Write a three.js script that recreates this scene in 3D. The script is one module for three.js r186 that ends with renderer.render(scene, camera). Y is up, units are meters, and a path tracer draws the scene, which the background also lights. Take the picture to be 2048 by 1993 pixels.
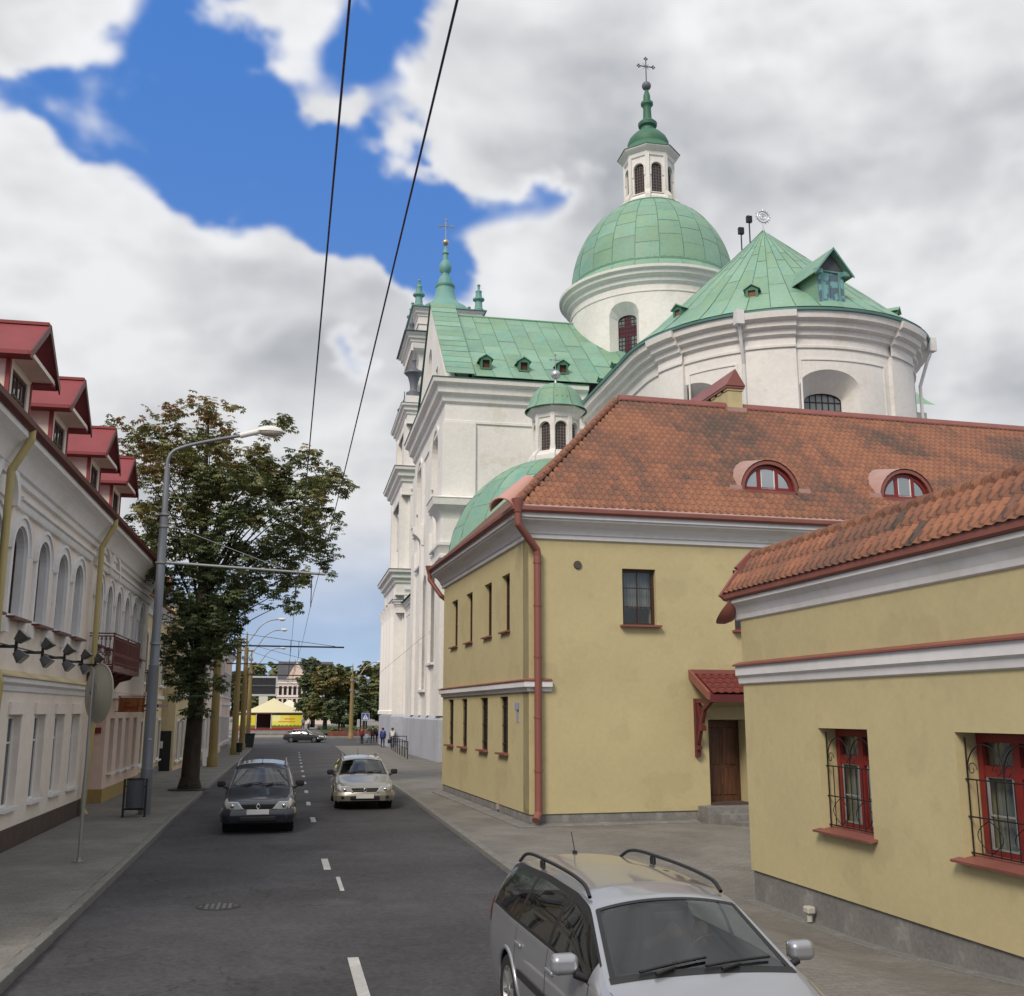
import * as THREE from 'three';
import { mergeGeometries, toCreasedNormals } from 'three/addons/utils/BufferGeometryUtils.js';
import { RoundedBoxGeometry } from 'three/addons/geometries/RoundedBoxGeometry.js';
import { MarchingCubes } from 'three/addons/objects/MarchingCubes.js';

// ---------- camera, sky, sun, exposure ----------
const scene = new THREE.Scene();
const camera = new THREE.PerspectiveCamera(50.909, 1024 / 996, 0.1, 2000);
camera.position.set(0, 2.87, 0);
camera.rotation.order = 'YXZ';
camera.rotation.y = -0.19987;
camera.rotation.x = 0.20124;
const renderer = new THREE.WebGLRenderer({ antialias: true });
renderer.toneMapping = THREE.LinearToneMapping;
renderer.toneMappingExposure = 1.3;
renderer.shadowMap.enabled = true;

// seeded random and noise
function rng(seed) { let s = seed >>> 0; return () => { s = (s + 0x6D2B79F5) >>> 0; let t = s; t = Math.imul(t ^ (t >>> 15), t | 1); t ^= t + Math.imul(t ^ (t >>> 7), t | 61); return ((t ^ (t >>> 14)) >>> 0) / 4294967296; }; }
function hash3(x, y, z) { let h = Math.imul(x, 374761393) ^ Math.imul(y, 668265263) ^ Math.imul(z, 2147483647 - 1013); h = Math.imul(h ^ (h >>> 13), 1274126177); return ((h ^ (h >>> 16)) >>> 0) / 4294967296; }
const sm = (t) => t * t * (3 - 2 * t);
const clamp = (v, a = 0, b = 1) => Math.min(b, Math.max(a, v));
const lerp = (a, b, t) => a + (b - a) * t;
const smooth = (a, b, v) => sm(clamp((v - a) / (b - a)));
function vnoise(x, y, z, per = 0) {            // value noise, periodic in x and y when per is given
  const xi = Math.floor(x), yi = Math.floor(y), zi = Math.floor(z);
  const fx = sm(x - xi), fy = sm(y - yi), fz = sm(z - zi);
  const w = (v) => per ? ((v % per) + per) % per : v;
  const x0 = w(xi), x1 = w(xi + 1), y0 = w(yi), y1 = w(yi + 1);
  const a = lerp(lerp(hash3(x0, y0, zi), hash3(x1, y0, zi), fx), lerp(hash3(x0, y1, zi), hash3(x1, y1, zi), fx), fy);
  if (fz === 0) return a;
  const b = lerp(lerp(hash3(x0, y0, zi + 1), hash3(x1, y0, zi + 1), fx), lerp(hash3(x0, y1, zi + 1), hash3(x1, y1, zi + 1), fx), fy);
  return lerp(a, b, fz);
}
function fbm(x, y, z, oct, per = 0) { let s = 0, a = 0.5, n = 0; for (let i = 0; i < oct; i++) { s += a * vnoise(x, y, z + i * 17, per); n += a; a *= 0.5; x *= 2; y *= 2; if (per) per *= 2; } return s / n; }

function fbm3(x, y, z, oct) { let s = 0, a = 0.5, n = 0; for (let i = 0; i < oct; i++) { s += a * vnoise(x, y, z); n += a; a *= 0.5; x = x * 2.03 + 5.1; y = y * 2.03 + 1.7; z = z * 2.03 - 3.3; } return s / n; }
function billow(x, y, z, oct) { let s = 0, a = 0.5, n = 0; for (let i = 0; i < oct; i++) { s += a * Math.abs(2 * vnoise(x, y, z) - 1); n += a; a *= 0.5; x = x * 2.05 + 2.1; y = y * 2.05 + 4.7; z = z * 2.05 - 1.3; } return 1 - s / n; }
// sky: broken cloud over deep blue, as in the photograph
{
  const W = 2048, Hh = 1024, data = new Float32Array(W * Hh * 4);
  // [azimuth, elevation, azimuth, elevation, radius] of the clear gaps and of the cloud banks between them
  const gaps = [[-0.33, 0.529, -0.206, 0.517, 0.03], [-0.206, 0.517, -0.065, 0.488, 0.045], [-0.138, 0.573, -0.098, 0.519, 0.06], [-0.066, 0.501, 0.019, 0.468, 0.035], [0.018, 0.473, 0.088, 0.459, 0.045], [0.04, 0.59, 0.061, 0.612, 0.035], [0.104, 0.473, 0.233, 0.484, 0.026], [0.073, 0.43, 0.142, 0.409, 0.03], [0.031, 0.351, 0.05, 0.328, 0.018]];
  const banks = [[-0.32, 0.57, -0.202, 0.59, 0.035], [-0.261, 0.417, -0.019, 0.376, 0.085], [0.15, 0.568, 0.42, 0.593, 0.07], [-0.03, 0.536, 0.02, 0.54, 0.014], [0.2, 0.423, 0.253, 0.424, 0.03], [0.063, 0.401, 0.075, 0.353, 0.02], [-0.064, 0.631, -0.01, 0.629, 0.025], [0.35, 0.3, 0.7, 0.5, 0.25], [-0.2, 0.2, 0.3, 0.2, 0.12]];
  const seg = (px, py, s) => { const ax = s[0], ay = s[1], bx = s[2] - ax, by = s[3] - ay; const t = clamp(((px - ax) * bx + (py - ay) * by) / (bx * bx + by * by + 1e-9)); const dx = (px - ax - t * bx) * 0.92, dy = py - ay - t * by; return Math.exp(-(dx * dx + dy * dy) / (s[4] * s[4])); };
  for (let j = 0; j < Hh; j++) {
    const el = ((j + 0.5) / Hh - 0.5) * Math.PI, ce = Math.cos(el), se = Math.sin(el);
    for (let i = 0; i < W; i++) {
      const ph = ((i + 0.5) / W - 0.5) * 2 * Math.PI;
      const dx = Math.cos(ph) * ce, dz = Math.sin(ph) * ce;
      const k = (j * W + i) * 4;
      let r, g, b;
      const up = Math.max(se, 0);
      // clear air
      const hz = Math.exp(-up * 5.5);
      r = lerp(0.045, 0.36, hz); g = lerp(0.155, 0.50, hz); b = lerp(0.46, 0.66, hz);
      // cloud layer
      if (se > -0.05) {
        const vy = se * 1.7, w1 = fbm3(dx * 3 + 7, vy * 3, dz * 3 - 3, 3) - 0.5, w2 = fbm3(dx * 3 - 11, vy * 3 + 5, dz * 3, 3) - 0.5;
        const qx = dx + w1 * 0.12, qy = vy + w2 * 0.12, qz = dz + (w1 - w2) * 0.08;
        const n = fbm3(qx * 2.6 + 31, qy * 2.6, qz * 2.6 + 17, 4), mid = fbm3(qx * 8 - 5, qy * 8, qz * 8 + 12, 4), fine = fbm3(qx * 24 + 2, qy * 24, qz * 24 + 8, 5), puff = billow(qx * 9 + 40, qy * 9, qz * 9 + 3, 5);
        const az = Math.atan2(dx, -dz);
        let m = 0;
        if (Math.abs(az - 0.1) < 1.3 && el > 0 && el < 1) { const jx = w1 * 0.05 + (mid - 0.5) * 0.06 + (fine - 0.5) * 0.05, jy = w2 * 0.04 + (mid - 0.5) * 0.04 + (fine - 0.5) * 0.05; for (const s of gaps) m -= 1.0 * seg(az + jx, el + jy, s); for (const s of banks) m += 0.6 * seg(az + jx, el + jy, s); m = clamp(m, -0.85, 0.4); }
        const c = n + 0.42 * (fine - 0.5) + 0.5 * (mid - 0.5) + 0.25 * (puff - 0.5) + m * 0.55 + 0.20, low = smooth(0.20, 0.05, el);
        let d = smooth(0.34, 0.62, c); d *= smooth(-0.02, 0.06, se) * (1 - 0.75 * low * smooth(0.60, 0.42, fbm(az * 5 + 3, el * 34, 6, 4)));
        // cloud body tone: billows, thick parts greyer
        const thick = smooth(0.55, 0.9, c), bil = fbm3(qx * 5 + 3, qy * 6.5, qz * 5 + 9, 4);
        const L = clamp(0.625 - 0.85 * thick * Math.max(0, bil - 0.42) + 0.30 * (puff - 0.62) + 0.16 * (fine - 0.5) - 0.06 * low, 0.30, 0.70) * (0.86 + 0.26 * up), tint = clamp((0.58 - L) * 1.8);
        r = lerp(r, L * (0.975 - 0.12 * tint), d); g = lerp(g, L * (0.985 - 0.06 * tint), d); b = lerp(b, L * (1.01 + 0.05 * tint), d);
      }
      if (se < 0) { const q = smooth(0, -0.08, se); r = lerp(r, 0.16, q); g = lerp(g, 0.16, q); b = lerp(b, 0.16, q); }
      data[k] = r; data[k + 1] = g; data[k + 2] = b; data[k + 3] = 1;
    }
  }
  const t = new THREE.DataTexture(data, W, Hh, THREE.RGBAFormat, THREE.FloatType);
  t.mapping = THREE.EquirectangularReflectionMapping; t.magFilter = THREE.LinearFilter; t.minFilter = THREE.LinearFilter; t.wrapS = THREE.RepeatWrapping; t.needsUpdate = true;
  scene.background = t; scene.environment = t;
}
const sun = new THREE.DirectionalLight(0xfff1dd, 2.0);
sun.position.set(-42, 66, 24); sun.target.position.set(5, 0, -35);
sun.castShadow = true; sun.shadow.radius = 34; sun.shadow.mapSize.set(4096, 4096);
Object.assign(sun.shadow.camera, { left: -90, right: 90, top: 120, bottom: -90, near: 1, far: 320 });
scene.add(sun, sun.target);

// ---------- textures and materials ----------
function tex(size, rep, fn, srgb = true) {
  const d = new Uint8Array(size * size * 4);
  for (let y = 0; y < size; y++) for (let x = 0; x < size; x++) { const c = fn(x / size, y / size), k = (y * size + x) * 4; if (typeof c === 'number') { d[k] = d[k + 1] = d[k + 2] = clamp(c) * 255; } else { d[k] = clamp(c[0]) * 255; d[k + 1] = clamp(c[1]) * 255; d[k + 2] = clamp(c[2]) * 255; } d[k + 3] = 255; }
  const t = new THREE.DataTexture(d, size, size, THREE.RGBAFormat, THREE.UnsignedByteType);
  t.wrapS = t.wrapT = THREE.RepeatWrapping; t.magFilter = THREE.LinearFilter; t.minFilter = THREE.LinearMipmapLinearFilter; t.generateMipmaps = true;
  t.repeat.set(1 / rep, 1 / rep); if (srgb) t.colorSpace = THREE.SRGBColorSpace; t.needsUpdate = true; return t;
}
const P = (x, y, f, z, o) => fbm(x * f, y * f, z, o, f);
const T = {
  plaster: tex(512, 5, (x, y) => { const a = P(x, y, 4, 1, 5), b = P(x, y, 64, 5, 2), s = P(x, y, 2, 31, 3), st = fbm(x * 48, y * 3, 9, 3, 0); const q = smooth(0.60, 0.70, P(x, y, 9, 51, 5)); return 0.95 + 0.10 * (a - 0.5) + 0.03 * (b - 0.5) + 0.05 * (s - 0.5) - 0.025 * q; }),
  plasterB: tex(256, 0.9, (x, y) => P(x, y, 16, 3, 4), false),
  stain: tex(512, 7, (x, y) => { const a = P(x, y, 3, 2, 6), b = P(x, y, 48, 6, 2), q = smooth(0.62, 0.72, P(x, y, 7, 40, 6)); const v = 0.97 + 0.09 * (a - 0.5) + 0.05 * (b - 0.5) - 0.035 * q; return [v, v * 0.995, v * (1 - 0.02 * q)]; }),
  asphalt: tex(1024, 6, (x, y) => { const a = P(x, y, 4, 3, 5), g = hash3(Math.floor(x * 1024), Math.floor(y * 1024), 7), b = P(x, y, 128, 8, 2), p = smooth(0.58, 0.66, P(x, y, 5, 55, 4)); const cr = Math.abs(P(x, y, 6, 81, 5) - 0.5) < 0.006 && P(x, y, 3, 91, 3) > 0.55 ? 0.16 : 0, lt = smooth(0.60, 0.68, P(x, y, 7, 66, 5)); const v = 0.8 + 0.26 * (a - 0.5) + 0.2 * (g - 0.5) + 0.24 * (b - 0.5) - 0.05 * p + 0.05 * lt - cr; return [v, v, v * 1.015]; }),
  asphaltB: tex(512, 0.9, (x, y) => 0.5 * hash3(Math.floor(x * 512), Math.floor(y * 512), 17) + 0.5 * P(x, y, 64, 8, 2), false),
  paving: tex(1024, 4, (x, y) => { // small interlocking blocks too fine to tell apart from here
    const n = 36, r = Math.floor(y * n), fy = y * n - r, X = x * n * 0.5 + (r % 2) * 0.5, c = Math.floor(X), fx = X - c; const j = Math.min(fx, 1 - fx) * 2 < 0.07 || Math.min(fy, 1 - fy) < 0.07 ? 1 : 0;
    const t = hash3(((c % 18) + 18) % 18, r, 3), a = P(x, y, 4, 9, 5), g = P(x, y, 128, 2, 2); const v = 0.86 + 0.06 * (t - 0.5) + 0.22 * (a - 0.5) + 0.12 * (g - 0.5) - 0.07 * j; return [v, v * 0.99, v * 0.975]; }),
  pavingB: tex(1024, 4, (x, y) => { const n = 36, r = Math.floor(y * n), fy = y * n - r, X = x * n * 0.5 + (r % 2) * 0.5, c = Math.floor(X), fx = X - c; return Math.min(1, Math.min(fx, 1 - fx) * 2 * 6, Math.min(fy, 1 - fy) * 6) * 0.7 + 0.3 * P(x, y, 128, 2, 2); }, false),
  concrete: tex(512, 2.5, (x, y) => { const a = P(x, y, 4, 11, 6), b = P(x, y, 64, 5, 2), q = smooth(0.6, 0.75, P(x, y, 8, 21, 4)); return 0.84 + 0.3 * (a - 0.5) + 0.1 * (b - 0.5) + 0.1 * q; }),
  copper: tex(512, 6, (x, y) => { const a = P(x, y, 4, 5, 6), b = P(x, y, 12, 25, 4), s = P(x, y, 64, 3, 2); const v = 0.88 + 0.14 * (a - 0.5) + 0.06 * (s - 0.5); return [v - 0.12 * smooth(0.55, 0.75, b), v, v + 0.1 * (b - 0.5)]; }),
  copperWorn: tex(256, 2, (x, y) => { const b = smooth(0.5, 0.58, P(x, y, 6, 71, 5)); return [lerp(0.46, 0.36, b), lerp(0.66, 0.44, b), lerp(0.68, 0.50, b)]; }),
  clay: tex(256, 0.7, (x, y) => { const a = P(x, y, 6, 5, 5), q = smooth(0.58, 0.72, P(x, y, 10, 15, 4)); const v = 0.86 + 0.34 * (a - 0.5); return [v - 0.25 * q, v - 0.22 * q, v - 0.18 * q]; }),
  metal: tex(256, 2, (x, y) => { const a = P(x, y, 4, 45, 5); return 0.9 + 0.16 * (a - 0.5); }),
  bark: tex(256, 1.2, (x, y) => { const a = fbm(x * 24, y * 6, 2, 4), b = P(x, y, 32, 3, 2); return 0.62 + 0.6 * (a - 0.5) + 0.2 * (b - 0.5); }),
  wood: tex(256, 1, (x, y) => { const a = fbm(x * 40, y * 2.5, 2, 4), b = fbm(x * 8, y * 1, 6, 3); return 0.75 + 0.4 * (a - 0.5) + 0.3 * (b - 0.5); }),
  rough: tex(256, 1.5, (x, y) => 0.75 + 0.4 * (P(x, y, 6, 61, 5) - 0.5), false),
};
const lin = (r, g, b) => new THREE.Color().setRGB(r, g, b);
function mat(c, o = {}) { return new THREE.MeshStandardMaterial({ color: Array.isArray(c) ? lin(...c) : c, roughness: 0.85, ...o }); }
const M = {
  yellow: mat([0.55, 0.48, 0.275], { map: T.plaster, bumpMap: T.plasterB, bumpScale: 0.002, roughness: 0.92 }),
  white: mat([0.80, 0.795, 0.775], { map: T.stain, bumpMap: T.plasterB, bumpScale: 0.004, roughness: 0.9 }),
  whiteTrim: mat([0.74, 0.75, 0.775], { map: T.stain, roughness: 0.85 }),
  churchBase: mat([0.42, 0.45, 0.52], { map: T.stain, bumpMap: T.plasterB, bumpScale: 0.004 }),
  cream: mat([0.84, 0.77, 0.69], { map: T.stain, bumpMap: T.plasterB, bumpScale: 0.003 }),
  creamTrim: mat([0.82, 0.82, 0.82], { map: T.stain }),
  paleYellow: mat([0.66, 0.56, 0.34], { map: T.stain }),
  pink: mat([0.72, 0.58, 0.51], { map: T.stain }),
  ochre: mat([0.36, 0.27, 0.10], { map: T.stain }),
  brown: mat([0.10, 0.066, 0.058], { map: T.concrete }),
  concrete: mat([0.27, 0.265, 0.26], { map: T.concrete, bumpMap: T.plasterB, bumpScale: 0.006 }),
  asphalt: mat([0.085, 0.085, 0.093], { map: T.asphalt, bumpMap: T.asphaltB, bumpScale: 0.006, roughness: 0.93 }),
  paving: mat([0.245, 0.24, 0.232], { map: T.paving, bumpMap: T.pavingB, bumpScale: 0.005, roughness: 0.92 }),
  plaza: mat([0.30, 0.27, 0.25], { map: T.concrete }),
  kerb: mat([0.24, 0.24, 0.23], { map: T.concrete, bumpMap: T.plasterB, bumpScale: 0.006 }),
  paint: mat([0.55, 0.55, 0.54], { map: T.concrete }),
  redMetal: mat([0.30, 0.105, 0.085], { map: T.metal, roughness: 0.5 }),
  pinkMetal: mat([0.52, 0.32, 0.28], { map: T.metal, roughness: 0.45 }),
  crimson: mat([0.29, 0.055, 0.065], { map: T.metal, roughness: 0.65 }),
  darkRed: mat([0.14, 0.026, 0.026], { map: T.metal, roughness: 0.45 }),
  redFrame: mat([0.20, 0.02, 0.018], { roughness: 0.45 }),
  brownFrame: mat([0.05, 0.022, 0.016], { roughness: 0.5 }),
  greyFrame: mat([0.28, 0.29, 0.30], { roughness: 0.5 }),
  yellowPipe: mat([0.58, 0.47, 0.20], { map: T.metal, roughness: 0.5 }),
  copperUnder: mat([0.13, 0.27, 0.19], { map: T.copper, roughness: 0.7 }),
  copperDark: mat([0.06, 0.19, 0.125], { map: T.copper, roughness: 0.6 }),
  copperBlue: mat([0.20, 0.42, 0.40], { map: T.copper, roughness: 0.65 }),
  copperWorn: mat([1, 1, 1], { map: T.copperWorn, roughness: 0.7 }),
  slateBlue: mat([0.16, 0.175, 0.22], { map: T.metal, roughness: 0.55 }),
  black: mat([0.012, 0.012, 0.013], { roughness: 0.45 }),
  rubber: mat([0.016, 0.016, 0.017], { roughness: 0.8 }),
  iron: mat([0.02, 0.02, 0.024], { roughness: 0.5, metalness: 0.4 }),
  poleGrey: mat([0.24, 0.265, 0.31], { map: T.metal, roughness: 0.5, metalness: 0.25 }),
  zinc: mat([0.42, 0.43, 0.44], { map: T.metal, roughness: 0.45, metalness: 0.6 }),
  poleOchre: mat([0.33, 0.24, 0.09], { map: T.metal, roughness: 0.6 }),
  lampWhite: mat([0.75, 0.75, 0.75], { roughness: 0.4 }),
  lampGlass: mat([0.40, 0.38, 0.34], { roughness: 0.25 }),
  gold: mat([0.45, 0.40, 0.30], { roughness: 0.35, metalness: 0.8 }),
  silverBall: mat([0.55, 0.55, 0.58], { roughness: 0.3, metalness: 0.8 }),
  glassDark: mat([0.022, 0.025, 0.03], { roughness: 0.06 }),
  glassSky: mat([0.42, 0.45, 0.47], { roughness: 0.05, metalness: 0.85 }),
  stained: mat([0.09, 0.012, 0.022], { roughness: 0.2 }),
  leaded: mat([0.16, 0.18, 0.19], { roughness: 0.15 }),
  voidDark: mat([0.015, 0.013, 0.012], { roughness: 1 }),
  wire: mat([0.012, 0.016, 0.075], { roughness: 0.5 }),
  cloth: mat([0.72, 0.72, 0.72], { roughness: 1, side: THREE.DoubleSide }),
  door: mat([0.16, 0.062, 0.026], { map: T.wood, roughness: 0.55 }),
  bark: mat([0.075, 0.058, 0.045], { map: T.bark, bumpMap: T.bark, bumpScale: 0.03 }),
  chrome: mat([0.7, 0.7, 0.72], { roughness: 0.15, metalness: 1 }),
  plate: mat([0.72, 0.72, 0.70], { roughness: 0.5 }),
  headlight: new THREE.MeshPhysicalMaterial({ color: lin(0.62, 0.64, 0.66), roughness: 0.12, metalness: 0.2, clearcoat: 1, clearcoatRoughness: 0.05 }),
  pane: new THREE.MeshPhysicalMaterial({ color: lin(0.86, 0.9, 0.9), roughness: 0.02, transmission: 1, thickness: 0, ior: 1.5 }),
  carGlass: new THREE.MeshPhysicalMaterial({ color: lin(0.55, 0.62, 0.62), roughness: 0.02, transmission: 1, thickness: 0, ior: 1.75 }),
  seat: mat([0.035, 0.036, 0.04], { roughness: 0.95 }),
  skin: mat([0.52, 0.30, 0.21], { roughness: 0.6 }),
};
const copperPanels = [[0.27, 0.465, 0.345], [0.29, 0.49, 0.375], [0.26, 0.45, 0.315], [0.275, 0.475, 0.365], [0.25, 0.445, 0.345]].map((c) => mat(c, { map: T.copper, roughness: 0.6 }));
const tileCols = [[0.36, 0.155, 0.088], [0.32, 0.135, 0.08], [0.27, 0.12, 0.075], [0.22, 0.108, 0.074], [0.175, 0.095, 0.07], [0.11, 0.076, 0.062]];
const tileMats = tileCols.map((c) => mat(c, { map: T.clay, roughness: 0.9 }));
const tileBase = mat([1, 1, 1], { map: T.clay, roughness: 0.9 });

// ---------- helpers ----------
const used = {};
function numbered(n) { if (used[n] === undefined) { used[n] = 0; return n; } used[n]++; return n + '_' + String(used[n]).padStart(3, '0'); }
function tag(o, label, category, group, kind) { if (label) o.userData.label = label; if (category) o.userData.category = category; if (group) o.userData.group = group; if (kind) o.userData.kind = kind; return o; }
function thing(name, label, category, pos = [0, 0, 0], ry = 0, group) { const o = new THREE.Group(); o.name = numbered(name); o.position.set(...pos); o.rotation.y = ry; scene.add(o); return tag(o, label, category, group); }
function part(name, geo, m, parent, pos, ry) { const o = new THREE.Mesh(geo, m); o.name = parent === scene ? numbered(name) : name; if (pos) o.position.set(...pos); if (ry) o.rotation.y = ry; parent.add(o); return o; }
function struct(name, geo, m) { const o = part(name, geo, m, scene); o.userData.kind = 'structure'; return o; }
const V2 = (x, y) => new THREE.Vector2(x, y), V3 = (x, y, z) => new THREE.Vector3(x, y, z);
function clean(g) { const n = g.index ? g.toNonIndexed() : g; for (const k of Object.keys(n.attributes)) if (!['position', 'normal', 'uv', 'color'].includes(k)) n.deleteAttribute(k); return n; }
function merge(list) { return mergeGeometries(list.map(clean), false); }
function boxUV(g) { // box-projected uv in metres
  const n = g.index ? g.toNonIndexed() : g; if (!n.attributes.normal) n.computeVertexNormals();
  const p = n.attributes.position, nn = n.attributes.normal, uv = new Float32Array(p.count * 2);
  for (let i = 0; i < p.count; i++) { const ax = Math.abs(nn.getX(i)), ay = Math.abs(nn.getY(i)), az = Math.abs(nn.getZ(i)); let u, v; if (ay >= ax && ay >= az) { u = p.getX(i); v = p.getZ(i); } else if (ax >= az) { u = p.getZ(i); v = p.getY(i); } else { u = p.getX(i); v = p.getY(i); } uv[i * 2] = u; uv[i * 2 + 1] = v; }
  n.setAttribute('uv', new THREE.BufferAttribute(uv, 2)); return n;
}
function bx(w, h, d, x = 0, y = 0, z = 0) { const g = new THREE.BoxGeometry(w, h, d); g.translate(x, y, z); return boxUV(g); }
function openBox(x0, x1, y0, y1, z0, z1) { return merge([b6(x0, x1, y0, y1, z0, z0 + 0.02), b6(x0, x0 + 0.02, y0, y1, z0 + 0.02, z1), b6(x1 - 0.02, x1, y0, y1, z0 + 0.02, z1), b6(x0 + 0.02, x1 - 0.02, y0, y0 + 0.02, z0 + 0.02, z1), b6(x0 + 0.02, x1 - 0.02, y1 - 0.02, y1, z0 + 0.02, z1)]); }
function b6(x0, x1, y0, y1, z0, z1) { return bx(x1 - x0, y1 - y0, z1 - z0, (x0 + x1) / 2, (y0 + y1) / 2, (z0 + z1) / 2); }
function rb(w, h, d, r, x = 0, y = 0, z = 0, seg = 2) { const g = new RoundedBoxGeometry(w, h, d, seg, r); g.translate(x, y, z); return g; }
function cyl(r0, r1, h, x = 0, y = 0, z = 0, seg = 16) { const g = new THREE.CylinderGeometry(r1, r0, h, seg); g.translate(x, y + h / 2, z); return g; }
function bar(a, b, r, seg = 6, r1 = r) { const A = V3(...a), B = V3(...b), d = B.clone().sub(A), l = d.length(); const g = new THREE.CylinderGeometry(r1, r, l, seg); g.translate(0, l / 2, 0); g.applyQuaternion(new THREE.Quaternion().setFromUnitVectors(V3(0, 1, 0), d.normalize())); g.translate(...a); return g; }
function beam(a, b, w, h) { const A = V3(...a), B = V3(...b), d = B.clone().sub(A), l = d.length(); const g = new THREE.BoxGeometry(w, h, l); const m = new THREE.Matrix4().lookAt(A, B, V3(0, 1, 0)); g.translate(0, 0, -l / 2); g.applyMatrix4(m); g.translate(...a); return boxUV(g); }
function tube(pts, r, seg = 24, rs = 8) { return new THREE.TubeGeometry(new THREE.CatmullRomCurve3(pts.map((p) => V3(...p)), false, 'centripetal'), seg, r, rs); }
function ptube(pts, r, rs = 10) { const c = new THREE.CurvePath(); for (let i = 0; i + 1 < pts.length; i++) c.add(new THREE.LineCurve3(V3(...pts[i]), V3(...pts[i + 1]))); const gs = []; for (let i = 0; i + 1 < pts.length; i++) { gs.push(bar(pts[i], pts[i + 1], r, rs)); if (i) { const s = new THREE.SphereGeometry(r, rs, 6); s.translate(...pts[i]); gs.push(s); } } return merge(gs); }
function lathe(pts, seg = 32) { return toCreasedNormals(new THREE.LatheGeometry(pts.map((p) => V2(p[0], p[1])), seg), 0.7); }
function sweep(profile, path, closed = false) { // profile [out, y] from bottom to top, path [x, z]; outward is to the left of travel seen with z down
  const n = path.length, rows = [];
  for (let i = 0; i < n; i++) {
    const a = path[closed ? (i + n - 1) % n : Math.max(i - 1, 0)], b = path[i], c = path[closed ? (i + 1) % n : Math.min(i + 1, n - 1)];
    let d0 = [b[0] - a[0], b[1] - a[1]], d1 = [c[0] - b[0], c[1] - b[1]]; const l0 = Math.hypot(...d0), l1 = Math.hypot(...d1); if (l0 < 1e-6) d0 = d1; if (l1 < 1e-6) d1 = d0; const L0 = Math.hypot(...d0), L1 = Math.hypot(...d1);
    const n0 = [-d0[1] / L0, d0[0] / L0], n1 = [-d1[1] / L1, d1[0] / L1], k = 1 + n0[0] * n1[0] + n0[1] * n1[1]; const m = [(n0[0] + n1[0]) / k, (n0[1] + n1[1]) / k];
    rows.push(profile.map(([o, y]) => [b[0] + m[0] * o, y, b[1] + m[1] * o]));
  }
  const pos = [], quad = (a, b, c, d) => { for (const p of [a, b, c, a, c, d]) pos.push(...p); };
  const ln = closed ? n : n - 1;
  for (let i = 0; i < ln; i++) { const A = rows[i], B = rows[(i + 1) % n]; for (let j = 0; j + 1 < profile.length; j++) quad(A[j], B[j], B[j + 1], A[j + 1]); }
  if (!closed) { const tri = THREE.ShapeUtils.triangulateShape(profile.map((p) => V2(p[0], p[1])), []); for (const [a, b, c] of tri) { pos.push(...rows[0][a], ...rows[0][b], ...rows[0][c]); pos.push(...rows[n - 1][a], ...rows[n - 1][c], ...rows[n - 1][b]); } }
  let g = new THREE.BufferGeometry(); g.setAttribute('position', new THREE.Float32BufferAttribute(pos, 3)); g.computeVertexNormals(); g = toCreasedNormals(g, 0.5); return boxUV(g);
}
function arc(cx, cz, r, a0, a1, n) { const o = []; for (let i = 0; i <= n; i++) { const a = lerp(a0, a1, i / n); o.push([cx + r * Math.cos(a), cz + r * Math.sin(a)]); } return o; }
function archPts(x0, x1, y0, y1, rise = 0, n = 14) { const o = [V2(x0, y0), V2(x1, y0), V2(x1, y1)]; if (rise > 0) { const cx = (x0 + x1) / 2, r = (x1 - x0) / 2; for (let i = 1; i < n; i++) { const a = Math.PI * i / n; o.push(V2(cx + r * Math.cos(a), y1 + rise * Math.sin(a))); } } o.push(V2(x0, y1)); return o; }
// half-round band of width w over an opening
function archRing(x0, x1, y0, y1, rise, w, n = 14) { const o = [V2(x0 - w, y0), V2(x0, y0), V2(x0, y1)], cx = (x0 + x1) / 2, r = (x1 - x0) / 2; for (let i = n - 1; i > 0; i--) { const a = Math.PI * i / n; o.push(V2(cx + r * Math.cos(a), y1 + rise * Math.sin(a))); } o.push(V2(x1, y1), V2(x1, y0), V2(x1 + w, y0), V2(x1 + w, y1)); for (let i = 1; i < n; i++) { const a = Math.PI * i / n; o.push(V2(cx + (r + w) * Math.cos(a), y1 + (rise + w) * Math.sin(a))); } o.push(V2(x0 - w, y1)); return o; }
function ext(outer, holes, t, z0, bevel = 0) { const s = new THREE.Shape(outer); for (const h of holes) s.holes.push(new THREE.Path(h)); const g = new THREE.ExtrudeGeometry(s, { depth: t, bevelEnabled: bevel > 0, bevelSize: bevel, bevelThickness: bevel, bevelSegments: 1, curveSegments: 8 }); g.translate(0, 0, z0); return g; }
const R4 = (x0, x1, y0, y1) => [V2(x0, y0), V2(x1, y0), V2(x1, y1), V2(x0, y1)];
function frameGeo(x0, x1, y0, y1, rise, w, t, z) { return ext(archPts(x0, x1, y0, y1, rise), [archPts(x0 + w, x1 - w, y0 + w, y1 - (rise ? 0 : w), rise ? Math.max(rise - w, 0.02) : 0)], t, z); }
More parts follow.
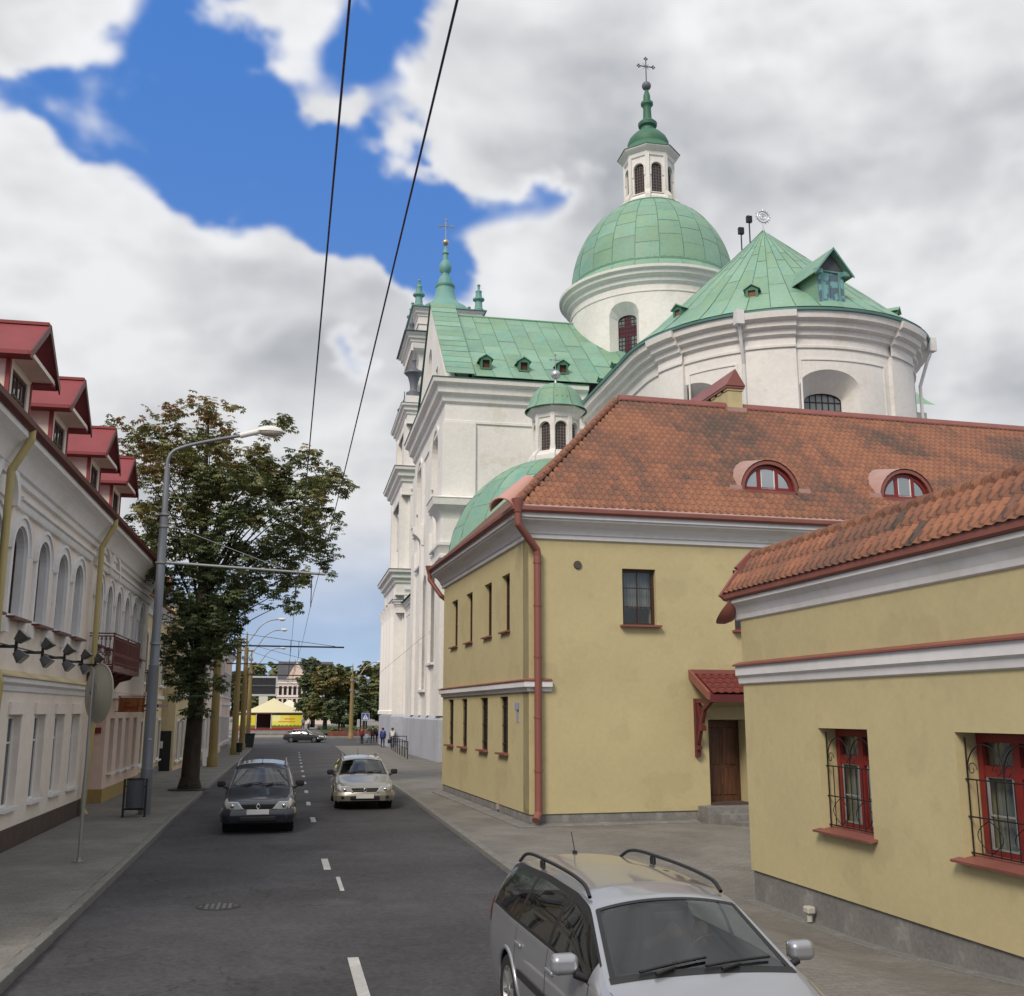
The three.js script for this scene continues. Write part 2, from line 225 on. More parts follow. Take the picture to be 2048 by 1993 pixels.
// a window inside a wall opening: frame with bars, a pane for each light
function windowUnit(parent, name, o, pos, ry) {
  const { x0, x1, y0, y1, rise = 0, z = -0.2, fw = 0.07, ft = 0.06, frame = M.brownFrame, glass = M.glassDark, vs = [], hs = [], bw = 0.035 } = o;
  const gs = [frameGeo(x0, x1, y0, y1, rise, fw, ft, z)];
  const top = y1 + rise;
  for (const v of vs) { const x = lerp(x0, x1, v), k = (x - (x0 + x1) / 2) / ((x1 - x0) / 2); gs.push(b6(x - bw / 2, x + bw / 2, y0 + fw * 0.5, y1 + rise * Math.sqrt(Math.max(0, 1 - k * k)) - fw * 0.5, z + 0.008, z + ft - 0.008)); }
  for (const h of hs) { const y = lerp(y0, top, h); gs.push(b6(x0 + fw * 0.5, x1 - fw * 0.5, y - bw / 2, y + bw / 2, z + 0.012, z + ft - 0.012)); }
  const f = part(name, merge(gs), frame, parent, pos, ry);
  if (rise) { part('pane', ext(archPts(x0 + fw * 0.6, x1 - fw * 0.6, y0 + fw * 0.6, y1, Math.max(rise - fw * 0.6, 0.02)), [], 0.008, z + 0.02), glass, f); } else {
    const xs = [x0 + fw, ...vs.map((v) => lerp(x0, x1, v)), x1 - fw], ys = [y0 + fw, ...hs.map((v) => lerp(y0, top, v)), y1 - fw];
    for (let i = 0; i + 1 < xs.length; i++) for (let j = 0; j + 1 < ys.length; j++) part('pane', b6(xs[i], xs[i + 1], ys[j], ys[j + 1], z + 0.02, z + 0.028), glass, f);
  }
  return f;
}
// a (out, y) profile run along x for a length
function profX(pts, L, x0 = 0) { const g = new THREE.ExtrudeGeometry(new THREE.Shape(pts), { depth: L, bevelEnabled: false }); g.rotateY(-Math.PI / 2); g.translate(L + x0, 0, 0); return boxUV(g); }
// street level falls gently towards the square and rises again behind it
const dip = (x, z) => -0.42 * smooth(5.6, 7.6, x) * smooth(-24, -17.5, z) * smooth(-7.5, -15, z); // the yard falls towards the near wing
function gy(z) { const d = -z; return d < 30 ? 0 : d < 95 ? -0.45 * sm((d - 30) / 65) : d < 108 ? -0.45 : d < 160 ? lerp(-0.45, 0.15, sm((d - 108) / 52)) : 0.15; }
// ---------- setting: ground, road, pavements ----------
const zs = []; for (let z = 24; z > -175; z -= 2) zs.push(z); zs.push(-200, -260, -400, -700);
function ribbon(xa, xb, z0, z1, dy, nx = 1, dp = null) {
  const Z = [z0, ...zs.filter((z) => z < z0 && z > z1), z1], pos = [], uv = [], idx = [];
  for (const z of Z) for (let i = 0; i <= nx; i++) { const x = lerp(typeof xa === 'function' ? xa(z) : xa, typeof xb === 'function' ? xb(z) : xb, i / nx); pos.push(x, gy(z) + dy + (dp ? dp(x, z) : 0), z); uv.push(x, z); }
  for (let k = 0; k + 1 < Z.length; k++) for (let i = 0; i < nx; i++) { const a = k * (nx + 1) + i, b = a + 1, c = a + nx + 1, d = c + 1; idx.push(a, b, c, b, d, c); }
  const g = new THREE.BufferGeometry(); g.setAttribute('position', new THREE.Float32BufferAttribute(pos, 3)); g.setAttribute('uv', new THREE.Float32BufferAttribute(uv, 2)); g.setIndex(idx); g.computeVertexNormals(); return g;
}
const kerbL = (z) => -2.78 + 0.009 * Math.min(z, 0), kerbR = 3.88;
struct('ground', ribbon(-500, 500, 24, -700, -0.02, 1, (x, z) => z > -30 ? -0.5 : 0), M.plaza);
const road = struct('road', ribbon((z) => kerbL(z) + 0.02, kerbR - 0.02, 24, -106, 0.0, 1), M.asphalt);
struct('cross_road', ribbon(-160, 160, -106.004, -129, 0.0), M.asphalt);
struct('pavement', ribbon(-20, (z) => kerbL(z) - 0.14, 24, -104, 0.12), M.paving);
struct('pavement', merge([ribbon(kerbR + 0.14, 9, 24, -104, 0.1, 12, dip), ribbon(9, 60, 24, -104, 0.1, 1, (x, z) => dip(9, z))]), M.paving);
function kerbStrip(xa, w, dy, z0, z1) { // a row of kerb stones along the road, each with its joint
  const grp = new THREE.Group(); grp.name = numbered('kerb'); grp.userData.kind = 'structure'; scene.add(grp);
  for (let z = z0; z > z1; z -= 1.0) { const zc = z - 0.5, y = gy(zc), g = rb(w, 0.3, 0.985, 0.018, 0, 0, 0, 1); const m = part('kerb_stone', g, M.kerb, grp, [(typeof xa === 'function' ? xa(zc) : xa), y + dy - 0.15, zc]); m.rotation.x = Math.atan2(gy(z) - gy(z - 1), -1) * 0; m.rotation.y = typeof xa === 'function' ? -0.009 : 0; }
  return grp;
}
kerbStrip((z) => kerbL(z) - 0.065, 0.15, 0.128, -6, -104);
kerbStrip(kerbR + 0.065, 0.15, 0.106, -6, -104);
// lane dashes, the older one half worn away
const dashX = (d) => d < 35 ? 0.95 - 0.0125 * d : 0.512 - 0.002 * (d - 35);
for (const [a, b, w, dx] of [[3, 6.5, 0.13, 0], [9.6, 13.4, 0.13, 0], [20.6, 22.1, 0.13, 0], [18.2, 19.7, 0.07, 0.14], [29.3, 30.6, 0.13, 0], [34.5, 35.9, 0.13, 0], [40, 41.4, 0.13, 0], [45.5, 46.9, 0.13, 0], [51, 52.4, 0.13, 0], [56.5, 57.9, 0.13, 0], [62, 63.4, 0.13, 0], [67.5, 69, 0.13, 0], [73, 74.5, 0.13, 0], [78.5, 80, 0.13, 0], [84, 85.5, 0.13, 0], [89.5, 91, 0.13, 0]])
  part('lane_dash', ribbon((z) => dashX(-z) - w / 2 + dx, (z) => dashX(-z) + w / 2 + dx, -a, -b, 0.004), M.paint, road);
{ // worn drain cover and the patch around it
  const c = new THREE.CylinderGeometry(0.33, 0.33, 0.012, 28); part('manhole_cover', c, mat([0.05, 0.05, 0.052], { map: T.concrete, metalness: 0.4, roughness: 0.6 }), road, [-1.02, 0.003, -17.15]);
  const rib = []; for (let i = -3; i <= 3; i++) for (let j = -3; j <= 3; j++) if (i * i + j * j < 10) rib.push(bx(0.05, 0.006, 0.05, -1.02 + i * 0.085, 0.011, -17.15 + j * 0.085)); part('cover_studs', merge(rib), mat([0.16, 0.16, 0.16], { metalness: 0.4, roughness: 0.5 }), road);
  part('asphalt_patch', ribbon(-1.6, -0.35, -16.4, -18.0, 0.002), mat([0.074, 0.074, 0.08], { map: T.asphalt, bumpMap: T.asphaltB, bumpScale: 0.006 }), road);
}
// tram-like rails of kerb edging across the square: long low steps
for (const [d, y] of [[130, 0.02], [140, 0.1], [150, 0.18]]) struct('square_edging', bx(170, 0.16, 0.4, 0, gy(-d) + y, -d), M.kerb);

// ---------- left side: cream house with red dormers ----------
{
  const A = thing('cream_house', 'long cream two-storey house with arched windows and four red dormers', 'house', [-5.78, 0, -12], Math.PI / 2);
  const L = 31, c1 = [5.1, 7.1, 9.1, 11.1, 13.2, 15.2, 17.15], c2 = [20.2, 21.9, 23.6, 25.3, 27.0, 28.7];
  const up = [...c1.map((c) => [c - 0.55, c + 0.55]), ...c2.map((c) => [c - 0.48, c + 0.48])];
  part('upper_wall', ext(R4(0, L, 3.5, 8.15), up.map(([a, b]) => archPts(a, b, 4.78, 6.15, 0.5)), 0.42, -0.42), M.cream, A);
  for (const [a, b] of up) {
    const g = merge([ext(archPts(a - 0.17, b + 0.17, 4.7, 6.15, 0.67), [archPts(a, b, 4.8, 6.15, 0.5)], 0.06, 0.002), frameGeo(a + 0.002, b - 0.002, 4.782, 6.15, 0.498, 0.03, 0.34, -0.34), ext(archRing(a - 0.165, b + 0.165, 6.1, 6.15, 0.665, 0.07), [], 0.1, 0.002), b6(a - 0.22, a + 0.02, 4.42, 4.7, 0.002, 0.1), b6(b - 0.02, b + 0.22, 4.42, 4.7, 0.002, 0.1)]);
    part('window_surround', g, M.creamTrim, A);
    part('window_sill', bx(b - a + 0.3, 0.05, 0.3, (a + b) / 2, 4.72, 0.08), M.darkRed, A);
    windowUnit(A, 'arched_window', { x0: a + 0.03, x1: b - 0.03, y0: 4.8, y1: 6.15, rise: 0.47, z: -0.22, fw: 0.06, frame: M.brownFrame, glass: M.glassDark, vs: [0.5], hs: [0.28, 0.62] });
  }
  // hood moulding with raised arches
  part('hood_moulding', sweep([[0.002, 6.93], [0.07, 6.95], [0.1, 7.02], [0.1, 7.1], [0.15, 7.13], [0.15, 7.2], [0.002, 7.2]], [[0, 0], [8.4, 0]]), M.creamTrim, A);
  part('hood_moulding', sweep([[0.002, 6.93], [0.07, 6.95], [0.1, 7.02], [0.1, 7.1], [0.15, 7.13], [0.15, 7.2], [0.002, 7.2]], [[10.6, 0], [18.6, 0]]), M.creamTrim, A);
  part('hood_moulding', sweep([[0.002, 6.93], [0.07, 6.95], [0.1, 7.02], [0.1, 7.1], [0.15, 7.13], [0.15, 7.2], [0.002, 7.2]], [[19.2, 0], [31, 0]]), M.creamTrim, A);
  for (const c of [9.5, 20.4, 22.2]) part('arch_moulding', merge([ext(archRing(c - 0.72, c + 0.72, 6.93, 7.06, 0.52, 0.2), [], 0.13, 0.003), ext(archPts(c - 0.5, c + 0.5, 7.0, 7.06, 0.34), [], 0.06, 0.003)]), M.creamTrim, A);
  part('cornice', sweep([[0.002, 7.42], [0.08, 7.44], [0.09, 7.56], [0.15, 7.6], [0.2, 7.76], [0.34, 7.96], [0.5, 8.06], [0.5, 8.2], [0.002, 8.2]], [[0, 0], [L, 0]]), M.creamTrim, A);
  part('gutter', sweep([[0.43, 8.21], [0.54, 8.18], [0.62, 8.24], [0.64, 8.34], [0.43, 8.36]], [[-0.02, 0], [L + 0.02, 0]]), M.darkRed, A);
  { const s = [V2(0.5, 8.3), V2(0.5, 8.36), V2(-5.5, 13.4), V2(-11.5, 8.4), V2(-11.5, 8.2), V2(-5.5, 13.2)]; part('roof', profX(s, L), M.crimson, A); }
  part('end_wall', b6(0.01, 0.4, 0, 8.5, -11, -0.43), M.cream, A); part('end_wall', b6(L - 0.4, L - 0.01, 0, 8.5, -11, -0.43), M.cream, A);
  // dormers
  for (const [c, hw] of [[9.9, 1.18], [13.6, 1.15], [18.1, 1.1], [21.7, 1.08]]) {
    const w = hw - 0.32, ye = 9.72, yr = 10.66, s = (yr - ye) / hw;
    const dm = part('dormer', ext([V2(-w, 8.1), V2(w, 8.1), V2(w, ye + 0.1), V2(0, yr - 0.12), V2(-w, ye + 0.1)], [R4(-w + 0.28, w - 0.28, 8.5, 9.52)], 3, -2.96), M.cream, A, [c, 0, 0]);
    for (const q of [-1, 1]) {
      const g = ext([V2(0, yr), V2(q * (hw + 0.04), yr - s * (hw + 0.04)), V2(q * (hw + 0.04), yr - s * (hw + 0.04) - 0.06), V2(0, yr - 0.06)], [], 3.9, -3.4); part('roof_slope', g, M.crimson, dm);
      part('fascia', ext([V2(q * 0.02, yr + 0.01), V2(q * (hw + 0.06), yr - s * hw - 0.01), V2(q * (hw + 0.06), yr - s * hw - 0.17), V2(q * 0.02, yr - 0.16)], [], 0.03, 0.505), M.darkRed, dm);
      part('eaves_board', b6(q > 0 ? w + 0.004 : -hw - 0.05, q > 0 ? hw + 0.05 : -w - 0.004, ye - 0.1, ye - 0.02, -2.4, 0.46), M.crimson, dm);
      part('corner_board', b6(q > 0 ? w - 0.07 : -w - 0.02, q > 0 ? w + 0.02 : -w + 0.07, 8.3, ye - 0.1, -0.02, 0.062), M.crimson, dm);
      part('roof_seam', beam([q * hw * 0.0 + q * 0.02, yr + 0.02, -1.4], [q * hw, yr - s * hw + 0.03, -1.4], 0.03, 0.04), M.crimson, dm);
    }
    part('ridge_cap', b6(-0.07, 0.07, yr - 0.02, yr + 0.045, -3.4, 0.5), M.crimson, dm);
    part('pediment_shelf', ext([V2(-hw + 0.12, ye - 0.04), V2(hw - 0.12, ye - 0.04), V2(hw - 0.22, ye + 0.05), V2(-hw + 0.22, ye + 0.05)], [], 0.42, 0.045), M.cream, dm);
    part('window_frame', merge([frameGeo(-w + 0.28, w - 0.28, 8.5, 9.52, 0, 0.06, 0.05, -0.04), b6(-0.03, 0.03, 8.53, 9.5, -0.035, 0.005), b6(-w + 0.3, w - 0.3, 9.05, 9.1, -0.03, 0.0), b6(-0.29, -0.27, 8.53, 9.5, -0.03, 0.0), b6(0.27, 0.29, 8.53, 9.5, -0.03, 0.0)]), M.brownFrame, dm);
    part('pane', b6(-w + 0.31, w - 0.31, 8.53, 9.5, -0.025, -0.017), M.glassSky, dm);
  }
  // ground floor, near half
  const gw = [5.3, 7.4, 9.45, 11.55, 13.75, 15.8, 17.75].map((c) => [c - 0.52, c + 0.52]);
  part('ground_floor_wall', ext(R4(0, 19.4, 0.55, 3.45), gw.map(([a, b]) => R4(a, b, 0.92, 2.8)), 0.5, -0.36), M.cream, A);
  for (const [a, b] of gw) {
    windowUnit(A, 'window', { x0: a, x1: b, y0: 0.92, y1: 2.8, z: -0.07, fw: 0.08, frame: M.lampWhite, glass: M.glassDark, vs: [0.5], hs: [0.7] });
    part('window_sill', bx(1.14, 0.07, 0.42, (a + b) / 2, 0.92, 0.02), M.lampWhite, A);
    part('lintel', ext(R4(a - 0.08, b + 0.08, 2.81, 3.06), [], 0.05, 0.142), M.cream, A);
  }
  part('plinth', b6(0, 19.44, 0, 0.55, -0.3, 0.17), M.brown, A);
  part('ledge', sweep([[0.142, 3.26], [0.18, 3.28], [0.2, 3.38], [0.27, 3.44], [0.27, 3.54], [0.142, 3.56]], [[0, 0], [19.5, 0]]), M.creamTrim, A); part('ledge_flashing', sweep([[0.004, 3.565], [0.31, 3.545], [0.31, 3.575], [0.004, 3.7]], [[-0.01, 0], [19.52, 0]]), M.paleYellow, A);
  // passage recess and the pink far half
  part('recess_wall', b6(19.4, 23.2, 0, 3.5, -0.8, -0.46), M.pink, A);
  part('pier', ext(R4(19.1, 19.42, 0, 3.45), [], 0.45, -0.42), M.cream, A);
  const g2 = [24.4, 26.0, 27.6, 29.4].map((c) => [c - 0.42, c + 0.42]);
  part('far_ground_wall', ext(R4(23.2, L, 0.5, 3.5), g2.map(([a, b]) => R4(a, b, 0.95, 2.65)), 0.46, -0.46), M.pink, A);
  for (const [a, b] of g2) { windowUnit(A, 'window', { x0: a, x1: b, y0: 0.95, y1: 2.65, z: -0.3, fw: 0.07, frame: M.lampWhite, vs: [0.5] }); part('window_sill', bx(0.95, 0.05, 0.2, (a + b) / 2, 0.93, 0.06), M.lampWhite, A); }
  part('far_plinth', b6(23.17, L, 0, 0.52, -0.42, 0.035), M.ochre, A);
  part('string_course', b6(23.2, L, 3.28, 3.42, 0.001, 0.09), M.creamTrim, A);
  part('name_plaque', b6(23.13, 23.17, 2.2, 2.38, -0.36, -0.12), M.redFrame, A);
  // balcony
  const bl = part('balcony', b6(19.3, 24.3, 3.98, 4.12, 0.003, 0.72), M.darkRed, A);
  const fr = []; for (const y of [4.16, 4.95, 5.03]) { fr.push(bar([19.33, y, 0.02], [19.33, y, 0.69], 0.018), bar([24.27, y, 0.02], [24.27, y, 0.69], 0.018), bar([19.33, y, 0.69], [24.27, y, 0.69], 0.018)); }
  for (const x of [19.33, 21.8, 24.27]) fr.push(bar([x, 4.12, 0.69], [x, 5.05, 0.69], 0.024)); part('rail_frame', merge(fr), M.darkRed, bl);
  const bg = merge([bar([0, 4.14, 0], [0, 4.96, 0], 0.012, 5), (() => { const t = new THREE.TorusGeometry(0.05, 0.011, 5, 10); t.translate(0, 4.46, 0); return t; })(), (() => { const t = new THREE.TorusGeometry(0.03, 0.01, 5, 8); t.translate(0, 4.88, 0); return t; })(), (() => { const t = new THREE.TorusGeometry(0.03, 0.01, 5, 8); t.translate(0, 4.22, 0); return t; })()]);
  for (let i = 1; i <= 5; i++) for (const x of [19.33, 24.27]) part('baluster', bg, M.darkRed, bl, [x, 0, 0.02 + i * 0.112], Math.PI / 2);
  for (let i = 1; i < 44; i++) part('baluster', bg, M.darkRed, bl, [19.33 + i * 0.1123, 0, 0.69]);
  for (const x of [19.6, 21.0, 22.6, 24.0]) part('bracket', ext([V2(0, 3.98), V2(0.6, 3.98), V2(0.5, 3.86), V2(0.2, 3.78), V2(0, 3.5)], [], 0.1, 0).rotateY(-Math.PI / 2), M.darkRed, bl, [x, 0, 0.003]);
  // rainwater pipes
  for (const c of [9.15, 18.95]) part('downpipe', ptube([[c, 8.25, 0.54], [c, 8.05, 0.54], [c - 0.05, 7.4, 0.24], [c - 0.05, 3.75, 0.26], [c - 0.05, 3.4, 0.4], [c - 0.05, 0.3, 0.27], [c - 0.05, 0.15, 0.36]], 0.075), M.yellowPipe, A);
  part('cable_rail', bar([3, 4.12, 0.42], [18.6, 4.05, 0.42], 0.014), M.iron, A);
  part('wall_lamp_bracket', merge([bar([28.4, 2.9, 0.02], [28.4, 2.9, 0.9], 0.02), bar([28.4, 3.25, 0.02], [28.4, 2.95, 0.85], 0.012)]), M.iron, A);
}
{ // paired wall floodlights on the cable rail
  const head = (sgn) => { const g = new THREE.CylinderGeometry(0.2, 0.11, 0.2, 4, 1); g.rotateY(Math.PI / 4); g.scale(1.15, 1, 0.8); g.rotateX(sgn > 0 ? 0.75 : Math.PI - 0.75); g.translate(0, sgn * 0.17, 0.08); return boxUV(g); };
  const face = (sgn) => { const g = new THREE.BoxGeometry(0.27, 0.012, 0.19); g.translate(0, 0.106, 0); g.rotateX(sgn > 0 ? 0.75 : Math.PI - 0.75); g.translate(0, sgn * 0.17, 0.08); return g; };
  const names = ['nearest the camera, partly cut by the frame', 'second from the left end of the rail', 'third along the rail above the ground-floor ledge', 'fourth along the rail, before the yellow pipe', 'farthest along the rail, beside the yellow rain pipe'];
  [21.9, 24.1, 26.3, 28.4, 30.2].forEach((d, i) => {
    const f = thing('wall_floodlight', 'paired grey floodlight on the cream house, ' + names[i], 'floodlight', [-5.35, 4.1, -d], Math.PI / 2, 'floodlights on the cream house');
    part('bracket', merge([bx(0.05, 0.3, 0.05, 0, 0, 0), bx(0.06, 0.06, 0.45, 0, 0, -0.2)]), M.iron, f);
    for (const s of [1, -1]) { part('lamp_head', head(s), mat([0.10, 0.10, 0.11], { roughness: 0.5 }), f); part('lens', face(s), M.lampGlass, f); }
  });
}
// ---------- houses farther up on the left ----------
function rowHouse(o) {
  const { label, d0, d1, x, eave, wall, trim, roofM, floors, ww, sp, plinthM, ridge = 3 } = o, L = d1 - d0;
  const H = thing('row_house', label, 'house', [x, Math.min(gy(-d0), gy(-d1)) - 0.1, -d0], Math.PI / 2, 'houses along the left pavement');
  const holes = []; for (const [y0, y1, r] of floors) for (let c = sp * 0.6; c < L - 0.6; c += sp) holes.push([c - ww / 2, c + ww / 2, y0, y1, r]);
  part('front_wall', ext(R4(0, L, 0.5, eave), holes.map((h) => archPts(...h)), 0.4, -0.4), wall, H);
  part('near_wall', b6(0.003, 0.4, 0, eave, -9, -0.41), wall, H); part('far_wall', b6(L - 0.4, L - 0.003, 0, eave, -9, -0.41), wall, H);
  part('plinth', b6(0, L, -0.3, 0.5, -0.39, 0.04), plinthM, H);
  for (const h of holes) { windowUnit(H, 'window', { x0: h[0], x1: h[1], y0: h[2], y1: h[3], rise: h[4], z: -0.22, frame: M.lampWhite, fw: 0.06, vs: [0.5], hs: [0.68] }); part('window_surround', merge([ext(archPts(h[0] - 0.14, h[1] + 0.14, h[2] - 0.1, h[3] + (h[4] ? 0 : 0.14), h[4] ? h[4] + 0.14 : 0), [archPts(h[0], h[1], h[2], h[3], h[4])], 0.05, 0.002), bx(h[1] - h[0] + 0.4, 0.07, 0.16, (h[0] + h[1]) / 2, h[2] - 0.1, 0.08)]), trim, H); }
  part('cornice', sweep([[0.002, eave - 0.55], [0.1, eave - 0.52], [0.14, eave - 0.3], [0.36, eave - 0.1], [0.36, eave], [0.002, eave]], [[0, 0], [L, 0]]), trim, H);
  part('string_course', b6(0, L, eave * 0.47, eave * 0.47 + 0.16, 0.001, 0.1), trim, H);
  const s = [V2(0.5, eave), V2(0.5, eave + 0.08), V2(-4.5, eave + ridge), V2(-9.4, eave + 0.08), V2(-9.4, eave)]; part('roof', profX(s, L), roofM, H);
  return H;
}
{
  const C = rowHouse({ label: 'cream house with orange tiled roof behind the grey lamp post', d0: 43.3, d1: 56, x: -6.6, eave: 7.9, wall: M.paleYellow, trim: M.whiteTrim, roofM: tileMats[0], floors: [[0.9, 2.7, 0], [4.4, 6.3, 0.3]], ww: 1.0, sp: 2.1, plinthM: M.concrete, ridge: 3.4 });
  for (const c of [2.2, 5.8, 9.4]) { const d = part('dormer', ext([V2(-0.7, 7.8), V2(0.7, 7.8), V2(0.7, 8.9), V2(-0.7, 8.9)], [R4(-0.45, 0.45, 8.1, 8.75)], 2.4, -2.3), tileMats[1], C, [c, 0, 0]); part('roof_slope', ext([V2(-0.95, 8.86), V2(0.95, 8.86), V2(0.7, 9.45), V2(-0.7, 9.45)], [], 2.9, -2.4), tileMats[0], d); part('pane', b6(-0.44, 0.44, 8.1, 8.74, -0.06, -0.05), M.glassDark, d); }
  part('awning', b6(3.0, 6.4, 3.3, 3.42, 0.003, 1.0), M.darkRed, C);
  const rl = []; for (let i = 0; i <= 14; i++) rl.push(bar([1.2 + i * 0.2, 3.9, 0.7], [1.2 + i * 0.2, 4.75, 0.7], 0.012, 5)); rl.push(bar([1.2, 4.75, 0.7], [4.0, 4.75, 0.7], 0.02), bar([1.2, 3.9, 0.7], [4.0, 3.9, 0.7], 0.02), bar([1.2, 4.75, 0], [1.2, 4.75, 0.7], 0.02), bar([4, 4.75, 0], [4, 4.75, 0.7], 0.02));
  const bc = part('balcony', b6(1.15, 4.05, 3.74, 3.88, 0.003, 0.74), M.whiteTrim, C); part('railing', merge(rl), M.iron, bc);
  const D = rowHouse({ label: 'pale yellow house with black gate in its near end wall', d0: 56.2, d1: 74, x: -5.95, eave: 8.6, wall: M.paleYellow, trim: M.whiteTrim, roofM: M.slateBlue, floors: [[0.9, 2.8, 0], [4.9, 6.9, 0]], ww: 1.05, sp: 2.2, plinthM: M.pink });
  part('gate', b6(-0.05, -0.003, 0.25, 2.35, -1.15, -0.12), M.black, D); part('gate_notice', b6(-0.06, -0.051, 1.5, 1.85, -0.72, -0.5), M.plate, D);
  rowHouse({ label: 'white house with pink ground floor behind the ochre lamp posts', d0: 74.2, d1: 90, x: -5.9, eave: 9.6, wall: M.cream, trim: M.whiteTrim, roofM: M.slateBlue, floors: [[0.9, 3.0, 0], [5.3, 7.6, 0]], ww: 1.1, sp: 2.3, plinthM: M.pink });
  rowHouse({ label: 'last pink house on the left before the square', d0: 90.2, d1: 104, x: -6.1, eave: 8.4, wall: M.pink, trim: M.whiteTrim, roofM: M.darkRed, floors: [[0.9, 2.9, 0], [4.7, 6.7, 0]], ww: 1.1, sp: 2.2, plinthM: M.concrete });
}
// ---------- roof tiles ----------
// one fluted clay tile: x across, z down the slope (nose at +z), y up from the roof
function tileGeo(w, l, th, flutes) {
  const n = flutes * 4, top = [], pos = [], uv = [];
  for (let i = 0; i <= n; i++) { const u = i / n; top.push([(u - 0.5) * w, th * (0.55 + 0.45 * Math.cos(u * flutes * 2 * Math.PI + Math.PI))]); }
  const q = (a, b, c, d) => { for (const p of [a, b, c, a, c, d]) { pos.push(...p); uv.push(p[0], p[2]); } };
  for (let i = 0; i < n; i++) { const [x0, y0] = top[i], [x1, y1] = top[i + 1]; q([x0, y0 + 0.03, l / 2], [x1, y1 + 0.03, l / 2], [x1, y1, -l / 2], [x0, y0, -l / 2]); q([x0, y0 + 0.012, l / 2 - 0.004], [x1, y1 + 0.012, l / 2 - 0.004], [x1, y1 + 0.03, l / 2], [x0, y0 + 0.03, l / 2]); q([x0, y0 - 0.014, -l / 2], [x1, y1 - 0.014, -l / 2], [x1, y1 + 0.012, l / 2 - 0.004], [x0, y0 + 0.012, l / 2 - 0.004]); }
  for (const s of [0, n]) { const [x, y] = top[s]; q([x, y - 0.014, -l / 2], [x, y + 0.012, l / 2 - 0.004], [x, y + 0.03, l / 2], [x, y, -l / 2]); }
  const g = new THREE.BufferGeometry(); g.setAttribute('position', new THREE.Float32BufferAttribute(pos, 3)); g.setAttribute('uv', new THREE.Float32BufferAttribute(uv, 2)); g.computeVertexNormals(); return toCreasedNormals(g, 0.8);
}
function tileTone(x, v, r) { const a = fbm(x * 0.42 + 4, v * 0.5, 3, 4), b = fbm(x * 1.6, v * 1.6 + 9, 5, 3); return clamp((a - 0.5) * 7.5 + (b - 0.5) * 4.5 + (r - 0.5) * 2.4 + 1.9 - 1.4 * Math.exp(-v * 0.9), 0, 4.7); }

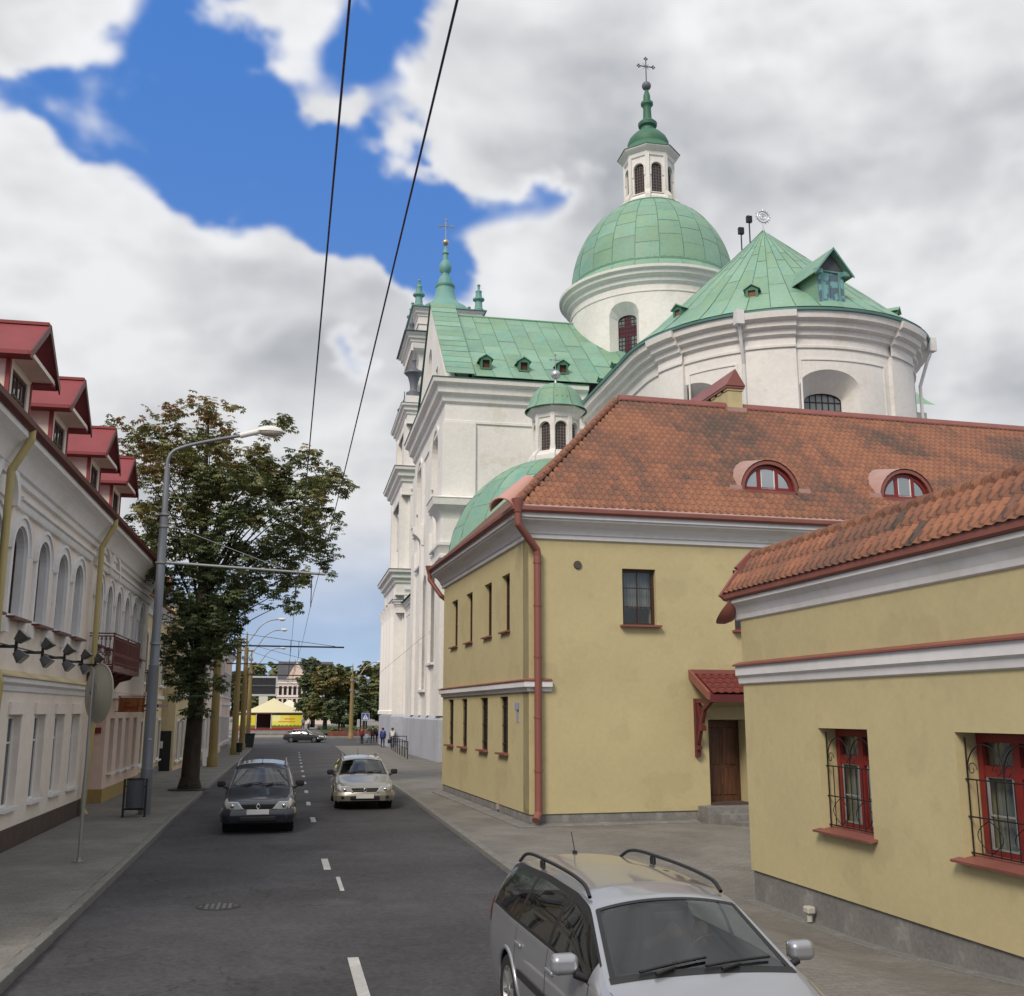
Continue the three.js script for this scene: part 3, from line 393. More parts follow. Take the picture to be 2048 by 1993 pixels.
// ---------- yellow two-storey house beside the church ----------
{
  const B = thing('yellow_house', 'yellow two-storey house with red tiled hip roof and arched roof windows', 'house', [5.74, 0, -26.19], 0.0522);
  const W = -Math.PI / 2, LW = 11.6, LS = 27, R = rng(5);
  // south wall, facing the yard
  part('yard_wall', ext(R4(0, LS, 0.38, 7.6), [R4(2.56, 3.5, 5.07, 6.57), R4(5.75, 6.7, 4.99, 6.63), R4(4.86, 5.95, 0.382, 2.66), R4(9.6, 10.6, 5.0, 6.6)], 0.55, -0.55), M.yellow, B);
  // west wall, facing the street; its own x runs from the far corner towards the camera
  const uw = [[1.45, 2.5], [3.9, 4.85], [6.55, 7.5], [8.75, 9.65]], lw = [[1.0, 1.95], [3.25, 4.15], [6.05, 7.05], [8.55, 9.45]];
  part('street_wall', ext(R4(0, LW - 0.002, 0.38, 7.6), [...uw.map(([a, b]) => R4(a, b, 5.02, 6.62)), ...lw.map(([a, b]) => R4(a, b, 1.75, 3.27))], 0.55, -0.55), M.yellow, B, [0, 0, -LW], W);
  part('back_wall', b6(0.56, LS, 0, 7.6, -LW, -LW + 0.4), M.yellow, B);
  part('plinth', merge([b6(-0.0 + 0.03, LS, -0.1, 0.38, -0.3, -0.03), b6(0.031, 0.3, -0.1, 0.38, -LW, -0.3)]), M.concrete, B);
  part('apron_kerb', sweep([[0, 0.0], [0.34, 0.0], [0.34, 0.125], [0, 0.16]], [[0.0, -LW], [0.0, 0], [4.4, 0]]), M.concrete, B);
  for (const [a, b] of uw) { windowUnit(B, 'window', { x0: a, x1: b, y0: 5.02, y1: 6.62, z: -0.2, vs: [0.5], hs: [0.5] }, [0, 0, -LW], W); part('window_sill', bx(b - a + 0.14, 0.04, 0.4, (a + b) / 2, 5.02, -0.1), M.redMetal, B, [0, 0, -LW], W); }
  for (const [a, b] of lw) {
    windowUnit(B, 'window', { x0: a, x1: b, y0: 1.75, y1: 3.27, z: -0.16, vs: [0.5], hs: [0.6] }, [0, 0, -LW], W); part('window_sill', bx(b - a + 0.16, 0.05, 0.3, (a + b) / 2, 1.74, -0.02), M.redMetal, B, [0, 0, -LW], W);
    const g = []; for (let i = 0; i <= 6; i++) g.push(bar([lerp(a + 0.05, b - 0.05, i / 6), 1.78, -0.07], [lerp(a + 0.05, b - 0.05, i / 6), 3.24, -0.07], 0.008, 5)); for (const y of [2.0, 2.5, 3.0]) g.push(bar([a, y, -0.07], [b, y, -0.07], 0.01, 5)); part('window_grille', merge(g), M.iron, B, [0, 0, -LW], W);
  }
  // south windows: curtains behind real glass, a dark room behind
  function room(x0, x1, y0, y1, frame) {
    const f = windowUnit(B, 'window', { x0, x1, y0, y1, z: -0.2, fw: 0.08, frame, glass: M.pane, vs: [0.5], hs: [0.34, 0.67], bw: 0.025 });
    const n = 48, pos = [], idx = []; for (let i = 0; i <= n; i++) { const x = lerp(x0 + 0.04, x1 - 0.04, i / n), z = -0.34 + 0.018 * Math.sin(i * 1.7) + 0.01 * Math.sin(i * 0.63), yb = lerp(y0, y1, 0.32) + 0.05 * Math.abs(Math.sin(i * 0.42)); pos.push(x, y1 - 0.05, z, x, yb, z + 0.006 * Math.sin(i * 2.3)); if (i < n) { const a = i * 2; idx.push(a, a + 1, a + 2, a + 1, a + 3, a + 2); } }
    const g = new THREE.BufferGeometry(); g.setAttribute('position', new THREE.Float32BufferAttribute(pos, 3)); g.setIndex(idx); g.computeVertexNormals();
    part('curtain', g, new THREE.MeshPhysicalMaterial({ color: lin(0.34, 0.34, 0.35), roughness: 1, transmission: 0.35, thickness: 0, side: THREE.DoubleSide }), f);
    part('room', openBox(x0 - 0.5, x1 + 0.5, y0 - 0.6, y1 + 0.3, -3.2, -0.56), mat([0.30, 0.27, 0.23]), f);
    part('window_sill', bx(x1 - x0 + 0.18, 0.05, 0.3, (x0 + x1) / 2, y0 - 0.01, 0.02), M.redMetal, B);
  }
  room(2.56, 3.5, 5.07, 6.57, M.brownFrame); room(5.75, 6.7, 4.99, 6.63, M.redFrame); room(9.6, 10.6, 5.0, 6.6, M.redFrame);
  part('air_vent', merge([cyl(0.1, 0.1, 0.04, 0, 0, 0, 20).rotateX(Math.PI / 2), new THREE.TorusGeometry(0.1, 0.015, 6, 20)]), mat([0.08, 0.07, 0.06]), B, [1.33, 6.62, 0.002]);
  // string course round the street side
  const ring = [[0, -LW], [0, 0], [0.58, 0]];
  part('string_course', sweep([[0.002, 3.36], [0.06, 3.37], [0.08, 3.46], [0.16, 3.48], [0.16, 3.62], [0.002, 3.63]], ring), M.whiteTrim, B);
  part('string_flashing', sweep([[0.002, 3.632], [0.19, 3.628], [0.19, 3.645], [0.002, 3.69]], ring), M.redMetal, B);
  part('cornice', sweep([[0.002, 7.26], [0.06, 7.28], [0.06, 7.38], [0.1, 7.4], [0.14, 7.5], [0.24, 7.62], [0.4, 7.7], [0.4, 7.74], [0.46, 7.76], [0.46, 7.88], [0.002, 7.88]], [[0, -LW - 0.2], [0, 0], [LS, 0]]), M.whiteTrim, B);
  part('eaves_gutter', sweep([[0.44, 7.885], [0.53, 7.87], [0.58, 7.92], [0.58, 8.0], [0.44, 7.99]], [[0, -LW - 0.3], [0, 0], [LS, 0]]), M.redMetal, B);
  part('eaves_flashing', sweep([[0.30, 8.0], [0.55, 8.005], [0.56, 8.03], [0.3, 8.19]], [[0, -LW - 0.3], [0, 0], [LS, 0]]), M.pinkMetal, B);
  // hip roof
  const ez = 0.42, ey = 8.06, ry = 13.05, rz = -5.75, hx = 4.7, ex = -0.42;
  { const e0 = [ex, ey, ez], e1 = [LS, ey, ez], e2 = [LS, ey, -LW - 0.4], e3 = [ex, ey, -LW - 0.4], r0 = [hx, ry, rz], r1 = [LS, ry, rz]; const pos = []; const tri = (...p) => p.forEach((v) => pos.push(...v)); tri(e0, e1, r1, e0, r1, r0); tri(e3, e0, r0); tri(e2, e3, r0, e2, r0, r1); tri(e0, e3, e2, e0, e2, e1); let g = new THREE.BufferGeometry(); g.setAttribute('position', new THREE.Float32BufferAttribute(pos, 3)); g.computeVertexNormals(); part('roof', boxUV(g), tileMats[3], B); }
  const roof = B.children[B.children.length - 1];
  const sl = V3(0, ry - ey, rz - ez), SL = sl.length(); sl.normalize(); const nrm = V3(1, 0, 0).cross(sl).multiplyScalar(-1); if (nrm.y < 0) nrm.negate();
  const basis = new THREE.Matrix4().makeBasis(V3(1, 0, 0), nrm, sl.clone().negate()), tw = 0.205, rows = 25, th = SL / rows, tg = tileGeo(tw - 0.006, th * 1.16, 0.03, 1);
  const list = []; for (let r = 0; r < rows; r++) { const v = (r + 0.5) * th, f = v / SL, xl = lerp(ex, hx, f); for (let c = 0; c * tw < LS + 2; c++) { const x = -0.5 + c * tw; if (x < xl + 0.06) continue; if (x > 21.5) break; let skip = false; for (const dc of [7.4, 11.9, 16.4]) { const dv = v - 1.5; if (Math.abs(x - dc) < 0.9 - Math.max(0, dv - 0.3) * 0.75 && dv > -0.25 && dv < 1.25) skip = true; } if (!skip) list.push([r, v, x]); } }
  list.sort((a, b) => a[0] - b[0] || a[2] - b[2]);
  const near = list.filter((t) => t[0] < 5 && t[2] < 13).slice(0, 290), set = new Set(near), rest = list.filter((t) => !set.has(t));
  const place = (m4, v, x, s) => { const p = V3(x, ey, ez).addScaledVector(sl, v).addScaledVector(nrm, 0.035 + s * 0.006); const m = basis.clone().multiply(new THREE.Matrix4().makeRotationX(0.12 + (R() - 0.5) * 0.025)).multiply(new THREE.Matrix4().makeRotationY((R() - 0.5) * 0.03)); m.setPosition(p); m4.copy(m); };
  const m4 = new THREE.Matrix4();
  for (const [r, v, x] of near) { const m = new THREE.Mesh(tg, tileMats[Math.round(tileTone(x, v, R()))]); m.name = 'roof_tile'; place(m4, v, x, R()); m4.decompose(m.position, m.quaternion, m.scale); roof.add(m); }
  const im = new THREE.InstancedMesh(tg, tileBase, rest.length), col = new THREE.Color();
  rest.forEach(([r, v, x], i) => { place(m4, v, x, R()); im.setMatrixAt(i, m4); const t = tileTone(x, v, R()), k = Math.min(4, Math.floor(t)), a = tileCols[k], b = tileCols[k + 1], f = t - k; col.setRGB(lerp(a[0], b[0], f), lerp(a[1], b[1], f), lerp(a[2], b[2], f)); im.setColorAt(i, col); });
  im.name = 'roof_tiles'; im.userData.kind = 'stuff'; roof.add(im);
  // hip tiles and ridge
  const hip = V3(hx - ex, ry - ey, rz - ez), hl = hip.length(); hip.normalize();
  const hg = (() => { const g = new THREE.CylinderGeometry(0.13, 0.11, 0.4, 10, 1, false, -Math.PI / 2, Math.PI); g.rotateX(-Math.PI / 2); return g; })();
  for (let i = 0; i < 19; i++) { const m = new THREE.Mesh(hg, tileMats[Math.round(clamp(R() * 2.6))]); m.name = 'hip_tile'; m.position.set(ex, ey + 0.07, ez).addScaledVector(hip, 0.25 + i * (hl - 0.3) / 19); m.lookAt(V3(0, 0, 0)); m.quaternion.setFromRotationMatrix(new THREE.Matrix4().lookAt(V3(0, 0, 0), hip, V3(0, 1, 0))); roof.add(m); }
  part('ridge_capping', profX([V2(0.2, -0.1), V2(0.2, -0.05), V2(0.09, 0.12), V2(-0.09, 0.12), V2(-0.2, -0.05), V2(-0.2, -0.1)], LS - hx), M.redMetal, B, [hx, ry + 0.05, rz]);
  { // metal half-pipe where the hip meets the corner gutter
    const g = new THREE.CylinderGeometry(0.34, 0.26, 1.9, 20, 1, true, -Math.PI / 2, Math.PI); const g2 = new THREE.TorusGeometry(0.34, 0.03, 8, 20, Math.PI); g2.rotateX(Math.PI / 2); g2.translate(0, 0.95, 0);
    const m = part('hip_flashing', merge([g, g2]), new THREE.MeshStandardMaterial({ color: lin(0.50, 0.26, 0.22), roughness: 0.45, side: THREE.DoubleSide }), B);
    const dir = hip.clone().negate(); m.quaternion.setFromRotationMatrix(new THREE.Matrix4().makeBasis(dir.clone().cross(V3(0, 1, 0)).normalize(), dir, dir.clone().cross(V3(0, 1, 0)).normalize().cross(dir))); m.position.set(ex - 0.22, ey - 0.02, ez - 0.3).addScaledVector(hip, 0.75);
  }
  // arched roof windows
  for (const c of [7.4, 11.9, 16.4]) {
    const y0 = 9.08, zf = ez - (y0 - ey) / (ry - ey) * (ez - rz) + 0.1, r = 0.8;
    const d = part('arched_roof_window', ext(archPts(-r - 0.1, r + 0.1, y0 - 0.1, y0, r + 0.08), [archPts(-r, r, y0, y0 + 0.02, r - 0.04)], 0.2, -0.2), M.redMetal, B, [c, 0, zf]);
    { const n = 16, pos = [], zb = 2.1; for (let i = 0; i < n; i++) { const a = Math.PI * i / n, b = Math.PI * (i + 1) / n; const p = (t, o) => [(r + 0.13) * Math.cos(t), y0 + (r + 0.1) * Math.sin(t), o]; const bk = (t) => { const x = (r + 0.13) * Math.cos(t) * 1.05, y = y0 + (r + 0.1) * Math.sin(t) + 0.35 * (1 - Math.abs(Math.cos(t))); return [x, y, -0.1 - (y - y0) * (ez - rz) / (ry - ey) + 0.02]; }; const A = p(a, 0.03), Bq = p(b, 0.03), C = bk(b), D = bk(a); pos.push(...A, ...D, ...Bq, ...Bq, ...D, ...C); } const g = new THREE.BufferGeometry(); g.setAttribute('position', new THREE.Float32BufferAttribute(pos, 3)); g.computeVertexNormals(); part('hood', boxUV(toCreasedNormals(g, 0.6)), M.pinkMetal, d); }
    for (const q of [-1, 1]) part('flashing', ext([V2(q * 0.88, y0 - 0.1), V2(q * 1.3, y0 - 0.02), V2(q * 1.25, y0 + 0.1), V2(q * 0.9, y0 + 0.1)].slice(0), [], 0.02, 0.0).rotateX(0), M.pinkMetal, d, [0, 0, 0.02]);
    part('frame', merge([frameGeo(-r + 0.02, r - 0.02, y0 + 0.02, y0 + 0.03, r - 0.08, 0.09, 0.07, -0.17), b6(-0.33, -0.22, y0 + 0.05, y0 + 0.66, -0.16, -0.11), b6(0.22, 0.33, y0 + 0.05, y0 + 0.66, -0.16, -0.11)]), M.redFrame, d);
    part('sash', merge([b6(-0.22, 0.22, y0 + 0.06, y0 + 0.1, -0.15, -0.1), b6(-0.22, -0.19, y0 + 0.06, y0 + 0.66, -0.15, -0.115), b6(0.19, 0.22, y0 + 0.06, y0 + 0.66, -0.15, -0.115)]), M.lampWhite, d);
    for (const [a, b] of [[-0.7, -0.33], [-0.2, 0.2], [0.33, 0.7]]) { const pts = [V2(a, y0 + 0.06), V2(b, y0 + 0.06)]; for (let i = 0; i <= 6; i++) { const x = lerp(b, a, i / 6); pts.push(V2(x, y0 + 0.02 + 0.68 * Math.sqrt(Math.max(0.0, 1 - (x / 0.74) ** 2)))); } part('pane', ext(pts, [], 0.008, -0.145), M.glassSky, d); }
  }
  // long chimney with small openings under a red cap
  { const x = 8.85, c = part('chimney', b6(x - 0.27, x + 0.27, 12.4, 13.62, rz - 3.6, rz + 0.25), M.yellow, B);
    part('cap', ext([V2(-0.36, 13.78), V2(0.36, 13.78), V2(0, 14.38)], [], 4.1, rz - 3.75), M.redMetal, c, [x, 0, 0]); part('cap_slab', b6(x - 0.34, x + 0.34, 13.7, 13.78, rz - 3.72, rz + 0.32), M.redMetal, c);
    for (let i = 0; i < 8; i++) part('chimney_block', b6(x - 0.3, x + 0.3, 13.62, 13.7, rz - 3.5 + i * 0.5, rz - 3.22 + i * 0.5), M.yellow, c);
    part('flashing', b6(x - 0.36, x + 0.36, 12.8, 13.0, rz - 0.3, rz + 0.36), M.pinkMetal, c); }
  // rain pipes
  part('downpipe', merge([ptube([[-0.42, 7.95, 0.5], [-0.4, 7.55, 0.48], [0.18, 6.95, 0.16], [0.2, 6.8, 0.14], [0.2, 0.42, 0.14], [0.08, 0.26, 0.3]], 0.095, 14), cyl(0.11, 0.16, 0.35, -0.42, 7.85, 0.5, 14), ...[1.4, 2.7, 4.2, 5.5, 6.6].map((y) => cyl(0.108, 0.108, 0.05, 0.2, y, 0.14, 14))]), M.redMetal, B);
  part('downpipe', merge([ptube([[-0.5, 7.95, -LW - 0.25], [-0.5, 7.6, -LW - 0.25], [-0.12, 7.0, -LW - 0.02], [0.25, 6.75, -LW - 0.14], [0.25, 0.3, -LW - 0.14]], 0.085, 12), cyl(0.1, 0.17, 0.3, -0.5, 7.8, -LW - 0.25, 12)]), M.redMetal, B);
  part('intercom_box', merge([rb(0.16, 0.2, 0.08, 0.02, 10.55, 3.0, 0.04), bx(0.06, 0.3, 0.04, 10.55, 2.75, 0.02)]), mat([0.22, 0.26, 0.42]), B, [0, 0, -LW], W);
  part('plinth_vent', bx(0.16, 0.14, 0.05, 8.3, 0.3, 0.0), mat([0.35, 0.3, 0.26]), B, [0, 0, -LW], W);
  // door, steps, tiled canopy on timber brackets
  const dr = part('door', b6(4.88, 5.93, 0.56, 2.62, -0.5, -0.44), M.door, B); for (const [a, b] of [[5.0, 5.38], [5.44, 5.82]]) for (const [y, q] of [[0.72, 1.4], [1.5, 2.45]]) part('door_panel', rb(b - a, q - y, 0.03, 0.012, (a + b) / 2, (y + q) / 2, -0.435), M.door, dr); part('handle', bar([5.8, 1.5, -0.4], [5.7, 1.5, -0.4], 0.012), M.iron, dr); part('threshold', b6(4.88, 5.93, 0.5, 0.56, -0.5, 0.1), M.brown, dr);
  const st = part('steps', b6(4.5, 6.6, -0.05, 0.5, -0.3, 0.6), M.concrete, B); part('step', b6(4.75, 6.85, -0.05, 0.34, 0.601, 0.95), M.concrete, st); part('step', b6(5.0, 7.1, -0.05, 0.18, 0.951, 1.3), M.concrete, st);
  const cn = part('door_canopy', profX([V2(0.02, 3.75), V2(1.1, 3.22), V2(1.1, 3.28), V2(0.02, 3.82)], 2.4), M.darkRed, B, [4.4, 0, 0]);
  { const a = Math.atan2(0.53, 1.08), cg = tileGeo(0.215, 0.34, 0.035, 1); for (let r = 0; r < 4; r++) for (let c = 0; c < 10; c++) { const m = part('canopy_tile', cg, M.canopyTile || (M.canopyTile = mat([0.20, 0.035, 0.03], { map: T.clay, roughness: 0.6 })), cn); const v = 0.15 + r * 0.285; m.position.set(0.24 + c * 0.218, 3.83 - v * Math.sin(a), 0.04 + v * Math.cos(a)); m.rotation.x = a + 0.05; } }
  part('verge_board', ext([V2(0, 3.72), V2(1.14, 3.16), V2(1.14, 3.36), V2(0, 3.95)], [], 0.07, 0).rotateY(-Math.PI / 2), M.redMetal, cn, [0.02, 0, 0.002]);
  part('front_board', b6(0, 2.4, 3.1, 3.24, 1.06, 1.12), M.darkRed, cn); part('ridge_board', b6(0, 2.4, 3.84, 3.95, 0.003, 0.1), M.redMetal, cn);
  for (const x of [0.12, 2.2]) part('bracket', merge([b6(x - 0.06, x + 0.06, 1.72, 3.2, 0.003, 0.13), beam([x, 3.14, 0.02], [x, 3.14, 1.04], 0.1, 0.11), beam([x, 2.05, 0.1], [x, 2.9, 0.55], 0.09, 0.1), beam([x, 2.9, 0.5], [x, 3.12, 0.95], 0.09, 0.1), beam([x, 3.1, 0.2], [x, 2.5, 0.42], 0.08, 0.08), bx(0.13, 0.13, 0.16, x, 2.45, 0.4), bx(0.11, 0.1, 0.13, x, 1.95, 0.16)]), M.darkRed, cn);
  part('canopy_soffit', b6(0.1, 2.35, 2.95, 3.0, 0.003, 0.02), M.yellow, cn);
}
// ---------- near yellow wing on the right ----------
{
  const B = thing('yellow_wing', 'near yellow single-storey wing with red barred windows and tile coping', 'house', [7.82, 0, -17.78], -1.542);
  const L = 17, wins = [[2.55, 3.92], [5.88, 7.3], [9.2, 10.6]];
  part('street_wall', ext(R4(0, L, 0.2, 4.6), wins.map(([a, b]) => R4(a, b, 1.1, 2.62)), 0.6, -0.6), M.yellow, B);
  part('end_wall', b6(0.003, 0.5, 0.2, 4.6, -8, -0.61), M.yellow, B);
  part('plinth', b6(0.035, L, -0.6, 0.2, -0.5, -0.035), M.concrete, B);
  for (let i = 0; i < 17; i++) { const zc = -17.78 + (i + 0.5) * 0.9996, y = dip(7.6, zc), y2 = dip(7.6, zc + 0.5) - dip(7.6, zc - 0.5); const k = part('apron_kerb', rb(0.99, 0.2, 0.2, 0.015, 0, 0, 0, 1), M.kerb, B, [i + 0.5, 0.03 + y, 0.06]); k.rotation.z = Math.atan(y2); }
  for (const [a, b] of wins) {
    const f = windowUnit(B, 'barred_window', { x0: a + 0.02, x1: b - 0.02, y0: 1.13, y1: 2.6, z: -0.36, fw: 0.1, ft: 0.08, frame: M.redFrame, glass: M.pane, vs: [0.5], hs: [0.7], bw: 0.13 });
    part('sash', merge([0, 1].map((i) => { const x0 = lerp(a, b, i * 0.5) + 0.13, x1 = lerp(a, b, i * 0.5 + 0.5) - 0.1; return merge([frameGeo(x0, x1, 1.24, 2.1, 0, 0.018, 0.03, -0.33), b6(x0, x1, 1.63, 1.65, -0.33, -0.3)]); })), M.greyFrame, f);
    for (const i of [0, 1]) { const x0 = lerp(a, b, i * 0.5) + 0.1, x1 = lerp(a, b, i * 0.5 + 0.5) - 0.08, n = 40, pos = [], idx = []; for (let k = 0; k <= n; k++) { const x = lerp(x0, x1, k / n), z = -0.47 + 0.03 * Math.sin(k * 0.9) + 0.012 * Math.sin(k * 2.3 + i); pos.push(x, 2.56, z, x + 0.02 * Math.sin(k * 0.3), 1.16, z); if (k < n) { const q = k * 2; idx.push(q, q + 1, q + 2, q + 1, q + 3, q + 2); } } const g = new THREE.BufferGeometry(); g.setAttribute('position', new THREE.Float32BufferAttribute(pos, 3)); g.setIndex(idx); g.computeVertexNormals(); part('curtain', g, new THREE.MeshPhysicalMaterial({ color: lin(0.34, 0.35, 0.36), roughness: 1, transmission: 0.4, thickness: 0, side: THREE.DoubleSide }), f); }
    part('room', openBox(a - 0.4, b + 0.4, 0.4, 2.9, -3.4, -0.61), mat([0.30, 0.27, 0.23]), f);
    part('window_sill', ext([V2(a - 0.1, 0), V2(b + 0.1, 0), V2(b + 0.1, 0.4), V2(a - 0.1, 0.4)], [], 0.03, 0).rotateX(-Math.PI / 2 + 0.18), M.redMetal, B, [0, 1.085, 0.13]);
    // wrought-iron grille standing in the reveal
    const g = [], x0 = a + 0.05, x1 = b - 0.05, zg = -0.1, B1 = (p, q, r = 0.008) => g.push(bar(p, q, r, 5));
    for (const x of [x0, x1]) B1([x, 1.16, zg], [x, 2.56, zg], 0.011); for (const y of [1.2, 1.62, 2.06]) B1([x0 - 0.04, y, zg], [x1 + 0.04, y, zg], 0.01);
    for (let i = 1; i < 8; i++) { const x = lerp(x0, x1, i / 8); B1([x, 1.2, zg], [x, i % 4 === 0 ? 2.2 : 2.06, zg]); }
    for (const i of [0, 1]) { const c = lerp(x0, x1, 0.25 + i * 0.5), r = (x1 - x0) * 0.25; const pts = []; for (let k = 0; k <= 12; k++) { const t = Math.PI * k / 12; pts.push([c + r * Math.cos(t), 2.12 + 0.36 * Math.sin(t), zg]); } g.push(tube(pts, 0.009, 24, 5)); for (const q of [-1, 1]) { const sp = []; for (let k = 0; k <= 14; k++) { const t = k / 14 * Math.PI * 2.2, rr = 0.09 * (1 - k / 19); sp.push([c + q * (r - 0.1) - q * rr * Math.cos(t), 2.18 + rr * Math.sin(t), zg]); } g.push(tube(sp, 0.006, 20, 4)); const lo = []; for (let k = 0; k <= 10; k++) { const t = k / 10; lo.push([c + q * r * 0.7 * Math.sin(t * Math.PI), 1.22 + 0.38 * t, zg]); } g.push(tube(lo, 0.007, 16, 4)); } }
    part('grille', merge(g), M.iron, f);
  }
  part('string_course', profX([V2(0.002, 3.34), V2(0.04, 3.36), V2(0.055, 3.46), V2(0.1, 3.5), V2(0.1, 3.66), V2(0.002, 3.66)], L + 0.1, -0.1), M.whiteTrim, B);
  part('string_flashing', profX([V2(0.002, 3.663), V2(0.14, 3.663), V2(0.14, 3.69), V2(0.002, 3.74)], L + 0.14, -0.14), M.redMetal, B);
  part('cornice', profX([V2(0.002, 4.48), V2(0.035, 4.5), V2(0.05, 4.58), V2(0.1, 4.7), V2(0.17, 4.77), V2(0.19, 4.78), V2(0.19, 4.86), V2(0.002, 4.86)], L + 0.16, -0.16), M.whiteTrim, B);
  part('gutter_board', profX([V2(0.1, 4.865), V2(0.22, 4.85), V2(0.25, 4.88), V2(0.25, 4.98), V2(0.2, 4.99), V2(0.1, 4.95)], L + 0.22, -0.22), M.redMetal, B);
  // tile coping: two courses and a ridge
  const a = 0.86, ca = Math.cos(a), sa = Math.sin(a), ez = 0.2, ey = 4.95, R = rng(11);
  const rf = part('roof', profX([V2(ez, ey - 0.1), V2(ez, ey), V2(ez - 0.95 * ca, ey + 0.95 * sa), V2(-5, 5.0), V2(-5, 4.7), V2(-0.6, 4.5)], L + 0.14, -0.14), tileMats[4], B);
  const tg = tileGeo(0.196, 0.53, 0.035, 1), tl = 0.455;
  for (let r = 0; r < 2; r++) for (let i = 0; i < 78; i++) { const x = -0.04 + i * 0.2, v = 0.24 + r * tl, dk = R(); const t = clamp(R() * 2.4 + (fbm(x * 0.9, r * 3, 8, 3) - 0.42) * 6, 0, 3); const m = part('roof_tile', tg, tileMats[dk > 0.94 ? 5 : dk > 0.88 ? 4 : Math.round(t)], rf); m.position.set(x, ey + v * sa + 0.045 * ca, ez - v * ca + 0.045 * sa); m.rotation.set(a + 0.05 + (R() - 0.5) * 0.015, (R() - 0.5) * 0.02, 0); }
  { const g = new THREE.CylinderGeometry(0.15, 0.13, 0.42, 12, 1, false, -Math.PI / 2, Math.PI); g.rotateZ(-Math.PI / 2); g.rotateX(-Math.PI / 2); const gg = new THREE.CylinderGeometry(0.155, 0.135, 0.42, 12); gg.rotateZ(Math.PI / 2); for (let i = 0; i < 41; i++) part('ridge_tile', gg, tileMats[Math.round(R() * 2.4)], rf, [0.06 + i * 0.395, ey + 0.93 * sa + 0.0, ez - 0.97 * ca]); }
  part('verge_flashing', merge([beam([-0.18, ey - 0.06, ez + 0.05], [-0.18, ey + 0.6 * sa, ez - 0.6 * ca + 0.05], 0.1, 0.17), beam([-0.18, ey + 0.56 * sa + 0.03, ez - 0.56 * ca + 0.08], [-0.18, ey + 1.06 * sa, ez - 1.06 * ca + 0.05], 0.11, 0.19)]), M.redMetal, B);
  part('gutter_bowl', lathe([[0.001, -0.13], [0.14, -0.12], [0.25, -0.05], [0.31, 0.03], [0.33, 0.06], [0.30, 0.06], [0.26, 0.02], [0.001, -0.06]], 24), M.redMetal, B, [-0.2, 4.66, 0.1]);
  B.children[B.children.length - 1].rotation.set(0.75, 0, 0.5);
  part('kerb_lamp', merge([cyl(0.045, 0.045, 0.12, 0, 0, 0, 10), rb(0.17, 0.11, 0.14, 0.03, 0, 0.17, 0)]), mat([0.42, 0.41, 0.38]), B, [2.1, -0.27, 0.07]);
}
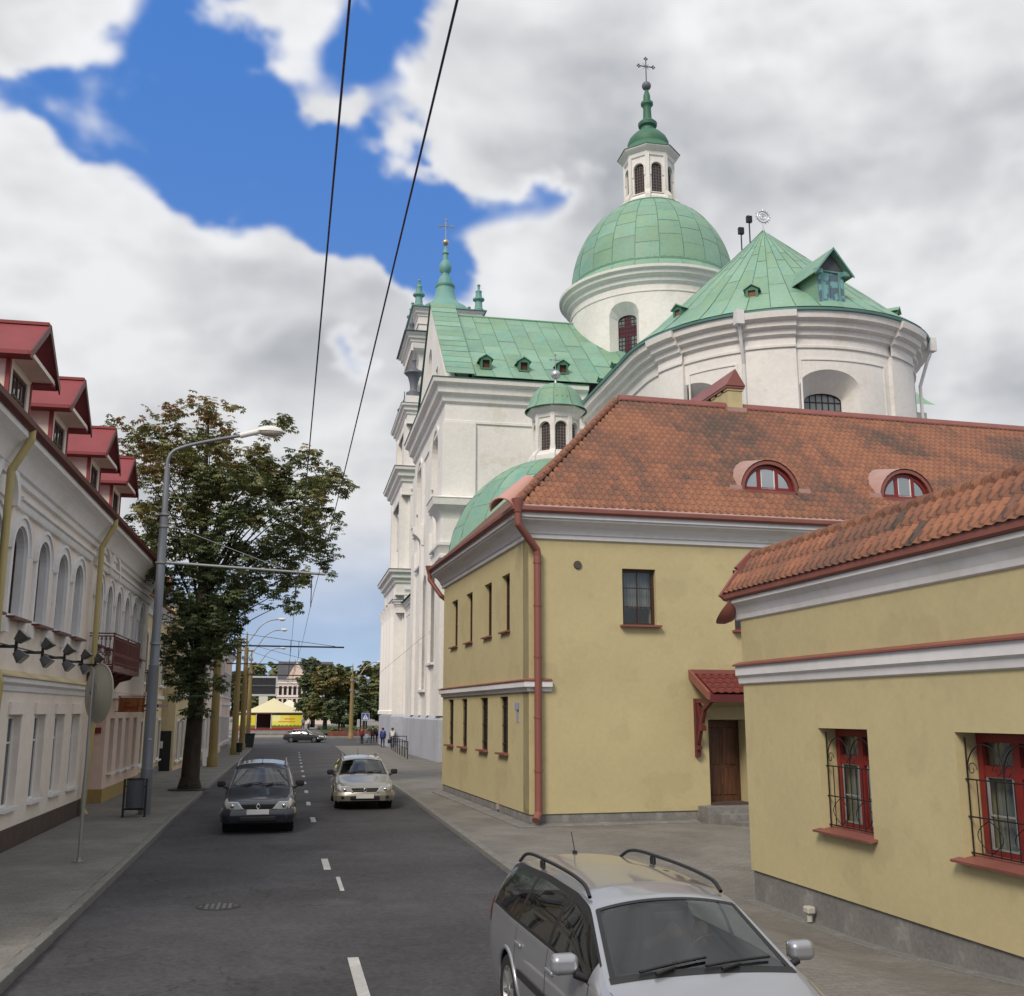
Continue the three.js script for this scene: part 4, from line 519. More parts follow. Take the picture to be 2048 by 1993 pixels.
// ---------- church ----------
{
  const C = thing('church', 'white baroque church with green copper dome, apse roof and corner tower', 'church', [26.3, 0, -74], 0);
  const R = rng(21), W = -Math.PI / 2;
  const circ = (cx, cz, r, n) => { const o = []; for (let i = 0; i < n; i++) { const a = Math.PI / 2 - 2 * Math.PI * i / n; o.push([cx + r * Math.cos(a), cz + r * Math.sin(a)]); } return o; };
  const octo = (cx, cz, r) => { const o = []; for (let i = 0; i < 8; i++) { const a = Math.PI / 8 - Math.PI * i / 4; o.push([cx + r * Math.cos(a), cz + r * Math.sin(a)]); } return o; };
  const rect = (x0, x1, z0, z1) => [[x0, z0], [x0, z1], [x1, z1], [x1, z0]];
  // copper sheets laid over a surface S(u, v) -> point, each sheet its own mesh standing 3 cm above a darker bed
  function sheets(parent, S, us, vs, gapU, gapV, stag = true, sub = 3) {
    for (let i = 0; i + 1 < us.length; i++) for (let j = 0; j + 1 < vs.length; j++) {
      const off = stag && i % 2 && vs.length > 2 ? 0.5 * (vs[1] - vs[0]) : 0; let v0 = vs[j] + (j ? off : 0), v1 = vs[j + 1] + (j + 2 < vs.length ? off : 0); if (v1 - v0 < 1e-4) continue;
      const pos = [], uv = [], idx = [], u0 = us[i], u1 = us[i + 1];
      const a = S(u0, v0), b = S(u1, v0), c = S(u0, v1); const gu = gapU / Math.max(0.2, a.distanceTo(b)) / 2 * (u1 - u0), gv = gapV / Math.max(0.2, a.distanceTo(c)) / 2 * (v1 - v0);
      const lift = 0.012 + R() * 0.02, um = (u0 + u1) / 2, vm = (v0 + v1) / 2, Xm = S(um, vm), sgn = S(um + 1e-3, vm).sub(Xm).cross(S(um, vm + 1e-3).sub(Xm)).y < 0 ? -1 : 1;
      for (let q = 0; q <= sub; q++) for (let p = 0; p <= sub; p++) { const uu = lerp(u0 + gu, u1 - gu, p / sub), vv = lerp(v0 + gv, v1 - gv, q / sub), X = S(uu, vv), e = 1e-3, n = S(uu + e, vv).sub(X).cross(S(uu, vv + e).sub(X)).normalize(); X.addScaledVector(n, lift * sgn); pos.push(X.x, X.y, X.z); uv.push(X.x * 0.8 + X.z * 0.6 + i * 0.7, X.y + j * 1.3); }
      for (let q = 0; q < sub; q++) for (let p = 0; p < sub; p++) { const k = q * (sub + 1) + p; idx.push(k, k + 1, k + sub + 1, k + 1, k + sub + 2, k + sub + 1); }
      const g = new THREE.BufferGeometry(); g.setAttribute('position', new THREE.Float32BufferAttribute(pos, 3)); g.setAttribute('uv', new THREE.Float32BufferAttribute(uv, 2)); g.setIndex(idx); g.computeVertexNormals();
      if (sgn < 0) { g.setIndex(idx.map((_, t) => idx[t - (t % 3) + [0, 2, 1][t % 3]])); g.computeVertexNormals(); }
      part('copper_sheet', g, copperPanels[Math.floor(R() * 5)], parent);
    }
  }
  const steps = (a, b, n) => Array.from({ length: n + 1 }, (_, i) => lerp(a, b, i / n));
  function bed(S, u0, u1, v0, v1, nu, nv) { const pos = [], idx = [], uv = []; for (let i = 0; i <= nu; i++) for (let j = 0; j <= nv; j++) { const p = S(lerp(u0, u1, i / nu), lerp(v0, v1, j / nv)); pos.push(p.x, p.y, p.z); uv.push(p.x + p.z * 0.5, p.y); } for (let i = 0; i < nu; i++) for (let j = 0; j < nv; j++) { const k = i * (nv + 1) + j; idx.push(k, k + 1, k + nv + 1, k + 1, k + nv + 2, k + nv + 1); } const g = new THREE.BufferGeometry(); g.setAttribute('position', new THREE.Float32BufferAttribute(pos, 3)); g.setAttribute('uv', new THREE.Float32BufferAttribute(uv, 2)); g.setIndex(idx); g.computeVertexNormals(); return g; }
  // curved wall with splayed, arched openings; angles run from +x over +z
  function curvedWall(cx, cz, r, a0, a1, n, y0, y1, wins) {
    const pos = [], uv = [], P3 = (a, rr, y) => [cx + rr * Math.cos(a), y, cz + rr * Math.sin(a)];
    const quad = (A, B, Cq, D) => { for (const p of [A, B, Cq, A, Cq, D]) pos.push(...p); };
    let as = steps(a0, a1, n); for (const w of wins) as.push(...steps(w.a - w.h / r, w.a + w.h / r, 12)); as = [...new Set(as.map((v) => +v.toFixed(5)))].sort((p, q) => p - q);
    for (let i = 0; i + 1 < as.length; i++) {
      const A = as[i], B = as[i + 1], m = (A + B) / 2, w = wins.find((q) => Math.abs(m - q.a) < q.h / r);
      if (!w) { quad(P3(B, r, y0), P3(A, r, y0), P3(A, r, y1), P3(B, r, y1)); continue; }
      const top = (a) => { const k = clamp((a - w.a) * r / w.h, -1, 1); return w.ys + w.rise * Math.sqrt(1 - k * k); };
      quad(P3(B, r, y0), P3(A, r, y0), P3(A, r, w.y0), P3(B, r, w.y0)); quad(P3(B, r, top(B)), P3(A, r, top(A)), P3(A, r, y1), P3(B, r, y1));
      const sc = w.ih / w.h, ri = r - w.depth, ia = (a) => w.a + (a - w.a) * sc * r / ri, itop = (a) => { const k = clamp((a - w.a) * r / w.h, -1, 1); return w.iys + w.irise * Math.sqrt(1 - k * k); };
      quad(P3(B, r, top(B)), P3(A, r, top(A)), P3(ia(A), ri, itop(A)), P3(ia(B), ri, itop(B)));
      quad(P3(A, r, w.y0), P3(B, r, w.y0), P3(ia(B), ri, w.iy0), P3(ia(A), ri, w.iy0));
      for (const e of [w.a - w.h / r, w.a + w.h / r]) if (Math.abs(A - e) < 1e-4 || Math.abs(B - e) < 1e-4) quad(P3(e, r, w.y0), P3(e, r, w.ys), P3(ia(e), ri, w.iys), P3(ia(e), ri, w.iy0));
    }
    let g = new THREE.BufferGeometry(); g.setAttribute('position', new THREE.Float32BufferAttribute(pos, 3)); g.computeVertexNormals(); return boxUV(toCreasedNormals(g, 0.4));
  }
  function latticeWindow(cx, cz, r, w, glass, nx, ny, crossM) {
    const a = w.a, px = cx + (r - w.depth) * Math.cos(a), pz = cz + (r - w.depth) * Math.sin(a), ry = Math.PI / 2 - a;
    const f = part('church_window', ext(archPts(-w.ih, w.ih, w.iy0, w.iys, w.irise), [], 0.04, -0.2), glass, C, [px, 0, pz], ry), gs = [], top = w.iys + w.irise;
    for (let i = 0; i <= nx; i++) { const x = lerp(-w.ih, w.ih, i / nx), k = x / w.ih; gs.push(b6(x - 0.022, x + 0.022, w.iy0, w.iys + w.irise * Math.sqrt(Math.max(0, 1 - k * k)), -0.159, -0.12)); } for (let j = 0; j <= ny; j++) { const y = lerp(w.iy0, top, j / ny); const k = y > w.iys ? Math.sqrt(Math.max(0, 1 - ((y - w.iys) / Math.max(w.irise, 0.01)) ** 2)) : 1; gs.push(b6(-w.ih * k - 0.001, w.ih * k + 0.001, y - 0.02, y + 0.02, -0.157, -0.122)); }
    part('lattice', merge(gs), M.iron, f);
    if (crossM) { part('stained_cross', merge([b6(-w.ih * 0.36, w.ih * 0.36, w.iy0, top - 0.1, -0.1595, -0.15), b6(-w.ih * 0.98, w.ih * 0.98, lerp(w.iy0, top, 0.55), lerp(w.iy0, top, 0.78), -0.1595, -0.1505)]), M.stained, f); }
    return f;
  }
  // ---- transept ----
  const gx = -17.5, zs0 = 8.6, zn = -9;
  part('transept_wall', ext(R4(gx + 0.6, -7.9, -0.6, 24), [], 0.6, zs0 - 0.6), M.white, C);
  const hz = (s) => zs0 - s; // distance s from the near corner
  const S2 = (z) => z - zn; // gable-wall x for a given local z
  part('gable_wall', ext([V2(0, -0.6), V2(17.6, -0.6), V2(17.6, 24.2), V2(S2(-0.2), 33), V2(0, 24.2)], [archPts(S2(3.0), S2(6.2), 13.6, 20.2, 1.6), archPts(S2(-6.6), S2(-3.4), 13.6, 20.2, 1.6), archPts(S2(-2.6), S2(-0.2), 4.4, 11.4, 1.2), R4(S2(1.6), S2(4.4), 6.0, 12.0), archPts(S2(-1.2), S2(0.8), 25.4, 28.4, 1.0), R4(S2(3.2), S2(4.4), 24.9, 26.6)], 0.7, -0.7), M.white, C, [gx, 0, zn], W);
  part('gable_recess_back', b6(gx + 0.7, gx + 1.7, -0.6, 24.0, zn + 0.6, zs0 - 0.6), M.white, C);
  part('gable_back', ext([V2(0.2, 24.0), V2(17.4, 24.0), V2(S2(-0.2), 32.8)], [], 0.8, -1.69), M.white, C, [gx, 0, zn], W);
  const corn = (y, k = 1) => [[0.002, y - 2.9 * k], [0.1 * k, y - 2.86 * k], [0.1 * k, y - 2.7 * k], [0.03, y - 2.66 * k], [0.03, y - 1.6 * k], [0.22 * k, y - 1.45 * k], [0.26 * k, y - 1.1 * k], [0.55 * k, y - 0.95 * k], [0.6 * k, y - 0.5 * k], [0.9 * k, y - 0.36 * k], [0.95 * k, y - 0.08 * k], [0.002, y]];
  part('cornice', sweep(corn(24.2), [[gx, zn], [gx, zs0], [-8.0, zs0]]), M.white, C);
  part('cornice_flashing', sweep([[0.002, 24.205], [1.0, 24.13], [1.0, 24.17], [0.002, 24.3]], [[gx, zn], [gx, zs0], [-8.0, zs0]]), M.copperDark, C);
  for (const [z0, z1] of [[zs0 - 2.1, zs0], [1.7, 2.6], [-3.2, -2.3], [zn, zn + 2]]) { part('pilaster', b6(gx - 0.18, gx - 0.001, 16.4, 21.3, z0, z1 + (z1 === zs0 ? 0.2 : 0)), M.white, C); part('pilaster', b6(gx - 0.22, gx - 0.001, 2.6, 15.0, z0, z1 + (z1 === zs0 ? 0.2 : 0)), M.white, C); }
  part('pilaster', b6(gx + 0.0, gx + 2.0, 16.4, 21.3, zs0 + 0.001, zs0 + 0.198), M.white, C); part('pilaster', b6(gx + 0.0, gx + 2.05, 2.6, 15.0, zs0 + 0.001, zs0 + 0.198), M.white, C);
  const pc = [[0.02, 14.9], [0.2, 14.95], [0.28, 15.3], [0.5, 15.55], [0.78, 15.75], [0.85, 16.15], [0.9, 16.2], [0.02, 16.5]];
  part('pier_cornice', sweep(pc, [[gx, zs0 - 2.2], [gx, zs0], [gx + 2.15, zs0]]), M.white, C); part('pier_cornice', sweep(pc, [[gx, -3.3], [gx, -2.2]]), M.white, C);
  part('pier_capital', sweep([[0.02, 12.3], [0.3, 12.4], [0.3, 12.6], [0.24, 12.65], [0.34, 13.1], [0.42, 13.2], [0.42, 13.4], [0.02, 13.5]], [[gx, zs0 - 2.15], [gx, zs0], [gx + 2.1, zs0]]), M.white, C);
  for (const [z0, z1, y] of [[3.0, 6.2, 13.45], [-6.6, -3.4, 13.45], [1.6, 4.4, 5.9], [-2.6, -0.2, 4.2]]) part('window_ledge', b6(gx - 0.25, gx - 0.002, y, y + 0.16, z0 - 0.2, z1 + 0.2), M.whiteTrim, C);
  for (const [z0, z1] of [[3.0, 6.2], [-6.6, -3.4]]) part('arch_moulding', ext(archRing(S2(z0) - 0.02, S2(z1) + 0.02, 18, 20.2, 1.62, 0.3), [], 0.14, 0.002), M.white, C, [gx, 0, zn], W);
  part('base_course', sweep([[0.0, -0.8], [0.22, -0.8], [0.22, 2.35], [0.0, 2.6]], [[gx, zn], [gx, zs0], [-8.0, zs0]]), M.churchBase, C);
  // roof over the transept
  const ridgeY = 32.2, eaveY = 24.3, ez = zs0 + 1.0;
  const roofS = (u, v) => V3(u, v < 0.12 ? lerp(eaveY, eaveY + 0.75, v / 0.12) : lerp(eaveY + 0.75, ridgeY, (v - 0.12) / 0.88), lerp(ez, -0.2, v));
  const tr = part('transept_roof', bed(roofS, -15.9, -0.5, 0, 1, 2, 10), M.copperUnder, C); sheets(tr, roofS, steps(-15.6, -0.6, 12), steps(0, 1, 5), 0.045, 0.035);
  part('transept_roof_back', bed((u, v) => V3(u, lerp(ridgeY, eaveY, v), lerp(-0.2, -10, v)), -15.9, 15, 0, 1, 2, 2), M.copperUnder, C); part('roof_ridge', bar([-15.8, ridgeY + 0.06, -0.2], [-1, ridgeY + 0.06, -0.2], 0.09, 8), copperPanels[0], C);
  const capS = (u, v) => V3(lerp(gx - 0.12, gx + 1.78, u), lerp(24.35, 33.05, v) + 0.02, lerp(zs0 + 1.05, -0.2, v) + 0.06);
  const gc = part('gable_capping', bed(capS, 0, 1, 0, 1, 1, 2), M.copperUnder, C); sheets(gc, capS, [0, 1], steps(0, 1, 14), 0.02, 0.05, false, 1);
  part('gable_capping_side', ext([V2(zs0 + 1.0, 24.3), V2(zs0 + 0.4, 24.3), V2(-0.2, 32.4), V2(-0.2, 33.02)].map((p) => V2(-p.x, p.y)), [], 0.04, 0).rotateY(Math.PI / 2), copperPanels[2], C, [gx + 1.74, 0, 0]);
  part('gable_capping_back', bed((u, v) => V3(lerp(gx - 0.12, gx + 1.78, u), lerp(33.05, 24.35, v), lerp(-0.2, zn - 1, v)), 0, 1, 0, 1, 1, 2), M.copperUnder, C);
  for (const x of [-14.75, -12.15, -9.45]) { const v = 0.16, p = roofS(x, v), d = part('roof_vent', ext([V2(-0.36, 0), V2(0.36, 0), V2(0.36, 0.75), V2(0, 0.98), V2(-0.36, 0.75)], [R4(-0.24, 0.24, 0.12, 0.66)], 1.1, -1.1), M.copperDark, C, [p.x, p.y - 0.12, p.z + 0.25]); part('vent_opening', b6(-0.25, 0.25, 0.1, 0.68, -0.3, -0.2), mat([0.10, 0.03, 0.02]), d); part('vent_roof', ext([V2(-0.5, 0.68), V2(0, 1.0), V2(0.5, 0.68), V2(0.5, 0.74), V2(0, 1.08), V2(-0.5, 0.74)], [], 1.3, -1.2), copperPanels[0], d); }
  // far transept arm
  part('far_transept', b6(8, 17.5, -0.6, 24, zn, zs0), M.white, C);
  part('far_transept_roof', bed(roofS, 1, 17.6, 0, 1, 2, 10), copperPanels[1], C);
  // ---- apse and choir ----
  const AZ = 20, AR = 7.72, w1 = { a: Math.PI / 2 + 0.07, h: 1.6, y0: 13.5, ys: 18.95, rise: 0.85, depth: 1.0, ih: 1.0, iy0: 14.4, iys: 18.45, irise: 0.38 }, aw = [w1, { ...w1, a: Math.PI / 2 + 1.02 }, { ...w1, a: Math.PI / 2 - 0.82 }];
  part('apse_wall', curvedWall(0, AZ, AR, -0.02, Math.PI + 0.02, 48, -0.6, 22, aw), M.white, C);
  part('choir_wall', b6(-AR, -7.2, -0.6, 22, zs0, AZ - 0.001), M.white, C); part('choir_wall', b6(7.2, AR, -0.6, 22, zs0, AZ - 0.001), M.white, C);
  for (const w of aw) latticeWindow(0, AZ, AR, w, M.leaded, 6, 10);
  const ap = (o) => [[-AR - o, zs0], [-AR - o, AZ], ...arc(0, AZ, AR + o, Math.PI, 0, 44).slice(1), [AR + o, zs0]];
  const acorn = [[0.002, 20.9], [0.09, 20.92], [0.1, 21.04], [0.03, 21.08], [0.03, 21.45], [0.22, 21.55], [0.26, 21.8], [0.5, 21.9], [0.54, 22.15], [0.8, 22.28], [0.86, 22.6], [0.002, 22.74]];
  part('apse_cornice', sweep(acorn, ap(0)), M.white, C);
  part('eaves_strip', sweep([[0.5, 22.6], [0.98, 22.62], [1.02, 22.72], [0.5, 22.95]], ap(0)), M.copperBlue, C);
  for (const [a, h] of [[2.02, 0.16], [0.99, 0.16], [2.75, 0.12]]) { const pa = arc(0, AZ, AR, a + h, a - h, 8); part('lesene', sweep([[-0.1, -0.6], [0.2, -0.6], [0.2, 20.9], [-0.1, 20.9]], pa), M.white, C); part('lesene_cornice', sweep(acorn.map(([o, y]) => [o + 0.2, y + 0.004]), pa), M.white, C); }
  for (const [a, b] of [[1.84, 1.2], [2.6, 2.24]]) part('panel_moulding', merge([sweep([[0, 20.28], [0.05, 20.28], [0.05, 20.36], [0, 20.36]], arc(0, AZ, AR, a, b, 14)), sweep([[0, 12], [0.05, 12], [0.05, 20.28], [0, 20.28]], arc(0, AZ, AR, a, a - 0.012, 1)), sweep([[0, 12], [0.05, 12], [0.05, 20.28], [0, 20.28]], arc(0, AZ, AR, b + 0.012, b, 1))]), M.white, C);
  const apexY = 31.0, prof = (v) => v < 0.14 ? [lerp(8.72, 7.5, v / 0.14), lerp(22.75, 23.75, v / 0.14)] : [lerp(7.5, 0.05, (v - 0.14) / 0.86), lerp(23.75, apexY, (v - 0.14) / 0.86)];
  const coneS = (a, v) => { const [r, y] = prof(v); return V3(r * Math.cos(a), y, AZ + r * Math.sin(a)); };
  const ar = part('apse_roof', bed(coneS, 0, Math.PI, 0, 1, 48, 16), M.copperUnder, C);
  sheets(ar, coneS, steps(0.02, Math.PI - 0.001, 22), steps(0, 0.98, 5), 0.05, 0.03);
  for (const q of [-1, 1]) { const S = (u, v) => { const [r, y] = prof(v); return V3(q * r, y, lerp(AZ, 5.5, u)); }; const cr = part('choir_roof', bed(S, 0, 1, 0, 1, 2, 10), M.copperUnder, C); sheets(cr, S, steps(0, 1, 9), steps(0, 1, 5), 0.05, 0.03); }
  part('roof_ridge', bar([0, apexY + 0.05, AZ], [0, apexY + 0.05, 5.8], 0.09, 8), copperPanels[0], C);
  { // big shuttered dormer on the apse roof
    const a = Math.PI / 2 + 0.045, d = part('roof_dormer', ext([V2(-0.78, 22.9), V2(0.78, 22.9), V2(0.78, 25.0), V2(0, 26.0), V2(-0.78, 25.0)], [R4(-0.5, 0.5, 23.2, 24.95)], 4.2, -4.2), copperPanels[2], C, [7.98 * Math.cos(a), 0, AZ + 7.98 * Math.sin(a)], 0.12);
    part('front_boards', ext([V2(-0.8, 22.88), V2(0.8, 22.88), V2(0.8, 25.02), V2(-0.8, 25.02)], [R4(-0.48, 0.48, 23.2, 24.93)], 0.03, 0.003), M.copperBlue, d);
    for (const q of [-1, 1]) { part('shutter', b6(q > 0 ? 0.015 : -0.48, q > 0 ? 0.48 : -0.015, 23.2, 24.92, -0.08, -0.03), M.copperWorn, d); part('roof_slope', ext([V2(0, 26.12), V2(q * 1.12, 24.72), V2(q * 1.12, 24.66), V2(0, 26.0)], [], 4.9, -4.5), copperPanels[3], d); part('barge_board', ext([V2(0, 26.14), V2(q * 1.16, 24.7), V2(q * 1.16, 24.58), V2(0, 26.0)], [], 0.04, 0.42), M.copperBlue, d); part('eaves_block', b6(q > 0 ? 0.62 : -1.0, q > 0 ? 1.0 : -0.62, 24.72, 24.95, 0.04, 0.3), M.copperBlue, d); }
    part('gable_board', ext([V2(-0.74, 25.03), V2(0.74, 25.03), V2(0, 25.95)], [], 0.04, 0.003), mat([0.12, 0.13, 0.15], { map: T.metal }), d);
    for (const x of [-0.66, 0.66]) part('corner_board', b6(x - 0.09, x + 0.09, 22.95, 25.0, 0.034, 0.06), M.copperWorn, d);
  }
  const vent = (S, u, v, ry, s = 1) => { const p = S(u, v), d = part('roof_vent', ext([V2(-0.34, 0), V2(0.34, 0), V2(0.34, 0.62), V2(0, 0.82), V2(-0.34, 0.62)], [R4(-0.2, 0.2, 0.14, 0.55)], 1.0, -1.0), M.copperDark, C, [p.x, p.y - 0.1, p.z], ry); d.scale.setScalar(s); part('vent_opening', b6(-0.22, 0.22, 0.12, 0.58, -0.2, -0.1), mat([0.20, 0.10, 0.055]), d); part('vent_roof', ext([V2(-0.46, 0.58), V2(0, 0.86), V2(0.46, 0.58), V2(0.46, 0.64), V2(0, 0.94), V2(-0.46, 0.64)], [], 1.2, -1.1), copperPanels[2], d); };
  for (const a of [2.13, 2.75, 0.72]) vent(coneS, a, 0.17, Math.PI / 2 - a, 0.95);
  vent((u, v) => V3(-prof(v)[0], prof(v)[1], u), 14.5, 0.1, W, 0.9); vent((u, v) => V3(-prof(v)[0], prof(v)[1], u), 11.5, 0.1, W, 0.9);
  { const t = (r0, r) => { const g = new THREE.TorusGeometry(r0, r, 6, 24); return g; }, gs = [t(0.36, 0.05), t(0.2, 0.03)]; for (let i = 0; i < 16; i++) { const a = i * Math.PI / 8; gs.push(bar([0.36 * Math.cos(a), 0.36 * Math.sin(a), 0], [0.52 * Math.cos(a), 0.52 * Math.sin(a), 0], 0.035, 5, 0.012)); } gs.push(bx(0.05, 0.34, 0.04), bx(0.2, 0.05, 0.04, 0, 0.05), bar([0, -0.36, 0], [0, -1.0, 0], 0.035)); part('sunburst_emblem', merge(gs), M.silverBall, C, [0, apexY + 0.95, AZ]); }
  for (const [x, y, h] of [[-0.9, 30.2, 1.4], [-1.45, 29.6, 1.2]]) part('roof_floodlight', merge([bar([x, y, AZ], [x, y + h, AZ], 0.04), rb(0.34, 0.42, 0.22, 0.03, x, y + h + 0.1, AZ)]), M.iron, C);
  for (const [a, dy] of [[2.19, 0], [0.66, 0]]) { const q = (r, y) => [r * Math.cos(a), y, AZ + r * Math.sin(a)]; part('rain_pipe', merge([ptube([q(8.67, 22.6), q(8.62, 21.9), q(8.47, 21.6), q(8.0, 20.2), q(8.0, 0.4)], 0.09), bx(0.42, 0.75, 0.42, ...q(8.72, 22.45))]), M.whiteTrim, C); }
  // ---- drum, dome, lantern ----
  const DR = 6.45, dw = { a: 2.25, h: 1.15, y0: 27.3, ys: 31.35, rise: 0.85, depth: 0.75, ih: 0.72, iy0: 27.9, iys: 31.05, irise: 0.35 }, dws = [dw, { ...dw, a: 2.25 - Math.PI / 2 }, { ...dw, a: 2.25 + Math.PI / 2 }, { ...dw, a: 2.25 - Math.PI }];
  part('drum_wall', curvedWall(0, 0, DR, -1.2, -1.2 + 2 * Math.PI, 60, 22, 33.6, dws), M.white, C); for (const w of dws) latticeWindow(0, 0, DR, w, M.leaded, 6, 11, true);
  part('drum_cornice', sweep([[0.002, 32.75], [0.06, 32.78], [0.07, 32.86], [0.02, 32.9], [0.02, 33.3], [0.25, 33.5], [0.3, 33.75], [0.62, 33.95], [0.68, 34.2], [0.9, 34.3], [0.92, 34.5], [0.0, 34.75]], circ(0, 0, DR, 64), true), M.white, C);
  part('drum_ledge', sweep([[0, 26.9], [0.12, 26.95], [0.12, 27.1], [0, 27.15]], circ(0, 0, DR, 64), true), M.whiteTrim, C);
  const domeS = (a, v) => { if (v < 0.1) return V3(lerp(6.95, 6.35, v / 0.1) * Math.cos(a), lerp(34.55, 35.35, v / 0.1), lerp(6.95, 6.35, v / 0.1) * Math.sin(a)); const t = (v - 0.1) / 0.9 * 1.14; const r = 6.35 * Math.cos(t), y = 35.35 + 7.3 * Math.sin(t); return V3(r * Math.cos(a), y, r * Math.sin(a)); };
  const dm = part('dome', bed(domeS, 0, 2 * Math.PI, 0, 1, 64, 24), M.copperUnder, C);
  sheets(dm, domeS, steps(0, 2 * Math.PI, 24), [0, 0.1], 0.035, 0.03, false); sheets(dm, domeS, steps(0.1, 0.1 + 2 * Math.PI, 22), steps(0.1, 1, 6), 0.045, 0.03);
  part('dome_curb', lathe([[2.95, 41.55], [3.0, 41.8], [2.85, 42.0], [2.2, 42.15]], 32), M.copperDark, C);
  function lantern(cx, cz, y0, h, r, win, sc) {
    const root = part('lantern', sweep([[0.3 * sc, y0], [0.34 * sc, y0], [0.34 * sc, y0 + 0.5 * sc], [0.0, y0 + 0.9 * sc]], octo(cx, cz, r), true), M.white, C);
    const fw = 2 * r * Math.sin(Math.PI / 8) + 0.02, apo = r * Math.cos(Math.PI / 8);
    for (let i = 0; i < 8; i++) { const a = i * Math.PI / 4, px = cx + apo * Math.sin(a), pz = cz + apo * Math.cos(a); const hw = fw / 2;
      part('lantern_face', ext(R4(-hw, hw, y0, y0 + h), [archPts(-win, win, y0 + 0.22 * h, y0 + 0.7 * h, win)], 0.22, -0.22), M.white, root, [px, 0, pz], a);
      part('arch_moulding', merge([ext(archRing(-win - 0.01, win + 0.01, y0 + 0.55 * h, y0 + 0.7 * h, win + 0.01, 0.12 * sc), [], 0.07, 0.002), bx(2 * win + 0.35 * sc, 0.07 * sc, 0.12, 0, y0 + 0.21 * h, 0.05)]), M.white, root, [px, 0, pz], a);
      const gl = part('pane', ext(archPts(-win, win, y0 + 0.22 * h, y0 + 0.7 * h, win), [], 0.02, -0.2), M.glassDark, root, [px, 0, pz], a);
      const gs = []; for (let k = 0; k <= 4; k++) { const x = lerp(-win, win, k / 4); gs.push(b6(x - 0.02, x + 0.02, y0 + 0.22 * h, y0 + 0.7 * h + Math.sqrt(Math.max(0, win * win - x * x)), -0.17, -0.14)); } for (let k = 0; k < 10; k++) { const y = y0 + 0.22 * h + k * (0.48 * h + win) / 10; const kk = y > y0 + 0.7 * h ? Math.sqrt(Math.max(0, win * win - (y - y0 - 0.7 * h) ** 2)) : win; gs.push(b6(-kk, kk, y - 0.018, y + 0.018, -0.168, -0.142)); } part('lattice', merge(gs), mat([0.16, 0.12, 0.11]), root, [px, 0, pz], a);
      const b = a + Math.PI / 8, qx = cx + r * Math.sin(b), qz = cz + r * Math.cos(b);
      part('corner_pilaster', b6(-0.16 * sc, 0.16 * sc, y0 + 0.2 * h, y0 + h, -0.2, 0.1 * sc), M.white, root, [qx, 0, qz], b);
      part('corner_scroll', profX([V2(0, y0), V2(0.55 * sc, y0), V2(0.55 * sc, y0 + 0.14 * h), V2(0.42 * sc, y0 + 0.2 * h), V2(0.2 * sc, y0 + 0.26 * h), V2(0, y0 + 0.34 * h)], 0.4 * sc, -0.2 * sc), M.white, root, [qx - 0.1 * Math.sin(b), 0, qz - 0.1 * Math.cos(b)], b);
    }
    part('lantern_cornice', sweep([[0.002, y0 + h - 0.35 * sc], [0.1 * sc, y0 + h - 0.3 * sc], [0.14 * sc, y0 + h], [0.4 * sc, y0 + h + 0.2 * sc], [0.5 * sc, y0 + h + 0.32 * sc], [0.5 * sc, y0 + h + 0.42 * sc], [-0.3, y0 + h + 0.6 * sc]], octo(cx, cz, r), true), M.white, root);
    part('cornice_flashing', sweep([[0.3 * sc, y0 + h + 0.4 * sc], [0.56 * sc, y0 + h + 0.41 * sc], [0.56 * sc, y0 + h + 0.46 * sc], [-0.4, y0 + h + 0.68 * sc]], octo(cx, cz, r), true), M.copperUnder, root);
    return root;
  }
  lantern(0, 0, 42.0, 4.45, 1.95, 0.44, 1);
  part('lantern_cap', lathe([[2.2, 47.0], [1.85, 47.45], [1.62, 47.75], [1.68, 48.1], [1.5, 48.5], [1.1, 48.95], [0.62, 49.25], [0.55, 49.55], [0.75, 49.7], [0.78, 49.95], [0.6, 50.15], [0.36, 50.35], [0.32, 51.3], [0.36, 51.5], [0.5, 51.65], [0.5, 51.85], [0.3, 52.0], [0.28, 52.5], [0.12, 53.05], [0.05, 53.1]], 24), M.copperDark, C);
  part('ball', new THREE.SphereGeometry(0.38, 20, 14), M.slateBlue, C, [0, 53.4, 0]);
  const crossGeo = (s) => { const gs = [bar([0, 0, 0], [0, 2.35 * s, 0], 0.05 * s), bar([-0.62 * s, 1.5 * s, 0], [0.62 * s, 1.5 * s, 0], 0.05 * s)]; for (const [x, y] of [[0.62, 1.5], [-0.62, 1.5], [0, 2.2]]) { for (const [dx, dy] of [[0.12, 0], [-0.12, 0], [0, 0.12], [0, -0.12]]) gs.push(new THREE.SphereGeometry(0.075 * s, 6, 5).translate((x + dx) * s, (y + dy) * s, 0)); } for (let i = 0; i < 4; i++) { const a = Math.PI / 4 + i * Math.PI / 2; gs.push(bar([0, 1.5 * s, 0], [0.4 * s * Math.cos(a), (1.5 + 0.4 * Math.sin(a)) * s, 0], 0.03 * s, 5, 0.008 * s)); } return merge(gs); };
  part('cross', crossGeo(1), M.slateBlue, C, [0, 53.7, 0]);
  // ---- side chapel with its own small dome ----
  const KX = -11.9, KZ = 16, kS = (a, v) => { const t = v * 1.3, r = 6.3 * Math.cos(t), y = 10.95 + 6.3 * Math.sin(t); return V3(KX + r * Math.cos(a), y, KZ + r * Math.sin(a)); };
  part('chapel_wall', lathe([[6.0, -0.6], [6.0, 10.3], [6.35, 10.6], [6.4, 10.95], [6.2, 11]], 40), M.white, C, [KX, 0, KZ]);
  const kd = part('chapel_dome', bed(kS, 0, 2 * Math.PI, 0, 1, 48, 14), M.copperUnder, C); sheets(kd, kS, steps(Math.PI * 0.3, Math.PI * 1.5, 12), steps(0, 1, 4), 0.045, 0.03);
